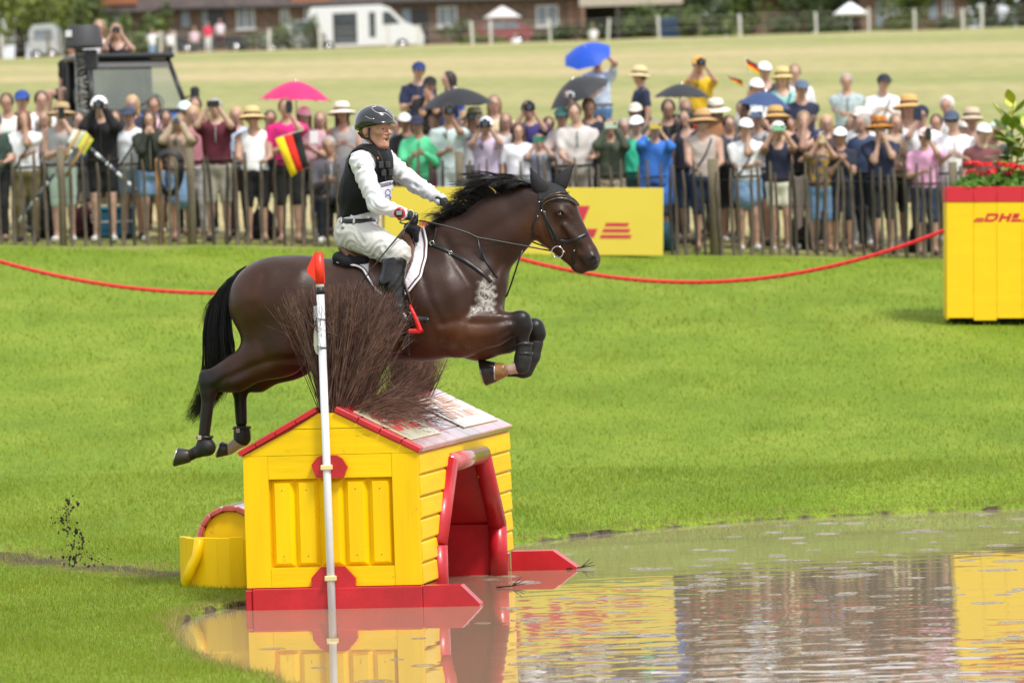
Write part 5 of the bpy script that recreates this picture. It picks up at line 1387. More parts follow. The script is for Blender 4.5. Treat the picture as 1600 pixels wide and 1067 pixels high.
# geraniums and the leafy plants in the planter
LEAFD = mat('geranium_leaf', (.04, .13, .012), rough=.65, var=.5, vs=30, c2=(.10, .22, .02), spec=.2); PETAL = mat('red_petal', (.72, .012, .018), rough=.5, var=.25, vs=40)
STEM = mat('green_stem', (.10, .18, .04), rough=.6)
def geranium(x, y, lab):
    e = empty('geranium', HP_((x, y, PH - .06))); tag(e, lab, 'flower', 'geraniums in the planter box')
    lf = MB()
    for i in range(90):
        a = RNG.uniform(0, 2*math.pi); r = .22 * math.sqrt(RNG.random()); z = .05 + .17 * RNG.random() * (1.15 - r / .25); s = RNG.uniform(.035, .06)
        c = np.array((r * math.cos(a), r * math.sin(a), z)); t1 = RNG.uniform(0, 6.28); n_ = np.array((.6 * math.cos(a), .6 * math.sin(a) - .3, .8)); _, s1, s2 = frame(n_)
        pts = [c + s * (math.cos(q) * s1 + math.sin(q) * s2) * (1 + .12 * math.cos(5*q)) - n_ * .012 * math.cos(2*q) for q in np.linspace(0, 2*math.pi, 9)[:-1]]
        lf.add([c + n_ * .006] + pts, [(0, 1 + j, 1 + (j+1) % 8) for j in range(8)])
    o = lf.build('leaves', LEAFD, e); tag(o, kind='stuff')
    for i in range(7):
        a = RNG.uniform(0, 6.28); r = .19 * math.sqrt(RNG.random()); h = .26 + RNG.uniform(-.05, .09) - .2 * r
        c = np.array((r * math.cos(a) + .02, r * math.sin(a) - .05, h)); q = MB(); q.tube([(c[0] * .4, c[1] * .4, .05), V3(c)], .004, 5); q.build('stem', STEM, e, True)
        fl_ = MB()
        for j in range(34):
            d = RNG.normal(0, 1, 3); d /= np.linalg.norm(d); d[2] = abs(d[2]) * .8 - .1; p = c + d * RNG.uniform(.02, .052) * np.array((1.35, 1.35, .8)); _, s1, s2 = frame(d); s = RNG.uniform(.016, .026)
            fl_.add([p - s*s1, p - s*s2*.8 + d*.004, p + s*s1, p + s*s2*.8 + d*.004], [(0, 1, 2, 3)])
        fl_.build('flower_head', PETAL, e)
PM = Matrix.Translation(V3(pc)) @ Matrix.Rotation(R(-3), 4, 'Z') @ Matrix.Rotation(R(1.6), 4, 'Y')
def HP_(p): return V3(PM @ Vector(p))
gl_ = ['leftmost red geranium hanging over the planter corner', 'red geranium second from the left in the planter', 'red geranium third from the left under the leafy plant', 'red geranium at the right photo edge in the planter']
for i, (x, y) in enumerate(((.30, .22), (.55, .30), (.80, .22), (1.06, .27))): geranium(x, y, gl_[i])
for i, (x, y) in enumerate(((1.35, .25), (1.7, .3), (2.05, .25))): geranium(x, y, ('fifth', 'sixth', 'seventh')[i] + ' red geranium from the left in the planter')
LEAFY = mat('broad_leaf', (.16, .30, .03), rough=.42, var=.35, vs=6, c2=(.30, .40, .05)); LEAFY2 = mat('young_leaf', (.50, .50, .04), rough=.42, var=.25, vs=6)
def leafy(x, y, H, lab, seed):
    rg = np.random.default_rng(seed)
    e = empty('broadleaf_plant', HP_((x, y, PH - .06))); tag(e, lab, 'plant', 'broadleaf plants in the planter box')
    for k in range(3):
        q = MB(); tx, ty = rg.normal(0, .10, 2); q.tube([(0, 0, 0), (tx * .5, ty * .5, H * .5), (tx, ty, H * (.7 + .15 * k))], [.013, .011, .006], 6); q.build('stem', STEM, e, True)
        for i in range(15):
            t = .22 + .78 * i / 14; base = np.array((tx * t, ty * t, H * (.7 + .15 * k) * t)); an = i * 2.4 + k; el = R(12 + 52 * (i / 14)); L = rg.uniform(.34, .44) * (1.05 - .3 * t); W = L * .22
            d = np.array((math.cos(an) * math.cos(el), math.sin(an) * math.cos(el), math.sin(el))); sd_ = np.array((-math.sin(an), math.cos(an), 0)); u = np.cross(sd_, d)
            lf = MB(); row = []
            for j, w_l in enumerate((.15, .75, 1., .8, .4, .03)):
                tt = j / 5; c = base + d * L * tt - np.array((0, 0, 1)) * .35 * L * tt * tt; vs_ = [c - sd_ * W * w_l + u * W * .35 * w_l, c, c + sd_ * W * w_l + u * W * .35 * w_l]; row += vs_
            lf.add(row, [(j*3 + m_, j*3 + m_ + 1, j*3 + m_ + 4, j*3 + m_ + 3) for j in range(5) for m_ in (0, 1)])
            o = lf.build('leaf', LEAFY2 if i >= 13 else LEAFY, e, True)
leafy(.70, .48, .95, 'tall glossy green broadleaf plant behind the geraniums at the right edge', 3)
leafy(1.32, .55, .95, 'tall broadleaf plant in the planter beyond the right photo edge', 5)
# rope hook on the planter's corner
# red rope sagging between posts
ROPE = mat('red_rope', (.66, .015, .018), rough=.6, var=.12, vs=30, bump=.5, bs=60)
def rope(name, lab, a, b_, sag_px, loc):
    pa, pb_ = np.array(a), np.array(b_); pts = []; L = np.linalg.norm(pb_ - pa); N = 90
    for i in range(N + 1):
        t = i / N; p = pa + (pb_ - pa) * t; p[2] -= 4 * sag_px * t * (1 - t); pts.append(p)
    V = []; F = []; n_ = 9; r0 = .021
    pts2 = []
    for i in range(N * 4 + 1):
        q = i / 4; k = min(int(q), N - 1); pts2.append(pts[k] + (pts[k+1] - pts[k]) * (q - k))
    for i, p in enumerate(pts2):
        _, s, u = frame(pts2[min(i+1, len(pts2)-1)] - pts2[max(i-1, 0)])
        for j in range(n_):
            an = 2*math.pi*j/n_; r = r0 * (1 + .14 * math.cos(3 * an - i * .9)); V.append(p + r * (math.cos(an) * s + math.sin(an) * u))
    F = np.array([(i*n_ + j, i*n_ + (j+1) % n_, (i+1)*n_ + (j+1) % n_, (i+1)*n_ + j) for i in range(len(pts2)-1) for j in range(n_)])
    o = obj(name, np.array(V), F, ROPE); tag(o, lab, 'rope', 'red barrier ropes')
ra = atY(1475, 360, 54.5); rm = atY(730, 378, 55.5)
mid = (ra + rm) / 2; lowp = atY(1102, 440, 55)
rope('rope', 'red rope sagging from the planter box to behind the horse', ra, rm, float(mid[2] - lowp[2]) + .005, 0)
rl = atY(-60, 390, 56); rr2 = atY(735, 392, 55.6); lp = atY(335, 455, 55.8)
rope('rope', 'red rope sagging across the lawn left of the horse', rl, rr2, float((rl[2] + rr2[2]) / 2 - lp[2]) + .02, 0)
hk = MB(); hk.tube([V3(ra + np.array((-.0, 0, .0))), V3(ra + np.array((.03, .03, .02))), V3(pc + np.array((.0, -.01, 1.0)))], .006, 6)
WOODP = mat('dark_post', (.06, .05, .045), rough=.6)
rp = empty('rope_post', (rm[0] + .03, rm[1] + .05, gz(rm[0], rm[1]))); tag(rp, 'dark post holding the red rope hidden behind the horse neck', 'post')
mb = MB(); mb.tube([(0, 0, -.2), (0, 0, float(rm[2]) - gz(rm[0], rm[1]) + .1)], .03, 10); mb.build('post', WOODP, rp, True)
mb = MB(); mb.tube([(.03 * math.cos(a) , .03 * math.sin(a) - .02, float(rm[2]) - gz(rm[0], rm[1])) for a in np.linspace(0, 6.28, 12)], .012, 6); mb.build('hook', STEEL, rp, True)

# ------------------------------------------------------------------ sponsor banner board in front of the fence
BY = 63.9
b0, b1 = atY(600, 395, BY), atY(1036, 397, BY); b2 = atY(1036, 294, BY)
bl = float(np.linalg.norm(b1 - b0)); bhh = float(np.linalg.norm(b2 - b1))
BAN = mat('banner_yellow', (.72, .55, .06), rough=.55, var=.03, vs=1.5)
banner = empty('banner_board', b0); tag(banner, 'yellow sponsor board with red lettering leaning on the fence behind the horse', 'banner')
banner.rotation_euler = (0, -math.atan2(b1[2] - b0[2], b1[0] - b0[0]), 0)
mb = MB(); mb.cbox((0, 0, -.02), (bl, .03, bhh), .004); mb.build('board', BAN, banner)
lk = .395
lettering('lettering', mat('banner_red', (.55, .03, .06), rough=.5, var=.04), lambda u, v, up: (bl - .41 - 5.76 * lk * .99 + u * lk * .99, -.001 - up, .20 + v * lk), banner, True, .003)
for x in (.4, bl / 2, bl - .4):
    mb = MB(); mb.cbox((x - .02, .032, -.3), (x + .02, .07, bhh - .05), .004); mb.build('stake', WOODP, banner)

# ------------------------------------------------------------------ chestnut paling fence
PAL = [mat('weathered_paling', (.10, .076, .054), rough=.9, var=.4, vs=9, bump=.6, bs=40, stretch=(1, 1, .2), c2=(.17, .135, .10)), mat('dark_paling', (.05, .04, .03), rough=.9, var=.4, vs=9, bump=.6, bs=40, stretch=(1, 1, .2))]
fence = empty('paling_fence', (0, 64.5, 0)); tag(fence, 'weathered split wood paling fence in front of the crowd', 'fence')
WIRE = mat('fence_wire', (.06, .06, .06), rough=.5, metal=.8)
fx = []; x = -7.2
while x < 7.9:
    fx.append(x); x += RNG.uniform(.10, .18) if x < 1.5 else RNG.uniform(.085, .15)
wires = [[], [], []]
big = [(-5.62, .05), (-3.99, .055), (2.60, .075), (-.6, .055), (5.62, .06)]
for i, x in enumerate(fx):
    if any(abs(x - bx) < .08 for bx, _ in big): continue
    g = gz(x, 64.5); h = RNG.uniform(1.04, 1.20); lean = RNG.normal(0, .03); r = RNG.uniform(.020, .029)
    q = MB(); k = 5; off = RNG.normal(0, .006, (k + 1, 2)); n_ = 5; tw = RNG.uniform(0, 6)
    pts = [np.array((lean * t + off[j][0], off[j][1], -.05 + (h + .05) * t)) for j, t in enumerate(np.linspace(0, 1, k + 1))]
    q.tube(pts, [r * RNG.uniform(.85, 1.12) for _ in range(k)] + [r * .55], n_, flat=1.25)
    o = q.build('paling', PAL[0 if RNG.random() < .7 else 1], fence); o.location = (x, 0, g); o.rotation_euler = (0, 0, tw * 0)
    for w_i, wz_ in enumerate((.22, .62, .95)): wires[w_i].append((x, -.032, g + wz_))
for W_ in wires:
    q = MB(); q.tube(W_, .0022, 5); q.build('wire', WIRE, fence, True)
POSTM = mat('round_post', (.16, .13, .085), rough=.9, var=.35, vs=7, bump=.6, bs=30, stretch=(1, 1, .25)); POSTO = mat('new_post', (.42, .20, .05), rough=.8, var=.3, vs=7, bump=.4, bs=30, stretch=(1, 1, .25))
for x, r in big:
    q = MB(); q.tube([(0, 0, -.2), (.01, 0, .6), (0, 0, 1.22)], [r, r * .96, r * .93], 12); o = q.build('post', POSTO if x == -4.0 else POSTM, fence, True); o.location = (x, .07, gz(x, 64.5))
# ================================================================== spectators
SKINS = [mat('skin_%d' % i, c, rough=.5, var=.08, vs=12) for i, c in enumerate([(.47, .28, .205), (.41, .235, .165), (.50, .31, .235), (.33, .18, .12)])]
HAIRS = {k: mat('hair_' + k, c, rough=.55, var=.3, vs=20) for k, c in dict(brown=(.075, .040, .022), dark=(.022, .016, .013), blonde=(.48, .33, .15), grey=(.34, .32, .30), light=(.26, .17, .09), red=(.20, .08, .04), white=(.6, .6, .58)).items()}
CLOTH = {}
def cloth(c):
    c = col(c); key = tuple(round(v, 3) for v in c)
    if key not in CLOTH: CLOTH[key] = mat('cloth_%d' % len(CLOTH), c, rough=.85, var=.07, vs=6, bump=.25, bs=18)
    return CLOTH[key]
FLORAL = {}
def floral(c, c2, sc=26):
    key = (c, c2, sc)
    if key not in FLORAL: FLORAL[key] = mat('print_%d' % len(FLORAL), col(c), rough=.85, var=.1, vs=sc, c2=col(c2))
    return FLORAL[key]
def ik(S, T, l1, l2, pole):
    S, T = np.array(S, float), np.array(T, float); d = T - S; L = np.linalg.norm(d)
    mx = (l1 + l2) * .985
    if L > mx: T = S + d * mx / L; d = T - S; L = mx
    a = (l1*l1 - l2*l2 + L*L) / (2*L); h = math.sqrt(max(l1*l1 - a*a, 0)); u = d / L
    p = np.array(pole, float); p = p - u * (p @ u); p /= np.linalg.norm(p) + 1e-9
    return S + u * a + p * h, T
POSES = {   # right hand, left hand (x is the viewer's right, -y is towards the camera, z up; for a body 1.75 tall)
 'down': ((.27, -.02, .80), (-.27, -.02, .80)), 'photo': ((.065, -.27, 1.60), (-.065, -.27, 1.60)), 'photo1': ((.03, -.26, 1.60), (-.06, -.20, 1.14)),
 'photor': ((.06, -.20, 1.14), (-.03, -.26, 1.60)), 'clasp': ((.025, -.20, 1.46), (-.03, -.19, 1.44)), 'chin': ((.02, -.13, 1.53), (.06, -.19, 1.14)), 'fence': ((.16, -.33, 1.06), (-.14, -.34, 1.06)),
 'cross': ((-.13, -.17, 1.20), (.13, -.19, 1.17)), 'hold': ((.07, -.27, 1.20), (-.09, -.25, 1.18)), 'up': ((.10, -.16, 1.90), (-.10, -.24, 1.20)), 'ear': ((.17, -.02, 1.62), (-.2, -.16, 1.05)), 'umb': ((.16, -.18, 1.36), (-.24, -.05, .86)), 'umbup': ((.05, -.16, 1.72), (-.02, -.18, 1.18)), 'prayer': ((.02, -.23, 1.30), (-.02, -.23, 1.30)), 'akimbo': ((.24, .02, 1.0), (-.24, .02, 1.0))}
_EYEQ = None
def add_fingers(V, F, wrist, d, nrm, sd_):
    for i, L in enumerate((.9, 1., .95, .78)):
        p = wrist + d * .075 + sd_ * (1.5 - i) * .019; pts = [p]; a = 0
        for cu, ln in ((35, .04), (45, .03)):
            a += R(cu); p = p + (d * math.cos(a) + nrm * math.sin(a)) * ln * L; pts.append(p)
        _ft(V, F, pts, (.0095, .009, .006))
    p = wrist + d * .03 + sd_ * .026; _ft(V, F, [p, p + (d * .6 + sd_ * .5 + nrm * .4) * .04, p + (d * 1.2 + sd_ * .5 + nrm * .9) * .045], (.012, .010, .007))
def _ft(V, F, pts, rr):
    b = len(V)
    for i, p in enumerate(pts):
        _, s, u = frame(pts[min(i+1, len(pts)-1)] - pts[max(i-1, 0)])
        for j in range(4): a = R(45 + 90*j); V.append(p + rr[i] * (math.cos(a) * s + math.sin(a) * u))
    k = len(pts)
    F += [(b + i*4 + j, b + i*4 + (j+1) % 4, b + (i+1)*4 + (j+1) % 4, b + (i+1)*4 + j) for i in range(k-1) for j in range(4)] + [tuple(b + (k-1)*4 + j for j in range(4))]
def ax_mix(c, half, fine, coarse):
    def f(lo, hi):
        return np.concatenate([np.arange(lo, c - half, coarse), np.arange(c - half, c + half, fine), np.arange(c + half, hi + coarse, coarse)])
    return f
HATMESH = {}
def hat_mesh(kind):
    if kind in HATMESH: return HATMESH[kind]
    q = MB()
    if kind == 'cap':
        prof = [(.101 * math.cos(R(a)), -.006 + .098 * math.sin(R(a))) for a in (0, 18, 36, 54, 72, 86)]; q.lathe(prof, 18)
        q.v = [(x * .93, y * 1.06, z) for x, y, z in q.v]
        m_ = 9; top = []; bot = []
        for i in range(m_):
            a = R(205 + 130 * i / (m_ - 1)); top.append((.094 * math.cos(a), .104 * math.sin(a), .002)); r = .095 * math.sin(math.pi * i / (m_ - 1)) ** .6
            bot.append((.094 * math.cos(a) * 1.03, .104 * math.sin(a) - r, -.004 - .046 * math.sin(math.pi * i / (m_-1))))
        vs = top + bot + [(x, y, z - .006) for x, y, z in bot] + [(x, y, z - .006) for x, y, z in top]
        q.add(vs, [(r_*m_ + i, r_*m_ + i + 1, (r_+1)*m_ + i + 1, (r_+1)*m_ + i) for r_ in range(3) for i in range(m_ - 1)])
    else:
        wd = .19 if kind == 'sunhat' else .145
        prof = [(wd, -.035), (wd - .02, -.022), (.13, -.006), (.102, .0), (.100, .04), (.092, .085), (.075, .105), (.04, .113), (.004, .112)]
        q.lathe(prof, 20); q.v = [(x * .96, y * 1.05, z + .02 * (x / .2) ** 2 * 0 - .014 * abs(y) / .2) for x, y, z in q.v]
        wl = len(q.v); prof = [(wd, -.037), (.13, -.010), (.098, -.004), (.09, .05)]; p2 = MB(); p2.lathe(prof, 20); q.add([(x * .96, y * 1.05, z - .014 * abs(y) / .2) for x, y, z in p2.v], p2.f)
    HATMESH[kind] = q.mesh('hat_' + kind, None, True); HATMESH[kind].materials.append(cloth((.6, .6, .6)))
    return HATMESH[kind]
BANDM = {}
def person(px, top, Y, label, topc, botc, kind='tee', bottom='shorts', hat=None, hatc='#ffffff', hair='brown', hairlen=0, pose='down', yaw=0., lean=0., fat=1.14, skin=0, h=None, seat=None, pr=None, glasses=False, group='spectators behind the fence', base=None, cat='person', h_force=None):
    """one spectator; head top at pixel (px, top), standing at distance Y; the ground there sets the height"""
    H = atY(px, top, Y); g = gz(H[0], Y) if base is None else base
    tall = 1.75 + (.035 if hat in ('cap',) else .03 if hat else 0) - (.42 if seat else 0)
    if base == 'free': sc = (h or 1.7) / 1.75; g = H[2] - tall * sc
    else: sc = h_force / 1.75 if h_force else (H[2] - g) / tall
    if not (.80 < sc < 1.12) and base is None: print('HEIGHT?', label, round(sc * 1.75, 2))
    e = empty('person', (H[0], Y, g), R(yaw), sc); tag(e, label, cat, group)
    lod = 1. if Y < 65.75 else 1.32 if Y < 100 else 2.
    seed = zlib.crc32(label.encode()) % 1000; rg = np.random.default_rng(seed)
    dz = -.42 if seat else 0.
    sk = SKINS[skin if skin else int(rg.integers(0, 3))]
    lx = lambda z: lean * (z - .9)                      # sideways lean
    def P(x, y, z): return np.array((x + lx(z + 0) * (1 if z > .9 else 0), y, z + (dz if z > .75 or not seat else 0)))
    f_ = fat
    B = [ell(P(0, 0, 1.27), (.158 * (.5 + .5*f_), .105 * f_, .18), k=.06), ell(P(0, -.005 * f_, 1.07), (.142 * f_, .105 * f_, .16), k=.08), ell(P(0, .01, .93), (.165 * (.4 + .6*f_), .118 * f_, .13), k=.08),
         cap(P(-.160, .015, 1.375), P(.160, .015, 1.375), .056, k=.06), cap(P(0, .02, 1.40), P(0, .0, 1.55), .064, .056, k=.04), cap(P(-.13, .02, 1.385), P(-.02, .02, 1.455), .045, .045, k=.05), cap(P(.13, .02, 1.385), P(.02, .02, 1.455), .045, .045, k=.05)]
    hx, hy_ = rg.normal(0, .012), 0
    HD = P(hx, -.018, 1.618)
    hdp = [ell(HD + (0, .008, .024), (.080, .096, .106), k=.03), cap(HD + (0, -.02, -.03), HD + (0, -.045, -.075), .056, .034, k=.03), cap(HD + (0, -.085, .015), HD + (0, -.105, -.02), .010, .014, k=.012),
           ell(HD + (.074, .01, -.01), (.010, .020, .030), k=.01), ell(HD + (-.074, .01, -.01), (.010, .020, .030), k=.01), cap(HD + (-.028, -.078, .022), HD + (.028, -.078, .022), .016, k=.02),
           ell(HD + (.03, -.092, .003), (.014, .014, .010), k=0, op='-'), ell(HD + (-.03, -.092, .003), (.014, .014, .010), k=0, op='-'), cap(HD + (-.016, -.078, -.052), HD + (.016, -.078, -.052), .012, k=.01)]
    rh, lh = POSES[pose]
    rh = np.array(rh) + rg.normal(0, .012, 3); lh = np.array(lh) + rg.normal(0, .012, 3)
    A = {}
    for s, T in ((1, rh), (-1, lh)):
        S = P(.192 * s * (.75 + .25 * f_), .015, 1.37); T = P(*T)
        pole = (.55 * s, .35, -.9) if T[2] - (dz) > 1.1 else (.3 * s, .9, -.2)
        E, T = ik(S, T, .285, .245, pole); A[s] = (S, E, T)
    armp = []; hands = []
    for s in (1, -1):
        S, E, T = A[s]; d = T - E; d /= np.linalg.norm(d)
        armp += [[cap(S, E, .056 * (.6 + .4*f_), .044 * (.6 + .4*f_), k=.03), cap(E, T, .044 * (.6 + .4*f_), .028, k=.02)]]
        nr = np.array((-.5 * s, -.1, -.6)) if pose in ('down', 'umb') else np.array((-.4 * s, .3, .5)); nr = nr - d * (nr @ d); nr /= np.linalg.norm(nr); sd_ = np.cross(d, nr)
        hands.append((T, d, nr, sd_)); armp[-1].append(cap(T, T + d * .065, .026, .030, (1, 1, 1), k=.02))
    L = []
    for s in (1, -1):
        if seat: hip, kn, an = np.array((.09*s, .0, .50)), np.array((.13*s, -.42, .52)), np.array((.12*s, -.40, .09))
        else:
            st = rg.normal(0, .025); hip, kn, an = np.array((.085*s, .01, .90)), np.array((.095*s, -.012 + st * .5, .49)), np.array((.10*s, .03 + st, .085))
        ft = an + np.array((.018 * s, -.155, -.045))
        L.append([cap(hip, kn, .086 * (.5 + .5*f_), .056, k=.05), cap(kn, an, .054, .036, k=.03), cap(an + np.array((0, .02, -.04)), ft, .042, .036, k=.02), cap(kn + np.array((0, .03, -.12)), kn + np.array((0, .02, -.2)), .042, .036, k=.03)])
    body = B + hdp + armp[0] + armp[1] + L[0] + L[1]
    v, f = sdf_mesh(body, .02, [ax_mix(HD[0], .09, .015 * lod, .031 * lod), ax_mix(-.03, .10, .0175 * lod, .030 * lod), ax_mix(HD[2] - .015, .125, .0145 * lod, .035 * lod)])
    V = list(relax(v, f, 1)); F = [tuple(q) for q in f.tolist()]
    for T, d, nr, sd_ in hands: add_fingers(V, F, T, d, nr, sd_)
    obj('body', V, F, sk, e)
    # eyes, shared mesh
    global _EYEQ
    if glasses:
        q = MB(); q.tube([HD + (-.062, -.075, .008), HD + (-.03, -.106, .006), HD + (0, -.108, .012), HD + (.03, -.106, .006), HD + (.062, -.075, .008)], [.014, .020, .008, .020, .014], 8); q.build('sunglasses', BLACKT, e, True)
    else:
        if _EYEQ is None:
            q = MB(); q.ball((0, 0, 0), (.011, .005, .0055), 8, 5); _EYEQ = q.mesh('eye', mat('dark_eye', (.05, .035, .03), rough=.3), True)
        for s in (1, -1): o = link('eye', _EYEQ, e); o.location = V3(HD + (.03 * s, -.083, .003))
    if not glasses:
        q = MB(); q.ball(V3(HD + (0, -.088, -.054)), (.022, .006, .006), 8, 5); q.build('mouth', mat('lips', (.40, .13, .11), rough=.5), e, True)
    # clothes
    tm = topc if not isinstance(topc, (str, tuple)) else cloth(topc); bm_ = botc if not isinstance(botc, (str, tuple)) else cloth(botc)
    g_ = .016 if kind not in ('jacket', 'cape') else .026
    tp = [grow(p, g_) for p in B[:2]] + [ell(P(0, .01, .95), (.178 * (.4 + .6*f_), .130 * f_, .10), k=.06), cap(P(-.155, .015, 1.37), P(.155, .015, 1.37), .054 + g_ * .8, k=.05), cap(P(-.13, .02, 1.385), P(-.02, .02, 1.44), .045 + g_ * .7, k=.05), cap(P(.13, .02, 1.385), P(.02, .02, 1.44), .045 + g_ * .7, k=.05)]
    if kind != 'tank': tp.append(cap(P(0, .018, 1.40), P(0, .015, 1.455), .072, .066, k=.03))
    sl = {'tank': 0, 'tee': .62, 'polo': .70, 'long': 2, 'jacket': 2, 'cape': 1.2, 'dress': .5, 'tankdress': 0}[kind]
    for s, ap in ((1, armp[0]), (-1, armp[1])):
        S, E, T = A[s]
        if sl > 0:
            t = min(sl, 1.); tp.append(cap(S, S + (E - S) * t, .060 + g_ * .4, .055 + g_ * .5, k=.03))
        if sl > 1: tp.append(cap(E, E + (T - E) * (.92 if sl > 1.5 else .4), .050 + g_ * .5, .036 + g_ * .4, k=.02))
    if kind in ('dress', 'tankdress'): tp += [cap(P(0, .01, .93), np.array((0, .01, .58)), .17, .21, (1, .72, 1), k=.05)]
    if kind == 'cape': tp += [cap(P(0, .03, 1.2), P(0, .05, .75), .22, .27, (1, .62, 1), k=.06)]
    zc = .86 if kind not in ('dress', 'tankdress', 'cape') else .5
    if kind in ('tank', 'tankdress'): tp += [dict(cap(P(0, -.06, 1.47), P(0, -.05, 1.40), .070, .06), op='-'), dict(cap(P(.25, 0, 1.40), P(.22, 0, 1.33), .06, .05), op='-'), dict(cap(P(-.25, 0, 1.40), P(-.22, 0, 1.33), .06, .05), op='-')]
    else: tp += [dict(cap(P(0, -.07, 1.49), P(0, -.03, 1.45), .050, .045), op='-')]
    solid('jacket' if kind in ('jacket', 'cape') else 'dress' if 'dress' in kind else 'top', tp + [cut((0, 0, -1), -(zc + (dz if zc > .75 else 0)))], tm, e, .0245 * lod, fold=.008, fsc=.9, seed=seed % 17)
    if kind not in ('dress', 'tankdress'):
        bt_ = [ell(P(0, .01, .92), (.176 * (.4 + .6*f_), .128 * f_, .135), k=.05)]
        ln = {'shorts': .62, 'long_shorts': 1.0, 'trousers': 9, 'skirt': .7, 'mini': .45}[bottom]
        for lp in L:
            a, kn = lp[0]['a'], lp[0]['b']; an = lp[1]['b']
            t = min(ln, 1.); bt_.append(cap(a, a + (kn - a) * t, .098 * (.5 + .5*f_), .088 if ln < 1 else .072, k=.04))
            if ln > 1: bt_.append(cap(kn, an, .070, .055, k=.03))
        if bottom in ('skirt', 'mini') and not seat: bt_.append(cap(P(0, .01, .92), np.array((0, .0, .92 - .42 * ln)), .16, .20, (1, .72, 1), k=.05))
        solid('trousers' if ln > 1 else 'skirt' if bottom in ('skirt', 'mini') else 'shorts', bt_ + [cut((0, 0, 1), 1.0 + dz)], bm_, e, .027 * lod, fold=.005, fsc=.9, seed=seed % 13)
    shc = cloth(((.7, .7, .7), (.05, .05, .05), (.3, .2, .15))[seed % 3])
    for lp in L:
        a, b_ = lp[2]['a'], lp[2]['b']; solid('shoe', [cap(a + np.array((0, .02, -.005)), b_ + np.array((0, -.02, -.004)), .050, .044, k=.02), cut((0, 0, 1), .10)], shc, e, .028)
    # hair
    hm = HAIRS[hair]
    hp_ = [ell(HD + (0, .018, .026), (.093, .104, .112), k=.02)]
    if hairlen: 
        hp_ += [cap(HD + (.062, .02, -.02), HD + (.082, .0, -.10 - .10 * hairlen), .034, .026, k=.04), cap(HD + (-.062, .02, -.02), HD + (-.082, .0, -.10 - .10 * hairlen), .034, .026, k=.04), cap(HD + (0, .06, 0), HD + (0, .085, -.08 - .12 * hairlen), .07, .05, k=.05)]
    fc = [ell(HD + (0, -.085, -.030), (.064, .075, .092), op='-')]
    if not hairlen: fc.append(cut((0, -.55, -1), float(np.array((0, -.55, -1)) @ (HD + (0, .03, -.055)))))
    solid('hair', hp_ + fc, hm, e, .0185 * lod)
    if hat:
        o = link('hat', hat_mesh('cap' if hat == 'cap' else hat), e); o.location = V3(HD + (0, .004, .050 if hat == 'cap' else .048)); o.scale = (1.1, 1.08, 1.05); o.rotation_euler = (R(-6), 0, R(float(rg.normal(0, 8))))
        o.material_slots[0].link = 'OBJECT'; o.material_slots[0].material = cloth(hatc) if isinstance(hatc, (str, tuple)) else hatc
        if hat != 'cap':
            if 'band' not in BANDM: q = MB(); q.lathe([(.104, .002), (.1045, .028), (.103, .03)], 20); q.v = [(x * .96, y * 1.05, z) for x, y, z in q.v]; BANDM['band'] = q.mesh('hat_band', cloth('#4a3a30'), True)
            b2 = link('hat_band', BANDM['band'], o)
    if Y < 100:
        zs = P(0, 0, 1.15)[2] - 1.15; fr = -.118 * f_ - g_ - .012
        def line(nm, pts, r_, m_): q = MB(); q.tube([(x, y, z + zs) for x, y, z in pts], r_, 6); q.build(nm, m_, e, True)
        if pr and pr[0] in ('camera', 'compact'): line('camera_strap', [(-.075, .02, 1.46), (-.07, fr + .03, 1.36), (-.045, fr - .03, 1.30), (-.03, -.2, 1.44)], .009, BLACKT)
        elif seed % 4 == 0: line('bag_strap', [(.11, .03, 1.455), (.09, fr + .035, 1.36), (.02, fr - .004, 1.2), (-.09, fr + .015, 1.05), (-.17, fr + .06, .95)], .012, cloth('#2a2a2e'))
        elif 'backpack' in label or 'blue straps' in label:
            for s in (-1, 1): line('backpack_strap', [(.10 * s, .05, 1.465), (.105 * s, fr + .045, 1.38), (.115 * s, fr + .02, 1.22), (.14 * s, .0, 1.10)], .016, cloth(('#2a3044', '#30302c')[seed % 2]))
        if kind in ('polo', 'jacket', 'long'): line('placket', [(0, fr + .03, 1.40), (0, fr - .002, 1.30), (0, fr - .004, 1.2 if kind == 'polo' else .95)], .007, cloth('#4a4644' if seed % 2 else '#b8b4b0'))
        if 'print' in label: q = MB(); q.cbox((-.07, fr - .006, 1.18 + zs), (.05, fr + .02, 1.26 + zs), .005); q.build('shirt_print', floral('#2c2a30', '#4ab08c' if 'green' in label else '#c89a70', 40), e)
        if fat > 1.13 or kind == 'polo': line('belt', [(.165 * math.cos(a) * (.4 + .6*f_) * 1.09, .01 + .128 * f_ * math.sin(a) * 1.08, .985) for a in np.linspace(math.pi, 2*math.pi, 11)], .014, cloth('#2c221c'))
    # what the hands hold
    M_ = Matrix.Translation((H[0], Y, g)) @ Matrix.Rotation(R(yaw), 4, 'Z') @ Matrix.Diagonal((sc, sc, sc, 1))
    def W(p): return M_ @ Vector(V3(p))
    if pr:
        what, plab = pr[0], pr[1]
        c = (A[1][2] + A[-1][2]) / 2 if pose == 'photo' else (A[-1][2] if pose == 'photor' else A[1][2])
        c = np.array(c) + np.array((0, -.03, .055)); held(what, W(c), R(yaw), plab, pr[2] if len(pr) > 2 else None)
    return e
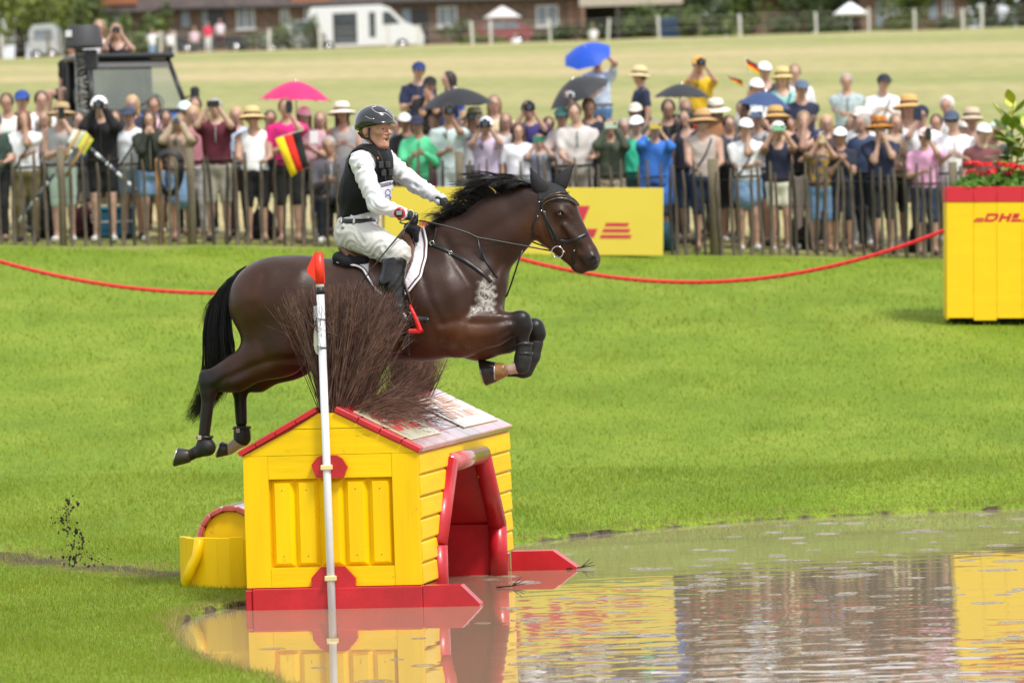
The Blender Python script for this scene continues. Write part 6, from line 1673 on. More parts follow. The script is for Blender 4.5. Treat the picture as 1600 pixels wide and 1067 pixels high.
def held(what, p, rz, lab, c=None):
    e = empty('phone' if what.startswith('phone') else 'camera', p, rz); tag(e, lab, 'phone' if what.startswith('phone') else 'camera', None)
    if what == 'phone':
        q = MB(); q.cbox((-.038, -.006, -.075), (.038, .006, .075), .004); q.build('case', cloth(c or '#1a1c20'), e); q = MB(); q.cbox((.008, -.010, .035), (.034, -.0062, .068), .002); q.build('lens', BLACKT, e)
    elif what == 'phonew':
        q = MB(); q.cbox((-.078, -.006, -.038), (.078, .006, .038), .004); q.build('case', cloth(c or '#1a1c20'), e); q = MB(); q.cbox((.035, -.010, .008), (.068, -.0062, .034), .002); q.build('lens', BLACKT, e)
    else:
        big_ = what == 'camera'
        s = 1.0 if big_ else .75
        bm2 = cloth(c or '#15161a')
        q = MB(); q.cbox((-.07*s, -.03*s, -.045*s), (.07*s, .03*s, .045*s), .01); q.build('body', bm2, e); q = MB(); q.cbox((-.03*s, -.025*s, .0452*s), (.03*s, .02*s, .07*s), .008); q.build('viewfinder', bm2, e)
        q = MB(); q.tube([(0, -.0305*s, -.005), (0, (-.13 if big_ else -.05)*s, -.005)], [.036*s, .042*s], 16); o = q.build('lens', BLACKT, e, True)
        q = MB(); q.tube([(0, (-.1302 if big_ else -.0502)*s, -.005), (0, (-.133 if big_ else -.053)*s, -.005)], .035*s, 16); q.build('glass', mat('lens_glass', (.02, .03, .05), rough=.03, coat=1.), o)
# ------------------------------------------------------------------ who stands where, left to right
r1, r2, r3 = 65.15, 66.0, 67.0
HILL = 'spectators standing on the slope'
straw, wht, nvy = '#d9bd84', '#f0f0ee', '#232c48'
DEN, DDEN = '#7d9cc0', '#2f4260'
p = person
p(-9, 176, r1, 'person in dark green sleeve cut by the left photo edge', '#2e4038', '#1c1c20', 'tee', 'trousers', pose='fence')
p(11, 145, r2, 'man in white tee with green print at far left', floral('#e8eae6', '#e8eae6'), '#4a4a40', 'tee', 'trousers', hair='brown')
p(33, 138, r3, 'man in royal blue cap behind two people at far left', '#4a2a2c', '#333333', 'tee', 'trousers', 'cap', '#2a4a92')
p(53, 142, 66.5, 'leaning man in white polo with brown hair at left', '#f4f4f6', '#3a3c44', 'polo', 'trousers', lean=.12, yaw=12)
p(38, 172, r1, 'woman in white tee holding her hand over her mouth', floral('#eeeeF2', '#eeeef2'), '#6a5f3e', 'tee', 'trousers', hairlen=.4, hair='red', pose='chin')
p(94, 160, r1, 'woman in brown hat and grey tank top with mint shorts', '#a8a8aa', '#b4c8ba', 'tank', 'long_shorts', 'sunhat', '#b49a72', pose='photo1', pr=('phone', 'phone held by the woman in the brown hat', '#222222'), glasses=True)
p(157, 147, r1, 'photographer in white cap and black jacket with bare legs', '#16161a', '#16161a', 'jacket', 'shorts', 'cap', '#f2f2fa', pose='photo', pr=('camera', 'camera at the face of the man in the white cap and black jacket'))
p(202, 163, 65.5, 'young man in navy cap and white tee with blue straps', '#e4e8ec', '#8fa8c8', 'tee', 'shorts', 'cap', '#3a4258', pose='down')
p(204, 148, r3, 'blonde woman behind the navy cap in front of the vehicle', '#2a3046', '#333333', 'tee', 'trousers', hair='blonde', hairlen=.6)
p(238, 151, r3, 'woman with tied brown hair and pink striped shirt before the vehicle', '#d8b0bc', '#333333', 'tee', 'trousers', hair='brown')
p(234, 173, r1, 'woman in dark green jacket clasping her hands at her face', '#2e3228', DEN, 'jacket', 'shorts', hair='brown', hairlen=.5, pose='clasp')
p(287, 155, 66.3, 'person in pale mint cap behind the woman with beige cardigan', '#3a3c40', '#333333', 'tee', 'trousers', 'cap', '#cfe6e2')
p(279, 178, r1, 'woman in beige cardigan and denim skirt raising a small camera', '#b09a86', DEN, 'jacket', 'skirt', hair='light', hairlen=.5, pose='photo', pr=('compact', 'small camera raised by the woman in the beige cardigan', '#8a8c90'))
p(301, 164, 66.1, 'blonde woman with fringe peering past the beige cardigan', '#b87a86', '#c8c8c8', 'tee', 'trousers', hair='blonde', hairlen=.7)
p(303, 151, 67.4, 'dark haired head at the back left of the maroon polo', '#44484c', '#333333', 'tee', 'trousers', hair='brown')
p(336, 153, r1, 'man in maroon polo and grey shorts filming with a phone', '#5a1c2c', '#a49e92', 'polo', 'long_shorts', hair='grey', pose='photo', fat=1.14, pr=('phonew', 'dark phone held sideways by the man in maroon', '#20282a'))
p(369, 166, 66.1, 'woman with short grey blonde hair in light blue top', '#b4c4dc', '#4a4238', 'tee', 'trousers', hair='blonde', hairlen=.2)
p(395, 166, r1, 'woman in straw hat, white sleeveless blouse and black shorts', '#f2f2f6', '#1a1a1e', 'tank', 'long_shorts', 'sunhat', straw, pose='fence', fat=1.1, glasses=True)
p(447, 153, r1, 'woman in hot pink top filming under the pink umbrella', '#e02880', '#18181c', 'tee', 'long_shorts', hair='red', pose='photo1', pr=('phone', 'phone held up by the woman in hot pink', '#2a2a30'))
p(477, 164, 65.7, 'woman in white cap with long brown hair holding papers', '#c4a0a8', '#2a2a30', 'tee', 'trousers', 'cap', '#f2f2f8', hairlen=1.2, pose='hold')
p(516, 205, r1, 'man in grey jacket sitting low behind the fence', '#5a5860', '#20242c', 'jacket', 'trousers', hair='grey', pose='hold', h_force=1.80, seat=True)
p(536, 159, 66.0, 'woman in white straw hat and grey dress left of the rider', '#a0a0a2', '#888888', 'tankdress', 'skirt', 'sunhat', '#efe6d4', hair='brown', hairlen=1., pose='hold')
p(590, 170, 66.0, 'spectator in grey tee hidden behind the rider', '#8a8c90', '#444444', 'tee', 'trousers', pose='fence')
p(634, 174, 65.9, 'man in grey cap and black tee right of the rider face', '#17181c', '#222226', 'tee', 'trousers', 'cap', '#dcdcd8', skin=3, pose='hold')
p(653, 178, r1, 'man in navy cap and bright green shirt beside the rider', '#58c490', '#3c7a58', 'jacket', 'trousers', 'cap', '#262a44', skin=3, pose='hold', fat=1.1)
p(679, 178, 66.0, 'woman in pink shirt with tied hair under the black umbrella edge', '#e878b0', '#c83a80', 'tee', 'trousers', hair='red', pose='down')
p(701, 162, r1, 'man in pale mint tee photographing under the black umbrella', '#c4d4d4', '#c8d4d8', 'tee', 'trousers', hair='dark', skin=3, pose='photo1', fat=1.1, pr=('camera', 'camera held by the man in the pale mint tee'))
p(737, 168, 65.8, 'woman in white sun hat and pale scarf next to the photographers', '#dcdce0', '#5a5c58', 'tee', 'trousers', 'sunhat', '#e4d8bc', hair='brown', hairlen=.6, pose='photo', pr=('compact', 'small green camera held by the woman in the white sun hat', '#2e5a48'))
p(757, 180, r1, 'photographer in lilac tee and white cap with a dark camera', '#c2b2cc', '#9a94a0', 'tee', 'trousers', 'cap', '#e8e8ee', pose='photo', fat=1.1, pr=('camera', 'dark camera held by the photographer in lilac'))
p(772, 148, 67.2, 'woman with loose fair hair and cream top at the back', '#d8c8a4', '#888888', 'tee', 'trousers', hair='light', hairlen=.8, pose='hold')
p(809, 192, r1, 'woman with brown bob and white tee above the horse mane', '#e8e8f0', '#5a6270', 'tee', 'trousers', hair='brown', hairlen=.35)
p(826, 157, 66.1, 'dark haired man in violet shirt with a long lens camera', '#3c3470', '#2a2a34', 'tee', 'trousers', hair='dark', pose='photo', pr=('camera', 'long lens camera of the man in the violet shirt'))
p(842, 221, r1, 'child in grey shirt holding up a green phone', '#7a7e8e', '#3a4254', 'tee', 'shorts', hair='light', pose='photo', h_force=1.42, pr=('phonew', 'green phone held by the child', '#3a7a68'))
p(877, 165, 66.2, 'person in teal cap with one arm raised under the black umbrella', '#d0c4c0', '#333a48', 'tee', 'trousers', 'cap', '#2c5a58', pose='up', pr=('compact', 'small white camera lifted high under the black umbrella', '#d0d0d4'))
p(900, 160, r1, 'stocky man in pale grey shirt with a short beard above the horse ears', '#c8c2c0', '#9a948c', 'polo', 'trousers', hair='brown', fat=1.18, pose='fence', skin=2)
p(919, 153, 66.3, 'man in navy sweater behind the man with a short beard', '#1e2236', '#2a2a30', 'long', 'trousers', hair='brown', skin=3)
p(953, 186, r1, 'woman in olive jacket and floral top with a pale phone', floral('#4a5244', '#4a5244'), floral('#6a5a44', '#c8bca0', 30), 'jacket', 'skirt', hair='light', pose='photo', pr=('phonew', 'pale phone of the woman in the olive jacket', '#b8c8b8'))
p(994, 178, 65.7, 'woman in white cap and turquoise tee', '#3cc8a0', '#3a5a58', 'tee', 'trousers', 'cap', '#f4f4fa')
p(991, 158, 66.9, 'man in beige cap behind the turquoise tee', '#8a8470', '#444444', 'tee', 'trousers', 'cap', '#d8d0c0')
p(1022, 184, r1, 'person in grey cap and blue rain cape filming over the banner', '#3a74cc', '#2a3040', 'cape', 'long_shorts', 'cap', '#8a8680', pose='photo', pr=('phonew', 'yellow phone of the person in the blue rain cape', '#c8b45c'))
p(1042, 155, 66.2, 'man in black polo with purple lanyard under the dark umbrella', '#1a1a1e', '#2a2a30', 'polo', 'trousers', hair='dark', skin=3)
p(1073, 155, 67.2, 'person with light brown hair under the right end of the dark umbrella', '#b8302c', '#333333', 'tee', 'trousers', hair='light')
p(1073, 170, 65.9, 'woman with dark short hair and navy tank top', '#2a2c3c', DDEN, 'tank', 'long_shorts', hair='dark', hairlen=.2, yaw=-30)
p(1097, 171, r1, 'woman in wide straw hat and beige tank with dark jeans', '#b8aca4', '#26344e', 'tank', 'long_shorts', 'sunhat', '#c49a6c', glasses=True, pose='fence', fat=1.1)
p(1116, 154, 66.9, 'person in white sun hat with their back turned', '#a87850', '#555555', 'tee', 'trousers', 'sunhat', '#e8e0cc', yaw=170, hair='light', hairlen=.5)
p(1165, 182, r1, 'woman in white cap, white tee and denim shorts with backpack straps', '#eceef2', DEN, 'tee', 'mini', 'cap', '#f8f8fc', pose='chin', hair='brown')
p(1181, 166, 65.9, 'woman in white cap and striped top with a blue phone', floral('#d8d8dc', '#30343c', 40), '#2a2c34', 'tee', 'shorts', 'cap', '#ece4dc', pose='photo', pr=('phonew', 'blue phone of the woman in the striped top', '#5a7090'))
p(1162, 156, 67.2, 'man with black hair under the blue umbrella', '#a49c94', '#3a3a40', 'tee', 'trousers', hair='dark', yaw=-20)
p(1213, 165, 66.3, 'woman in straw hat with long fair hair under the blue umbrella', '#c8a888', '#666666', 'tank', 'skirt', 'sunhat', '#c8a060', hair='light', hairlen=1.1)
p(1214, 187, r1, 'woman in white cap and navy tank with cream shorts', '#20263c', '#e0dcc8', 'tank', 'shorts', 'cap', '#f2f0ec', pose='photo', pr=('phonew', 'mint green phone of the woman in cream shorts', '#8ac0a0'))
p(1254, 173, 65.5, 'woman in black tank and pale trousers resting her chin on her hand', '#17171b', '#dccac8', 'tank', 'trousers', hair='light', pose='chin')
p(1290, 178, 66.2, 'smiling blonde woman behind the boy in the navy cap', '#4a3c3c', '#444444', 'tee', 'trousers', hair='blonde', hairlen=.8)
p(1281, 205, r1, 'boy in navy cap and long denim shorts with a colourful scarf', floral('#c8a02c', '#2c3c70', 14), '#6c8cb0', 'tee', 'long_shorts', 'cap', '#26346c', pose='photo', h_force=1.55, pr=('phone', 'phone held by the boy in the navy cap', '#c8b890'))
p(1312, 196, r1, 'woman in white cap and navy tee with folded hands', '#252a3c', '#1e2230', 'tee', 'long_shorts', 'cap', '#f4f4fa', pose='prayer')
p(1341, 164, 66.3, 'man in beige cap and white tee behind the colourful hat', '#eceef0', '#8a8c90', 'tee', 'trousers', 'cap', '#d8d2c6')
p(1349, 177, 65.8, 'grey haired person in dark blue shirt beside the colourful hat', '#3c4c6c', '#2a3040', 'tee', 'trousers', hair='grey', hairlen=.2, yaw=-35)
p(1374, 181, r1, 'woman in colourful brimmed hat and navy tee holding her hands to her mouth', '#262c44', '#1c1e26', 'tee', 'long_shorts', 'sunhat', floral('#c8a030', '#a02020', 24), pose='clasp', fat=1.15)
p(1418, 148, 66.6, 'woman in tan straw hat and white dress at the back right', '#f0f0f2', '#eeeeee', 'tankdress', 'skirt', 'sunhat', '#d4a868', hair='light', hairlen=1., pose='fence')
p(1439, 161, 66.0, 'person in navy cap lifting a blue phone', '#f2f2f4', '#666666', 'tee', 'trousers', 'cap', '#262c3c', pose='photor', pr=('phone', 'blue phone lifted by the person in the navy cap', '#24324c'))
p(1444, 197, r1, 'woman in pink cap and pink tee with a phone', '#e4a8cc', '#2c3c58', 'tee', 'long_shorts', 'cap', '#f4d4d4', pose='photo1', pr=('phone', 'dark phone of the woman in pink cap', '#283028'))
p(1489, 169, 65.3, 'stocky man in sunglasses, dark cap and white polo beside the planter', '#f2f4fa', '#dcdce0', 'polo', 'trousers', 'cap', '#4a5468', glasses=True, fat=1.22, pose='hold')
p(1481, 149, 66.9, 'white haired man in white shirt behind the white polo', '#eaeaea', '#8a8a88', 'long', 'trousers', hair='white', yaw=-20)
p(1518, 168, 66.1, 'person in grey brown brimmed hat near the planter', '#a08070', '#5a5a5a', 'tee', 'trousers', 'bucket', '#c8b49c')
p(1534, 190, r1, 'woman in white cap above the red geraniums', '#7a4a4c', '#444444', 'tee', 'trousers', 'cap', '#f8f8fc')
p(1553, 188, 65.7, 'person in pale teal cap beside the leafy plant', '#4a4c54', '#444444', 'tee', 'trousers', 'cap', '#b8d4d0', pose='photo')
# those half hidden in the second and third rows
for i, (x, t, Y, a, hr, hl, ht, hc_, who) in enumerate(((70, 172, 66.3, '#8c8e94', 'light', .4, None, 0, 'between the leaning man in white and the brown hat'), (122, 174, 66.2, '#5c6470', 'dark', 0, None, 0, 'between the brown hat and the photographer in black'), (180, 172, 66.4, '#c8ccd4', 'brown', .5, None, 0, 'right behind the photographer in black'), (258, 172, 66.4, '#3c4048', 'brown', 0, None, 0, 'behind the woman in the dark green jacket'), (318, 172, 66.5, '#6a7078', 'light', .5, None, 0, 'left behind the maroon polo'), (420, 172, 66.2, '#38506a', 'brown', 0, None, 0, 'between the straw hat and the hot pink top'), (500, 174, 66.6, '#70685e', 'light', .3, None, 0, 'between the white cap and the sitting man'), (566, 174, 66.6, '#9a8a80', 'grey', 0, None, 0, 'just left of the rider helmet'), (618, 184, 66.5, '#26282e', 'dark', 0, None, 0, 'behind the rider face'), (722, 180, 66.6, '#b89a9a', 'light', .4, None, 0, 'behind the mint tee photographer'), (790, 176, 66.4, '#dcd8d4', 'light', .5, None, 0, 'behind the woman with the brown bob'), (858, 182, 66.4, '#4c5058', 'brown', 0, None, 0, 'behind the child with the phone'), (936, 178, 66.5, '#5a6a5c', 'dark', 0, None, 0, 'left behind the olive jacket'), (974, 184, 66.4, '#807870', 'grey', 0, None, 0, 'right behind the olive jacket'), (1056, 178, 66.5, '#7c3c3c', 'brown', .3, None, 0, 'behind the blue rain cape'), (1138, 180, 66.3, '#3c4450', 'brown', 0, None, 0, 'between the wide straw hat and the denim shorts'), (1196, 184, 66.6, '#c4b8b0', 'blonde', .5, None, 0, 'between the two white caps'), (1236, 182, 66.5, '#404858', 'dark', 0, None, 0, 'right of the navy tank'), (1330, 184, 66.5, '#9c9a98', 'light', 0, None, 0, 'right behind the folded hands'), (1396, 178, 66.3, '#c0a890', 'light', .6, None, 0, 'right of the colourful hat'), (1462, 178, 66.6, '#dcdee4', 'brown', 0, None, 0, 'behind the pink cap'), (1508, 184, 66.7, '#8a7a70', 'grey', 0, 'cap', '#d8d4cc', 'right behind the white polo'))):
    p(x, t, Y, 'half hidden spectator ' + who, a, ('#2c3038', '#4a4a48', '#3a4458', '#26262a')[i % 4], ('tee', 'long', 'tee', 'jacket')[i % 4], ('trousers', 'long_shorts')[i % 2], ht, hc_ or '#ffffff', hair=hr, hairlen=hl, pose=('down', 'hold', 'cross', 'fence')[i % 4], yaw=(-12, 8, 0, 15)[i % 4])
# on the slope
p(652, 94, 75, 'man in navy cap and navy polo on the slope', '#232c4a', '#232c40', 'polo', 'trousers', 'cap', '#26346c', skin=2, pose='hold', group=HILL)
p(669, 117, 73, 'person in black cap and black tee beside the navy polo', '#1a1a1e', '#22222a', 'tee', 'trousers', 'cap', '#1c1c20', pose='clasp', group=HILL)
p(703, 111, 73.5, 'woman with dark ponytail and blue shirt above the black umbrella', '#2a4aa8', '#30384a', 'tee', 'trousers', hair='dark', hairlen=.6, yaw=-60, group=HILL)
p(933, 80, 78, 'girl in striped shirt and denim shorts under the blue umbrella', floral('#88a8d8', '#d8dce4', 30), '#4a6ca0', 'tee', 'shorts', hair='brown', pose='umbup', group=HILL)
p(1000, 103, 75, 'person in straw hat and navy tee facing left on the slope', '#222c48', '#5a7ca0', 'tee', 'trousers', 'bucket', '#dcc898', yaw=-75, group=HILL)
p(1092, 85, 77, 'man in orange cap and yellow shirt with a red bag on the slope', '#d8b020', '#26262c', 'tee', 'trousers', 'cap', '#e0a850', pose='photo', pr=('camera', 'camera of the man in yellow on the slope'), group=HILL)
p(1180, 120, 71, 'man in white cap standing under the two small flags', '#c8ccd4', '#555566', 'tee', 'trousers', 'cap', '#f0f0f6', group=HILL)
p(1195, 94, 75.5, 'man in white cap and dark vest highest on the right slope', '#30343e', '#333844', 'tank', 'trousers', 'cap', '#ececec', group=HILL)
p(1222, 105, 74, 'woman in straw hat and turquoise tank on the slope', '#8cc8c8', '#8a98a8', 'tank', 'skirt', 'bucket', '#d8c080', hair='light', hairlen=.8, group=HILL)
p(1241, 100, 75, 'fair haired person in white shirt beside the straw hat', '#e4e6ec', '#888c98', 'tee', 'trousers', hair='light', group=HILL)
p(1251, 122, 71.5, 'man in grey cap and navy tee with folded arms on the slope', '#252c44', '#d8dce0', 'tee', 'trousers', 'cap', '#5a6c80', pose='cross', group=HILL)
p(1322, 114, 74, 'man in pale floral shirt with folded arms on the slope', floral('#c8d4d4', '#8aa0a8', 18), floral('#b8c8c0', '#7a8c90', 18), 'polo', 'trousers', hair='grey', pose='cross', group=HILL)
p(1378, 113, 74, 'man in dark cap and white tee with a shoulder bag on the slope', '#f0f2f6', '#a8b4c8', 'tee', 'trousers', 'cap', '#2c2e38', pose='hold', fat=1.15, group=HILL)
# low stool under the sitting man
so = atY(516, 380, r1); st = empty('camp_stool', (so[0], r1 + .02, gz(so[0], r1))); tag(st, 'folding camp stool under the man in the grey jacket', 'stool')
q = MB(); q.cbox((-.2, -.17, .415), (.2, .17, .435), .008); q.build('seat', cloth('#2c3c34'), st)
for s in (-1, 1):
    for t in (-1, 1): q = MB(); q.tube([(.17 * s, .14 * t, .0), (.17 * s, -.14 * t, .412)], .01, 8); q.build('leg', STEEL, st, True)
# ------------------------------------------------------------------ umbrellas, flags, papers, cool box
def umbrella(px, py, Y, w_px, h_px, c, lab, hand, tilt=(0, 0), n=8, cu=None):
    """canopy's top at pixel; eight panels between ribs, a shaft down to a hand"""
    T = atY(px, py, Y); r = w_px / 2 * Y / FPX; hh = h_px * Y / FPX
    e = empty('umbrella', T); e.rotation_euler = (R(tilt[0]), R(tilt[1]), R(11)); tag(e, lab, 'umbrella', 'umbrellas in the crowd')
    m = mat('umbrella_' + lab[:12].replace(' ', '_'), col(c), rough=.55, var=.05, sheen=.1)
    _n, _l = m.node_tree.nodes, m.node_tree.links
    if len(_n) < 14 and 'Translucent BSDF' not in _n:
        tr = _n.new('ShaderNodeBsdfTranslucent'); ms = _n.new('ShaderNodeMixShader'); ms.inputs[0].default_value = .3
        s_ = _n['Principled BSDF'].inputs['Base Color'].links[0].from_socket; _l.new(s_, tr.inputs[0]); _l.new(_n['Principled BSDF'].outputs[0], ms.inputs[1]); _l.new(tr.outputs[0], ms.inputs[2]); _l.new(ms.outputs[0], _n['Material Output'].inputs[0])
    for k in range(n):
        a0, a1 = 2*math.pi*k/n, 2*math.pi*(k+1)/n; V = []; 
        for i in range(6):
            t = i / 5
            for j in range(5):
                s = j / 4; a = a0 + (a1 - a0) * s; rad = r * t * (1 - .07 * math.sin(math.pi * s) * t); z = -hh * (t ** 1.7) + .03 * r * math.sin(math.pi * s) * t
                V.append((rad * math.cos(a), rad * math.sin(a), z))
        F = np.array([(i*5 + j, i*5 + j + 1, (i+1)*5 + j + 1, (i+1)*5 + j) for i in range(5) for j in range(4)])
        obj('panel', np.array(V), F, m, e)
        q = MB(); q.tube([(r * t * math.cos(a0), r * t * math.sin(a0), -hh * t ** 1.7 - .008) for t in (0.02, .35, .7, 1.0)], .004, 5); q.build('rib', STEEL, e, True)
    M_ = Matrix.Translation(V3(T)) @ Matrix.Rotation(R(11), 4, 'Z') @ Matrix.Rotation(R(tilt[1]), 4, 'Y') @ Matrix.Rotation(R(tilt[0]), 4, 'X')
    hl = M_.inverted() @ Vector(V3(hand)); q = MB(); q.tube([(0, 0, .03), (0, 0, -.05), V3(hl)], .009, 8); q.build('shaft', STEEL, e, True)
    d = Vector(hl).normalized(); q = MB(); q.tube([V3(hl - d * .01), V3(hl + d * .10)], .016, 8); q.build('handle', BLACKT, e, True)
    return e
umbrella(462, 127, 65.6, 113, 30, '#f02c7c', 'hot pink umbrella over the woman filming on the left', atY(465, 215, 65.5), (2, 3))
umbrella(712, 138, 65.7, 122, 30, '#2a2b30', 'black umbrella over the photographer in the mint tee', atY(722, 205, 65.3), (0, -4))
umbrella(895, 124, 66.4, 104, 27, '#3a3b40', 'dark grey umbrella tilted left above the horse ears', atY(905, 210, 66.3), (8, -26))
umbrella(914, 74, 77.6, 78, 17, '#1c58d8', 'bright blue umbrella tilted over the girl on the slope', atY(930, 100, 77.8), (28, -22))
umbrella(1066, 131, 66.6, 92, 22, '#34363c', 'charcoal umbrella over the man with the lanyard', atY(1056, 190, 66.1), (2, 2))
umbrella(1197, 143, 66.9, 86, 24, '#3c5688', 'navy blue umbrella over the straw hat woman on the right', atY(1190, 195, 66.4), (4, 8))
def flag(px, py, Y, pts, lab, cols, stick):
    e = empty('hand_flag', atY(*stick[1], Y)); tag(e, lab, 'flag', 'hand held flags'); o_ = np.array(e.location)
    a, b_, c, d = [atY(x, y, Y) - o_ for x, y in pts]           # a-b along the stick side, d-c the free side; stripes run a->d
    for k, cc in enumerate(cols):
        V = []
        for i in range(7):
            for j in range(3):
                u = i / 6; vv = (k + j / 2) / 3; pnt = (a * (1-u) + b_ * u) * (1 - vv) + (d * (1-u) + c * u) * vv; V.append(pnt + np.array((0, .03 * math.sin(u * 5 + vv * 3), 0)))
        F = np.array([(i*3 + j, i*3 + j + 1, (i+1)*3 + j + 1, (i+1)*3 + j) for i in range(6) for j in range(2)])
        o = obj('stripe', np.array(V), F, cloth(cc), e); md = o.modifiers.new('t', 'SOLIDIFY'); md.thickness = .003
    q = MB(); q.tube([V3(atY(*stick[0], Y + .03) - o_), V3(atY(*stick[1], Y + .03) - o_)], .006, 6); q.build('stick', cloth('#d8d4cc'), e, True)
GER = ('#16161a', '#d8281c', '#f0c818')
flag(0, 0, 64.25, [(469, 205), (482, 258), (455, 277), (430, 217)], 'black red gold flag hanging over the fence from the pink top', GER, [(432, 216), (474, 203)])
flag(0, 0, 71.0, [(1166, 92), (1184, 102), (1187, 118), (1167, 106)], 'small black red gold flag on a stick on the slope', GER, [(1165, 90), (1172, 140)])
flag(0, 0, 71.2, [(1137, 118), (1159, 126), (1163, 137), (1145, 128)], 'small black red gold flag drooping left of the other one', GER, [(1138, 117), (1170, 142)])
pa_ = atY(490, 215, 65.3); e = empty('paper_sheaf', pa_, R(8)); tag(e, 'white rolled papers held by the woman in the white cap', 'papers')
q = MB(); q.cbox((-.055, -.012, -.08), (.055, .012, .08), .004); q.build('sheet', cloth('#e8e8ec'), e)
q = MB(); q.cbox((-.053, .013, -.083), (.057, .02, .077), .003); q.build('sheet', cloth('#d8d8dc'), e)
# crossed jump poles with yellow flags leaning on the fence, loudspeaker, cool box and coiled hose
def marker(name, lab, a, b_, Y, bands):
    A_, B_ = atY(*a, Y), atY(*b_, Y - .1); e = empty(name, (A_[0], A_[1], A_[2])); tag(e, lab, 'pole', 'marker poles leaning behind the fence'); d = B_ - A_
    n_ = 9
    for i in range(n_):
        q = MB(); q.tube([V3(d * (i / n_) + d * .002), V3(d * ((i + 1) / n_))], .022, 10); q.build('band', cloth('#dfe2e6' if i % 2 == bands else '#5a6068'), e, True)
    return e
marker('striped_pole', 'striped pole leaning to the right behind the left fence', (30, 346), (112, 234), 64.85, 0)
marker('striped_pole', 'striped pole leaning to the left in front of the photographer in black', (216, 300), (141, 232), 64.8, 1)
for pts, c, lab in (([(105, 222), (115, 202), (136, 206), (118, 232)], '#e4e4dc', 'white folded corner flag on the crossed poles'), ([(121, 230), (135, 206), (146, 219), (131, 243)], '#dcdc4c', 'yellow folded corner flag on the crossed poles')):
    e = empty('corner_flag', atY(*pts[0], 64.7)); tag(e, lab, 'flag'); o_ = np.array(e.location); V = [atY(x, y, 64.7 + .02 * i) - o_ for i, (x, y) in enumerate(pts)]; q = MB(); q.add([V3(v) for v in V] + [V3(v + np.array((0, .012, 0))) for v in V], [(0, 1, 2, 3), (7, 6, 5, 4)] + [(i, (i+1) % 4, 4 + (i+1) % 4, 4 + i) for i in range(4)]); q.build('cloth', cloth(c), e)
    q = MB(); m_ = (np.array(V[1]) + V[2]) / 2; q.tube([V3(np.array(V[0]) * .5 + np.array(V[3]) * .5 - np.array((.22, 0, .35)) * .9), V3(m_)], .02, 8); q.build('wooden_stick', cloth('#b08c54'), e, True)
cb = atZ(178, 372, gz(-5., 65.6)); cb = atY(178, 345, 65.7); e = empty('cool_box', (cb[0], 65.7, gz(cb[0], 65.7))); tag(e, 'teal plastic cool box on the ground behind the left fence', 'cool box')
q = MB(); q.cbox((-.26, -.16, 0), (.26, .16, .34), .03); q.build('box', cloth('#2a6c8c'), e); q = MB(); q.cbox((-.28, -.18, .342), (.28, .18, .40), .02); q.build('lid', cloth('#3a84a8'), e)
q = MB(); q.tube([(-.27, -.19, .30), (-.27, -.22, .2), (.27, -.22, .2), (.27, -.19, .30)], .012, 8); q.build('handle', cloth('#d8dce0'), e, True)
bg = atY(262, 300, 64.75); e = empty('hose_post', (bg[0] - .05, 64.72, gz(bg[0], 64.7))); tag(e, 'yellow wooden post with a black coiled hose at the left fence', 'post')
q = MB(); q.tube([(-.05, 0, -.1), (-.05, 0, 1.08)], .042, 12); q.build('post', POSTO, e, True)
for k in range(5): q = MB(); q.tube([(.08 + (.13 + .012 * k) * math.cos(a), -.05 + .02 * k, 1.02 + (.12 + .012 * k) * math.sin(a) + (-.25 if math.sin(a) < 0 else 0) * abs(math.sin(a))) for a in np.linspace(0, 2*math.pi, 22)], .016, 8); q.build('hose', BLACKT, e, True)

for px_, Y_, c_, lab in ((1250, 65.6, '#16171b', 'black backpack on the ground behind the right fence'), (1034, 65.0, '#1c4a58', 'teal bag on the ground beside the banner end'), (1440, 65.5, '#17171b', 'black bag on the ground left of the planter'), (70, 65.7, '#1d1f22', 'dark bag on the ground behind the left fence'), (130, 65.8, '#4a2026', 'dark red bag on the ground left of the cool box'), (412, 65.7, '#24262c', 'dark bag on the ground under the straw hat woman'), (560, 65.8, '#2c2a2a', 'dark bag on the ground left of the rider back')):
    b_ = atY(px_, 370, Y_); e = empty('bag', (b_[0], Y_, gz(b_[0], Y_)), R(15)); tag(e, lab, 'bag', 'bags on the ground')
    solid('sack', [ell((0, 0, .20), (.17, .11, .20), k=.05), cap((-.1, 0, .06), (.1, 0, .06), .09, k=.06), cap((0, -.09, .14), (0, -.1, .2), .08, k=.04), cut((0, 0, -1), 0)], cloth(c_), e, .025, fold=.01, seed=px_ % 7)
    for s in (-1, 1): q = MB(); q.tube([(.09 * s, .02, .34), (.06 * s, .03, .43), (0, .03, .45)], .012, 6); q.build('strap', BLACKT, e, True)
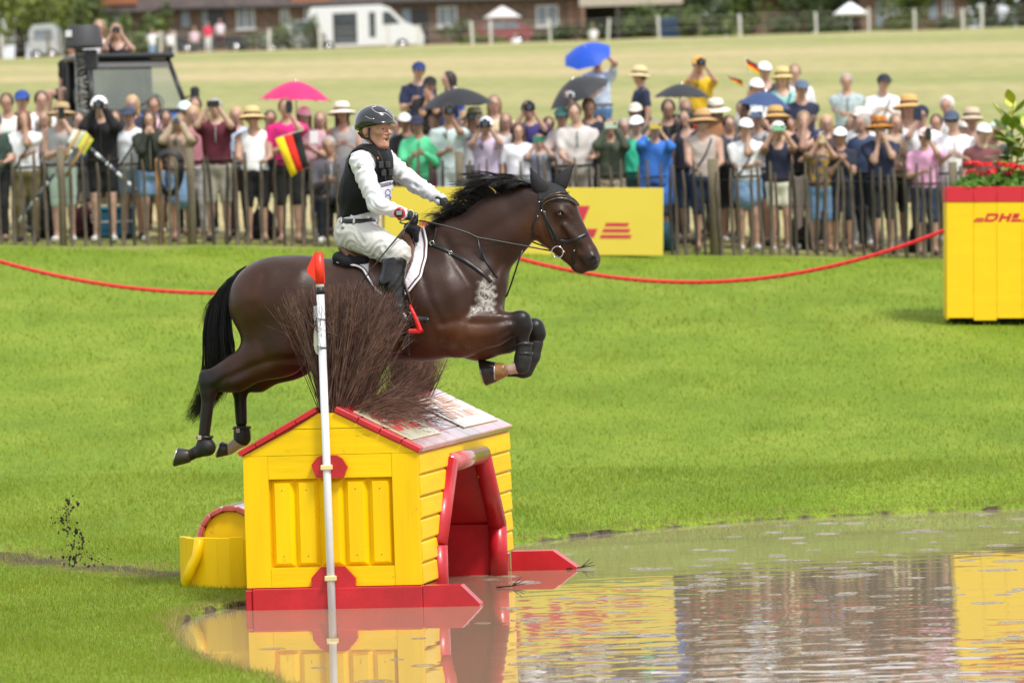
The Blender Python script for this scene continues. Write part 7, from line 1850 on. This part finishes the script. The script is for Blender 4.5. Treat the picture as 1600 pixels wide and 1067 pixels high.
# ================================================================== utility vehicle with people standing in its bed
VY = 72.0
vb = atY(196, 300, VY); VX = vb[0]; VG = gz(VX, VY)
veh = empty('utility_vehicle', (VX, VY, VG), R(24)); tag(veh, 'dark open utility vehicle with a windscreen behind the left crowd', 'vehicle')
VM = mat('vehicle_black', (.018, .019, .021), rough=.35); VB = mat('vehicle_blue', (.02, .10, .34), rough=.3, coat=.4); TYRE = mat('tyre_rubber', (.015, .015, .015), rough=.9)
GLASS = mat('windscreen', (.085, .115, .115), rough=.3, spec=.25, var=.3, vs=1.2, c2=(.17, .20, .15), alpha=.6)
def vp(name, m, fn, smooth=False, par=None):
    mb = MB(); fn(mb); return mb.build(name, m, par or veh, smooth)
zr = 1.98; zw = 1.18
for s in (-1, 1):
    vp('pillar', VM, lambda q: q.tube([(.70*s, -.72, zw), (.58*s, -.32, zr - .05)], .035, 8), True); vp('pillar', VM, lambda q: q.tube([(.62*s, .55, .9), (.60*s, .50, zr - .05)], .035, 8), True)
    vp('door', VM, lambda q: q.cbox((.70*s - .03, -.70, .45), (.70*s + .03, .55, zw), .02)); vp('mirror', VM, lambda q: q.cbox((.86*s - .06, -.66, 1.30), (.86*s + .06, -.56, 1.52), .03))
    vp('headlamp', mat('headlamp_glass', (.6, .6, .6), rough=.1), lambda q: q.ball((.48*s, -1.33, .86), (.12, .05, .07), 12, 8), True)
    vp('mirror_arm', VM, lambda q: q.tube([(.70*s, -.6, 1.36), (.84*s, -.6, 1.40)], .014, 6), True)
    for y in (-1.0, 1.25):
        w_ = vp('wheel', TYRE, lambda q: q.tube([(.60*s, y, .33), (.66*s, y, .33), (.80*s, y, .33), (.86*s, y, .33)], [.27, .33, .33, .27], 20), True); vp('rim', STEEL, lambda q: q.tube([(.865*s, y, .33), (.875*s, y, .33)], .17, 14), True, w_)
vp('roof', VM, lambda q: q.cbox((-.66, -.42, zr - .05), (.66, .62, zr + .03), .03))
ws = vp('windscreen', GLASS, lambda q: q.add([(-.66, -.70, zw + .02), (.66, -.70, zw + .02), (.56, -.34, zr - .07), (-.56, -.34, zr - .07)], [(0, 1, 2, 3)]))
vp('sun_strip', VM, lambda q: q.add([(-.575, -.42, zr - .17), (.575, -.42, zr - .17), (.545, -.345, zr - .06), (-.545, -.345, zr - .06)], [(0, 1, 2, 3)]))
vp('cab_back', VM, lambda q: q.cbox((-.6, .56, .9), (.6, .60, zr - .06), .02))
vp('steering_wheel', VM, lambda q: q.tube([(.28 + .17 * math.cos(a), -.42 - .05 * math.sin(a), 1.28 + .15 * math.sin(a)) for a in np.linspace(0, 6.28, 16)], .016, 6), True)
for s in (-1, 1): vp('headrest', VM, lambda q: q.cbox((.28 * s - .13, .15, 1.452), (.28 * s + .13, .27, 1.68), .04))
vp('wiper', VM, lambda q: q.tube([(-.1, -.71, zw + .04), (.32, -.60, zw + .22)], .012, 6), True)
vp('windscreen_frame', VM, lambda q: q.tube([(-.68, -.72, zw), (.68, -.72, zw)], .035, 8), True)
vp('hood', VB, lambda q: q.prism([(-1.35, .55), (-1.35, .92), (-1.22, 1.02), (-.74, 1.16), (-.72, .55)], -.66, .66, 0))
vp('grille', VM, lambda q: q.cbox((-.6, -1.42, .45), (.6, -1.352, .80), .02)); vp('chassis', VM, lambda q: q.cbox((-.6, -1.2, .30), (.6, 1.9, .50), .03)); vp('seat', VM, lambda q: q.cbox((-.55, .05, .5), (.55, .5, 1.45), .05))
for lo, hi in (((-.78, .70, .55), (.78, .74, 1.12)), ((-.78, 1.9, .55), (.78, 1.94, 1.12)), ((-.78, .745, .55), (-.74, 1.895, 1.12)), ((.74, .745, .55), (.78, 1.895, 1.12)), ((-.78, .7, .51), (.78, 1.94, .545))): vp('bed_panel', VB, lambda q: q.cbox(lo, hi, .01))
vb_ = VG + .56
person(155, 30, VY + 1.1, 'woman in white tee standing in the vehicle bed behind the loudspeaker', '#e8e8ee', '#2c2c34', 'tee', 'trousers', hair='light', hairlen=.5, pose='hold', base=VG + .75, group='people on the utility vehicle')
person(183, 36, VY + 1.0, 'woman in dark vest filming from the vehicle bed', '#1c1c22', '#2a2a30', 'tank', 'trousers', hair='light', hairlen=.6, pose='photo', base=VG + .75, pr=('compact', 'small camera of the woman on the vehicle'), group='people on the utility vehicle')
person(112, 58, VY + .9, 'person in black tee perched on the left side of the vehicle', '#16161a', '#1c1c20', 'tee', 'shorts', hair='dark', pose='down', base='free', h=1.72, seat=True, yaw=-35, group='people on the utility vehicle')
# ------------------------------------------------------------------ loudspeaker on a mast
LY = 68.6
lt = atY(130, 40, LY); lx0 = atY(124, 150, LY); lg = gz(lx0[0], LY)
spk = empty('loudspeaker_mast', (lx0[0], LY, lg)); tag(spk, 'large grey black loudspeaker on a cable wrapped mast at left', 'loudspeaker')
zt_ = float(lt[2] - lg); zb_ = float(atY(130, 75, LY)[2] - lg); xo = float(lt[0] - lx0[0])
SPK = mat('speaker_grey', (.045, .046, .050), rough=.6, var=.1, vs=20, bump=.2, bs=120)
def sp(name, m, fn, smooth=True):
    mb = MB(); fn(mb); return mb.build(name, m, spk, smooth)
sp('horn', SPK, lambda q: (q.lathe([(.02, zt_), (.20, zt_), (.215, zt_ - .02), (.262, zb_ + .03), (.265, zb_), (.24, zb_ - .005), (.02, zb_ + .02)], 28), q.xf(Matrix.Translation((xo, 0, 0)))))
sp('label_plate', cloth('#d8d8dc'), lambda q: q.cbox((xo - .225, -.20, zt_ - .16), (xo - .14, -.13, zt_ - .07), .003), False)
MET = mat('galvanised', (.30, .30, .28), rough=.5, metal=.4, var=.3, vs=20)
for s in (-1, 1): sp('mast_tube', MET, lambda q: q.tube([(.03 * s, 0, -.1), (.03 * s, 0, zb_)], .018, 8))
for i in range(22):
    z = 1.15 + i * .055; sp('cable_loop', MET if i % 2 else cloth('#6a6a62'), lambda q: q.tube([(.05 + (.05 + .02 * math.sin(i * 1.7)) * math.cos(a), -.03 + .06 * math.sin(a), z + .02 * math.sin(a + i)) for a in np.linspace(0, 6.28, 12)], .012, 6))
sp('amplifier', VM, lambda q: q.cbox((-.02, -.08, zb_ - .30), (.26, .10, zb_ - .03), .02), False)

# ================================================================== the far edge of the field: post fence, houses, cars, trees
FY = 262.0
def ground_at(px, Y):
    """where the ground shows under a pixel column at distance Y"""
    p_ = atY(px, 60, Y); return np.array((p_[0], Y, gz(p_[0], Y)))
pf = empty('post_and_wire_fence', (0, FY, 0)); tag(pf, 'white posts and wires along the far edge of the field', 'fence')
WP = mat('pale_post', (.62, .60, .56), rough=.7, var=.1); prev_ = None
posts = [-60, 4, 75, 140, 250, 272, 420, 500, 607, 655, 738, 767, 860, 950, 1030, 1094, 1157, 1194, 1276, 1358, 1430, 1505, 1535, 1660]
tops = [[], [], []]
for x in posts:
    g = ground_at(x, FY); q = MB(); wdt = RNG.uniform(.055, .075); q.cbox((-wdt, -.08, -.1), (wdt, .08, RNG.uniform(1.05, 1.25)), .02); o = q.build('post', WP if x not in (75, 140, 1194, 1094) else POSTM, pf); o.location = (g[0], 0, g[2]); o.rotation_euler = (0, R(RNG.normal(0, 2.5)), 0)
    for i, hz in enumerate((.45, .8, 1.05)): tops[i].append((g[0], -.1, g[2] + hz))
for T_ in tops: q = MB(); q.tube(T_, .006, 5); q.build('wire', WP, pf, True)
BRICK = mat('brown_brick', (.145, .10, .078), rough=.9, var=.25, vs=3, c2=(.20, .14, .11)); BRICK2 = mat('red_brick', (.21, .125, .095), rough=.9, var=.25, vs=3); TILE = mat('roof_tile', (.075, .055, .05), rough=.8, var=.3, vs=2); ORANGE = mat('clay_panel', (.36, .14, .07), rough=.8, var=.15)
FRAMEW = mat('window_frame', (.65, .66, .66), rough=.5); PANE = mat('window_pane', (.16, .19, .22), rough=.08, spec=.7, var=.3, vs=1); SHUT = mat('blue_grey_shutter', (.22, .27, .33), rough=.6); DOORD = mat('dark_door', (.03, .032, .036), rough=.4); GUT = mat('gutter', (.05, .045, .045), rough=.6)
HYB = 286.0
def building(px0, px1, lab, m, openings, hwall=3.4, depth=9, Y=HYB, roofh=3.2, panels=()):
    a, b_ = ground_at(px0, Y), ground_at(px1, Y); g = min(a[2], b_[2]) - .4; W_ = b_[0] - a[0]; s = FPX / Y
    e = empty('house', (a[0], Y, g)); tag(e, lab, 'house', 'houses beyond the field')
    q = MB(); q.box((0, 0, 0), (W_, depth, hwall)); q.build('wall', m, e)
    q = MB(); q.prism([(-.5, hwall - .15), (depth * .5, hwall + roofh), (depth + .5, hwall - .15), (depth + .5, hwall), (depth * .5, hwall + roofh + .2), (-.5, hwall)], -.4, W_ + .4, 0); rf = q.build('roof', TILE, e)
    q = MB(); q.tube([(-.4, -.6, hwall - .12), (W_ + .4, -.6, hwall - .12)], .09, 8); q.build('gutter', GUT, rf, True)
    q = MB(); q.cbox((W_ * .3, depth * .5 - .4, hwall + roofh - .8), (W_ * .3 + .9, depth * .5 + .4, hwall + roofh + 1.1), .03); q.build('chimney', m, rf)
    for (x0, y0, x1, y1, kind) in openings:
        A_, B_ = atY(x0, y1, Y), atY(x1, y0, Y); lo = (A_[0] - a[0], A_[2] - g); hi = (B_[0] - a[0], B_[2] - g)
        if kind == 'w':
            q = MB(); q.cbox((lo[0], -.05, lo[1]), (hi[0], .02, hi[1]), .01); f = q.build('window', FRAMEW, e)
            nx_ = 2
            for i in range(nx_): 
                w1 = (hi[0] - lo[0] - .08 * (nx_ + 1)) / nx_; q = MB(); x_ = lo[0] + .08 + i * (w1 + .08); q.box((x_, -.07, lo[1] + .08), (x_ + w1, -.052, hi[1] - .08)); q.build('pane', PANE, f)
            q = MB(); q.cbox((lo[0] - .1, -.16, lo[1] - .09), (hi[0] + .1, -.0, lo[1] - .01), .01); q.build('sill', FRAMEW, f)
        elif kind == 'd':
            q = MB(); q.cbox((lo[0], -.05, lo[1]), (hi[0], .02, hi[1]), .01); f = q.build('door', DOORD, e); q = MB(); q.ball((hi[0] - .12, -.09, (lo[1] + hi[1]) / 2), .05, 8, 6); q.build('handle', STEEL, f, True)
        elif kind == 's': q = MB(); q.cbox((lo[0], -.09, lo[1]), (hi[0], -.01, hi[1]), .01); q.build('shutter', SHUT, e)
        elif kind == 'p': q = MB(); q.cbox((lo[0], -.35, lo[1]), (hi[0], -.01, hi[1]), .02); q.build('clay_panel', ORANGE, e)
        elif kind == 'v': q = MB(); q.cbox((lo[0], -.2, 0), (hi[0], -.005, hwall - .2), .02); q.build('pilaster', BRICK2, e)
    return e
building(118, 262, 'brown brick house half hidden by green shrubs at upper left', BRICK, [(128, 14, 150, 36, 'w'), (168, 16, 190, 40, 'w'), (152, -14, 214, 10, 'p')])
building(263, 588, 'long brown brick house behind the white van', BRICK, [(284, 16, 296, 44, 's'), (316, 14, 324, 44, 's'), (325, 14, 351, 70, 'd'), (370, 12, 397, 46, 'w'), (438, 14, 452, 42, 'w'), (455, -16, 517, 9, 'p'), (476, 12, 510, 34, 'w'), (524, 12, 556, 34, 'w')])
building(590, 902, 'brown brick house with wide windows right of the van', BRICK, [(598, 14, 612, 40, 's'), (630, 14, 642, 70, 's'), (643, 14, 668, 76, 'd'), (684, 10, 714, 42, 'w'), (760, 20, 812, 44, 'd'), (838, 8, 872, 42, 'w'), (888, -8, 908, 60, 'v')])
building(1182, 1262, 'plain reddish brick house wall behind trees at upper right', BRICK2, [(1210, -20, 1232, 4, 'w')], Y=296)
building(1348, 1512, 'brick house with pale window frames at upper right', BRICK2, [(1369, 2, 1380, 42, 's'), (1384, 2, 1404, 26, 'w'), (1452, 4, 1464, 30, 's'), (1474, 0, 1488, 26, 'w')], Y=290)
# carport between the houses
c0 = ground_at(905, 288); c1 = ground_at(1066, 288); e = empty('carport', (c0[0], 288, c0[2] - .3)); tag(e, 'flat roofed carport with a pale beam right of the brick houses', 'carport'); CW = c1[0] - c0[0]
q = MB(); q.cbox((0, -3, 2.55), (CW, -2.7, 3.15), .03); q.build('beam', mat('pale_concrete', (.45, .40, .34), rough=.9, var=.15), e); q = MB(); q.cbox((0, -2.69, 3.0), (CW, 5, 3.16), .02); q.build('roof', GUT, e); q = MB(); q.box((0, 4.8, 0), (CW, 5, 2.99)); q.build('back_wall', GUT, e)
for x in (.1, CW * .35, CW * .7, CW - .3): q = MB(); q.cbox((x, -2.95, 0), (x + .22, -2.73, 2.545), .02); q.build('column', BRICK2 if x < .2 else GUT, e)
# ------------------------------------------------------------------ trees, shrubs and hedges: trunk plus a crown of leaf clumps
LEAFS = [mat('foliage_%d' % i, c, rough=.6, var=.45, vs=1.5, c2=d) for i, (c, d) in enumerate([((.030, .060, .014), (.075, .12, .025)), ((.055, .10, .018), (.14, .20, .035)), ((.10, .15, .02), (.22, .26, .04)), ((.02, .035, .012), (.05, .075, .02))])]
BARK = mat('bark', (.06, .045, .035), rough=.95, var=.3)
def foliage(parent, name, blobs, m, dens=55, leaf=.30, seed=0):
    rg = np.random.default_rng(seed); V = []
    for c, r in blobs:
        n_ = int(dens * r[0] * r[2] * 4) + 30; d = rg.normal(0, 1, (n_, 3)); d /= np.linalg.norm(d, axis=1, keepdims=True); rad = rg.uniform(.45, 1.08, n_) ** .6
        P_ = np.array(c) + d * rad[:, None] * np.array(r); s = rg.uniform(.5, 1.3, n_) * leaf
        n1 = d + rg.normal(0, .5, (n_, 3)); n1 /= np.linalg.norm(n1, axis=1, keepdims=True); t1 = np.cross(n1, rg.normal(0, 1, (n_, 3))); t1 /= np.linalg.norm(t1, axis=1, keepdims=True) + 1e-9; t2 = np.cross(n1, t1)
        q = np.stack([P_ - t1 * s[:, None] * .5, P_ + t2 * s[:, None] * .32, P_ + t1 * s[:, None] * .5, P_ - t2 * s[:, None] * .32], 1); V.append(q.reshape(-1, 3))
    V = np.concatenate(V); return obj(name, V, np.arange(len(V)).reshape(-1, 4), m, parent, smooth=False)
def tree(px, Y, h, wd, lab, m, seed, trunk=True, name='tree', cat='tree', group='trees beyond the field', zoff=0., low=False):
    g = ground_at(px, Y); e = empty(name, (g[0], Y, g[2] - .2)); tag(e, lab, cat, group); rg = np.random.default_rng(seed)
    blobs = []; z0 = h * (.35 if trunk and not low else .0)
    for i in range(9 if trunk else 6):
        t = rg.random(); rr = wd * rg.uniform(.22, .36); blobs.append(((rg.normal(0, wd * .22), rg.normal(0, wd * .18), z0 + (h - z0) * (.25 + .62 * t)), (rr, rr, (h - z0) * rg.uniform(.16, .26) + .1)))
    foliage(e, 'crown', blobs, m, dens=26 if Y < 310 else 6, leaf=.7 if Y > 310 else .36 if h > 2.5 else .22, seed=seed)
    q = MB(); q.tube([(0, 0, 0), (.1, 0, h * .3), (0, .1, h * .6)], [wd * .045 + .04, wd * .035 + .03, .04], 8)
    for k in range(4): a = k * 1.6; q.tube([(0, 0, h * .3), (wd * .15 * math.cos(a), wd * .15 * math.sin(a), h * .5), (wd * .28 * math.cos(a), wd * .28 * math.sin(a), h * .68)], [.07, .05, .02], 6)
    q.build('trunk' if trunk else 'stem', BARK, e, True)
    return e
T = tree
T(-30, 284, 8, 7, 'dark leafy tree at the top left corner', LEAFS[0], 1); T(30, 280, 7, 6.5, 'yellow green tree behind the silver van', LEAFS[2], 2, low=True); T(70, 292, 9, 7, 'dark tree behind the silver van', LEAFS[3], 3, low=True); T(102, 283, 6.0, 4.6, 'bright green tree between the silver van and the house', LEAFS[1], 4, low=True)
T(-2, 268, 2.2, 2.6, 'pale bush at the left photo edge by the field', LEAFS[2], 5, False, 'bush', 'bush', 'bushes beyond the field')
T(206, 280, 2.9, 2.6, 'round green bush before the clay panel', LEAFS[1], 6, False, 'bush', 'bush', 'bushes beyond the field'); T(243, 281, 3.2, 2.0, 'tall green bush at the corner of the long house', LEAFS[1], 7, False, 'bush', 'bush', 'bushes beyond the field')
T(222, 270, 1.6, 2.2, 'low leafy bush behind the far spectators', LEAFS[1], 8, False, 'bush', 'bush', 'bushes beyond the field')
T(416, 270, 1.2, 2.0, 'small dark bush left of the pickup', LEAFS[0], 9, False, 'bush', 'bush', 'bushes beyond the field'); T(448, 271, 1.9, 2.0, 'green bush in front of the pale pickup', LEAFS[1], 19, False, 'bush', 'bush', 'bushes beyond the field'); T(490, 270, 1.7, 1.5, 'clipped dark bush left of the white van', LEAFS[0], 10, False, 'bush', 'bush', 'bushes beyond the field'); T(492, 270.5, 2.3, .8, 'slim upright bush beside the van', LEAFS[1], 20, False, 'bush', 'bush', 'bushes beyond the field')
T(718, 270, 1.5, 2.6, 'wide green bush left of the red car', LEAFS[0], 11, False, 'bush', 'bush', 'bushes beyond the field'); T(760, 268, .9, 2.6, 'low bush in front of the red car', LEAFS[1], 12, False, 'bush', 'bush', 'bushes beyond the field')
for i, x in enumerate((850, 885, 918)): T(x, 271, 1.1, 2.2, ('low hedge bush right of the red car', 'middle low hedge bush before the brick pillar', 'low hedge bush at the foot of the carport')[i], LEAFS[0], 30 + i, False, 'bush', 'bush', 'bushes beyond the field')
for i, x in enumerate((985, 1015, 1050, 1085, 1115)): T(x, 273, 1.9 + .15 * (i % 2), 2.8, ('clipped hedge bush at the right end of the carport', 'hedge bush behind the blue bin', 'hedge bush right of the blue bin', 'dark hedge bush left of the bright tree', 'hedge bush under the bright tree')[i], LEAFS[i % 2], 40 + i, False, 'bush', 'bush', 'bushes beyond the field')
T(1010, 300, 8, 7, 'dark tree behind the carport', LEAFS[3], 50, low=True); T(1075, 296, 7, 5, 'dark tree left of the bright green tree', LEAFS[0], 51, low=True); T(1162, 284, 5.0, 3.2, 'bright green tree before the reddish wall', LEAFS[1], 52, low=True); T(1143, 276, 1.4, 1.6, 'yellowish bush by the field fence', LEAFS[2], 53, False, 'bush', 'bush', 'bushes beyond the field'); T(1212, 277, 1.7, 2.4, 'dark bush in front of the reddish wall', LEAFS[0], 54, False, 'bush', 'bush', 'bushes beyond the field')
T(1250, 283, 4.6, 3.2, 'green tree right of the reddish wall', LEAFS[0], 55, low=True); T(1290, 295, 9, 6, 'dark trunked tree behind the patio umbrella', LEAFS[3], 56, low=True); T(1300, 274, 1.3, 2.2, 'low bush below the patio umbrella', LEAFS[0], 57, False, 'bush', 'bush', 'bushes beyond the field')
T(1430, 281, 4.4, 2.8, 'leafy green tree in front of the right house', LEAFS[1], 58, low=True); T(1395, 274, 1.4, 2.6, 'bush under the pale window frames', LEAFS[1], 59, False, 'bush', 'bush', 'bushes beyond the field'); T(1470, 273, 1.2, 2.8, 'bush below the blue window', LEAFS[0], 60, False, 'bush', 'bush', 'bushes beyond the field')
T(1545, 284, 6.5, 5.5, 'large dark green tree right of the brick house', LEAFS[0], 61, low=True); T(1600, 280, 6, 5, 'green tree at the top right corner', LEAFS[1], 62, low=True); T(1570, 272, 1.1, 3.0, 'low reddish hedge bush at the right field edge', LEAFS[3], 63, False, 'bush', 'bush', 'bushes beyond the field')
blobs = []
rg = np.random.default_rng(77)
for i in range(70): x = -120 + 1840 * rg.random(); g = ground_at(x, 325 + 40 * rg.random()); r_ = rg.uniform(2, 4); blobs.append(((g[0], g[1], g[2] + rg.uniform(1.5, 8)), (r_, r_, r_)))
wood = foliage(None, 'far_wood', blobs, LEAFS[0], dens=7, leaf=.8, seed=9); tag(wood, 'distant dark green wood behind the houses', 'wood', kind='stuff')
# ------------------------------------------------------------------ cars and the van
def wheel_at(par, x, y, r=.33):
    q = MB(); q.tube([(x, y - .10, r), (x, y - .08, r), (x, y + .08, r), (x, y + .10, r)], [r * .85, r, r, r * .85], 18, up=(0, 0, 1)); w_ = q.build('wheel', TYRE, par, True); q = MB(); q.tube([(x, y - .112, r), (x, y - .102, r)], r * .62, 12); q.build('rim', STEEL, w_, True)
def car(px, Y, lab, prof, wins, m, L=4.3, W_=1.75, wheels=(.8, 3.4), name='parked_car', cat='car', yaw=0, group='vehicles parked by the houses', win=None):
    g = ground_at(px, Y); e = empty(name, (g[0], Y, g[2]), R(yaw)); tag(e, lab, cat, group)
    q = MB(); q.prism(prof, 0, W_, 1); q.build('body', m, e)
    for w_ in wins: q = MB(); q.prism(w_, -.012, W_ + .012, 1); q.build('window', win or PANE, e)
    for x in wheels: wheel_at(e, x, .02); wheel_at(e, x, W_ - .02)
    xs = [x for x, z in prof]
    for x, mm in ((min(xs) - .01, mat('tail_lamp', (.5, .02, .02), rough=.3)), (max(xs) - .04, FRAMEW)):
        for y in (.2, W_ - .2): q = MB(); q.cbox((x, y - .12, .68), (x + .06, y + .12, .82), .02); q.build('lamp', mm, e)
    return e
VANW = mat('van_white', (.72, .73, .75), rough=.3, coat=.4, var=.03); REDC = mat('car_red', (.24, .045, .05), rough=.3, coat=.5); DARKC = mat('car_dark', (.025, .03, .035), rough=.3, coat=.5); SILC = mat('car_silver', (.42, .45, .45), rough=.3, coat=.4)
car(483, 276, 'white van with its side door open in front of the long house', [(0, .35), (0, 2.2), (.15, 2.5), (3.9, 2.55), (4.4, 2.35), (5.2, 1.55), (6.0, 1.25), (6.15, .9), (6.15, .38)], [[(1.3, .5), (1.3, 2.15), (2.6, 2.15), (2.6, .5)], [(4.0, 1.45), (4.0, 2.15), (4.35, 2.15), (4.95, 1.5)], [(3.25, .8), (3.25, 2.15), (3.6, 2.15), (3.6, .8)]], VANW, wheels=(1.0, 5.0), W_=1.95, name='van', cat='van', win=mat('van_dark_glass', (.05, .06, .065), rough=.15, var=.4, vs=1))
car(402, 277, 'pale pickup half hidden behind bushes left of the van', [(0, .35), (0, 1.1), (1.5, 1.15), (1.75, 1.8), (2.9, 1.85), (3.4, 1.2), (4.4, 1.1), (4.5, .4)], [[(1.85, 1.2), (1.95, 1.7), (2.85, 1.72), (3.25, 1.2)]], SILC, W_=1.8, wheels=(.8, 3.6))
car(268, 272, 'dark open car with people beside it at upper left', [(0, .35), (0, .95), (.3, 1.05), (1.3, 1.0), (2.4, 1.0), (2.7, 1.02), (3.9, .9), (4.1, .7), (4.1, .35)], [[(2.4, 1.0), (2.55, 1.32), (2.62, 1.32), (2.66, 1.0)]], DARKC)
car(718, 277, 'red car parked behind the bushes', [(0, .35), (0, .85), (.9, .98), (1.5, 1.42), (3.0, 1.48), (3.7, 1.05), (3.95, .9), (3.95, .4)], [[(1.2, 1.0), (1.65, 1.36), (2.95, 1.40), (3.4, 1.02)]], REDC, wheels=(.8, 3.2))
car(46, 276, 'silver van seen from behind at the upper left', [(0, .4), (0, 1.7), (.2, 2.0), (1.3, 2.05), (1.5, 1.7), (1.5, .4)], [[(.2, 1.15), (.28, 1.75), (1.2, 1.75), (1.3, 1.15)]], SILC, wheels=(.35, 1.15), W_=4.2, name='van', cat='van')
# bins, garden parasols, lamps
e = empty('refuse_bin', ground_at(1032, 268)); tag(e, 'dark blue refuse bin by the far hedge', 'bin'); q = MB(); q.cbox((0, 0, 0), (.9, .7, 1.0), .05); q.build('bin_body', cloth('#1c3450'), e); q = MB(); q.cbox((-.04, -.04, 1.002), (.94, .74, 1.12), .04); q.build('lid', cloth('#28507a'), e)
def parasol(px, py, Y, w_, lab, c):
    g = ground_at(px, Y); t = atY(px, py, Y); e = empty('garden_parasol', g); tag(e, lab, 'parasol', 'garden parasols by the houses'); h = t[2] - g[2]
    q = MB(); q.lathe([(.03, h), (w_ * .5, h - .28), (w_, h - .62), (w_ * .98, h - .66), (w_ * .5, h - .34), (.03, h - .06)], 8); q.build('canopy', cloth(c), e); q = MB(); q.tube([(0, 0, 0), (0, 0, h - .05)], .04, 8); q.build('pole', FRAMEW, e, True); q = MB(); q.cbox((-.3, -.3, 0), (.3, .3, .08), .02); q.build('base', GUT, e)
parasol(786, 10, 281, 1.05, 'pale garden parasol before the middle brick house', '#d8d4d4'); parasol(1330, 4, 279, .95, 'white garden parasol at upper right', '#f4f4f6')
# small far figures beside the houses
F_ = 'distant people by the houses'
for x, y, lab, a, b_, hr in ((237, 46, 'distant person in white tee with hands behind the head at upper left', '#f0eef4', '#8aa4c8', 'brown'), (266, 47, 'distant person in white tee and dark trousers at upper left', '#ecebf2', '#3a4658', 'dark'), (303, 42, 'distant person in pale pink shirt at the open car', '#dcc0d0', '#555555', 'light'), (324, 34, 'distant person in red top and white bottoms at the open car', '#d82c58', '#e4e4ea', 'dark'), (343, 30, 'distant person in lilac white shirt by the dark doorway', '#dccede', '#4a2c30', 'dark'), (926, 38, 'distant person in white tee near the carport', '#ecebef', '#7a7a72', 'blonde'), (805, 52, 'distant person in white crouching at the red car', '#e8e8f2', '#2a3a60', 'brown')):
    person(x, y, 268 if x < 500 else 270, lab, a, b_, 'tee', 'trousers', hair=hr, base='free', h=1.7, group=F_, pose='ear' if x == 237 else 'down')
# ================================================================== turf kicked up by the horse's hooves, floating twigs
V = []; F = []
rg = np.random.default_rng(11)
SPY = 34.6
for i in range(260):
    t = rg.random(); yy = 772 + 112 * t ** .75; xx = np.interp(yy, [770, 810, 850, 885], [112, 98, 122, 128]) + rg.normal(0, 5 + 13 * ((yy - 770) / 115)); c = atY(xx, yy, SPY + rg.normal(0, .1)); s = abs(rg.normal(.003, .0038)) + .0015
    o_ = len(V); pts = rg.normal(0, 1, (6, 3)); pts /= np.linalg.norm(pts, axis=1, keepdims=True); base = np.array([(1,0,0),(-1,0,0),(0,1,0),(0,-1,0),(0,0,1),(0,0,-1)]) + .4 * pts
    V += list(c + base * s * np.array((1, 1, rg.uniform(.6, 1.8)))); F += [(o_+a, o_+b_, o_+d) for a, b_, d in ((0,2,4),(2,1,4),(1,3,4),(3,0,4),(2,0,5),(1,2,5),(3,1,5),(0,3,5))]
o = obj('turf_spray', np.array(V), np.array(F), mat('wet_soil', (.03, .023, .016), rough=.9), smooth=False); tag(o, 'dark clods of turf flying up from the grass at left', 'soil', kind='stuff')
for k, (x, y, lab) in enumerate(((908, 888, 'small dark twig floating right of the red feet'), (800, 917, 'thin twigs floating in front of the house opening'))):
    c = atZ(x, y, 0.004); e = empty('floating_twig', c); tag(e, lab, 'twig', 'floating twigs')
    for j in range(3): a = .2 + j * .9; q = MB(); q.tube([(-.10 * math.cos(a * .2), -.02 * j, .004), (0, .01 * j, .008), (.09 * math.cos(a * .4), .05 * math.sin(a), .02 + .02 * j)], [.004, .004, .002], 5); q.build('stick', MATS['twig'], e, True)
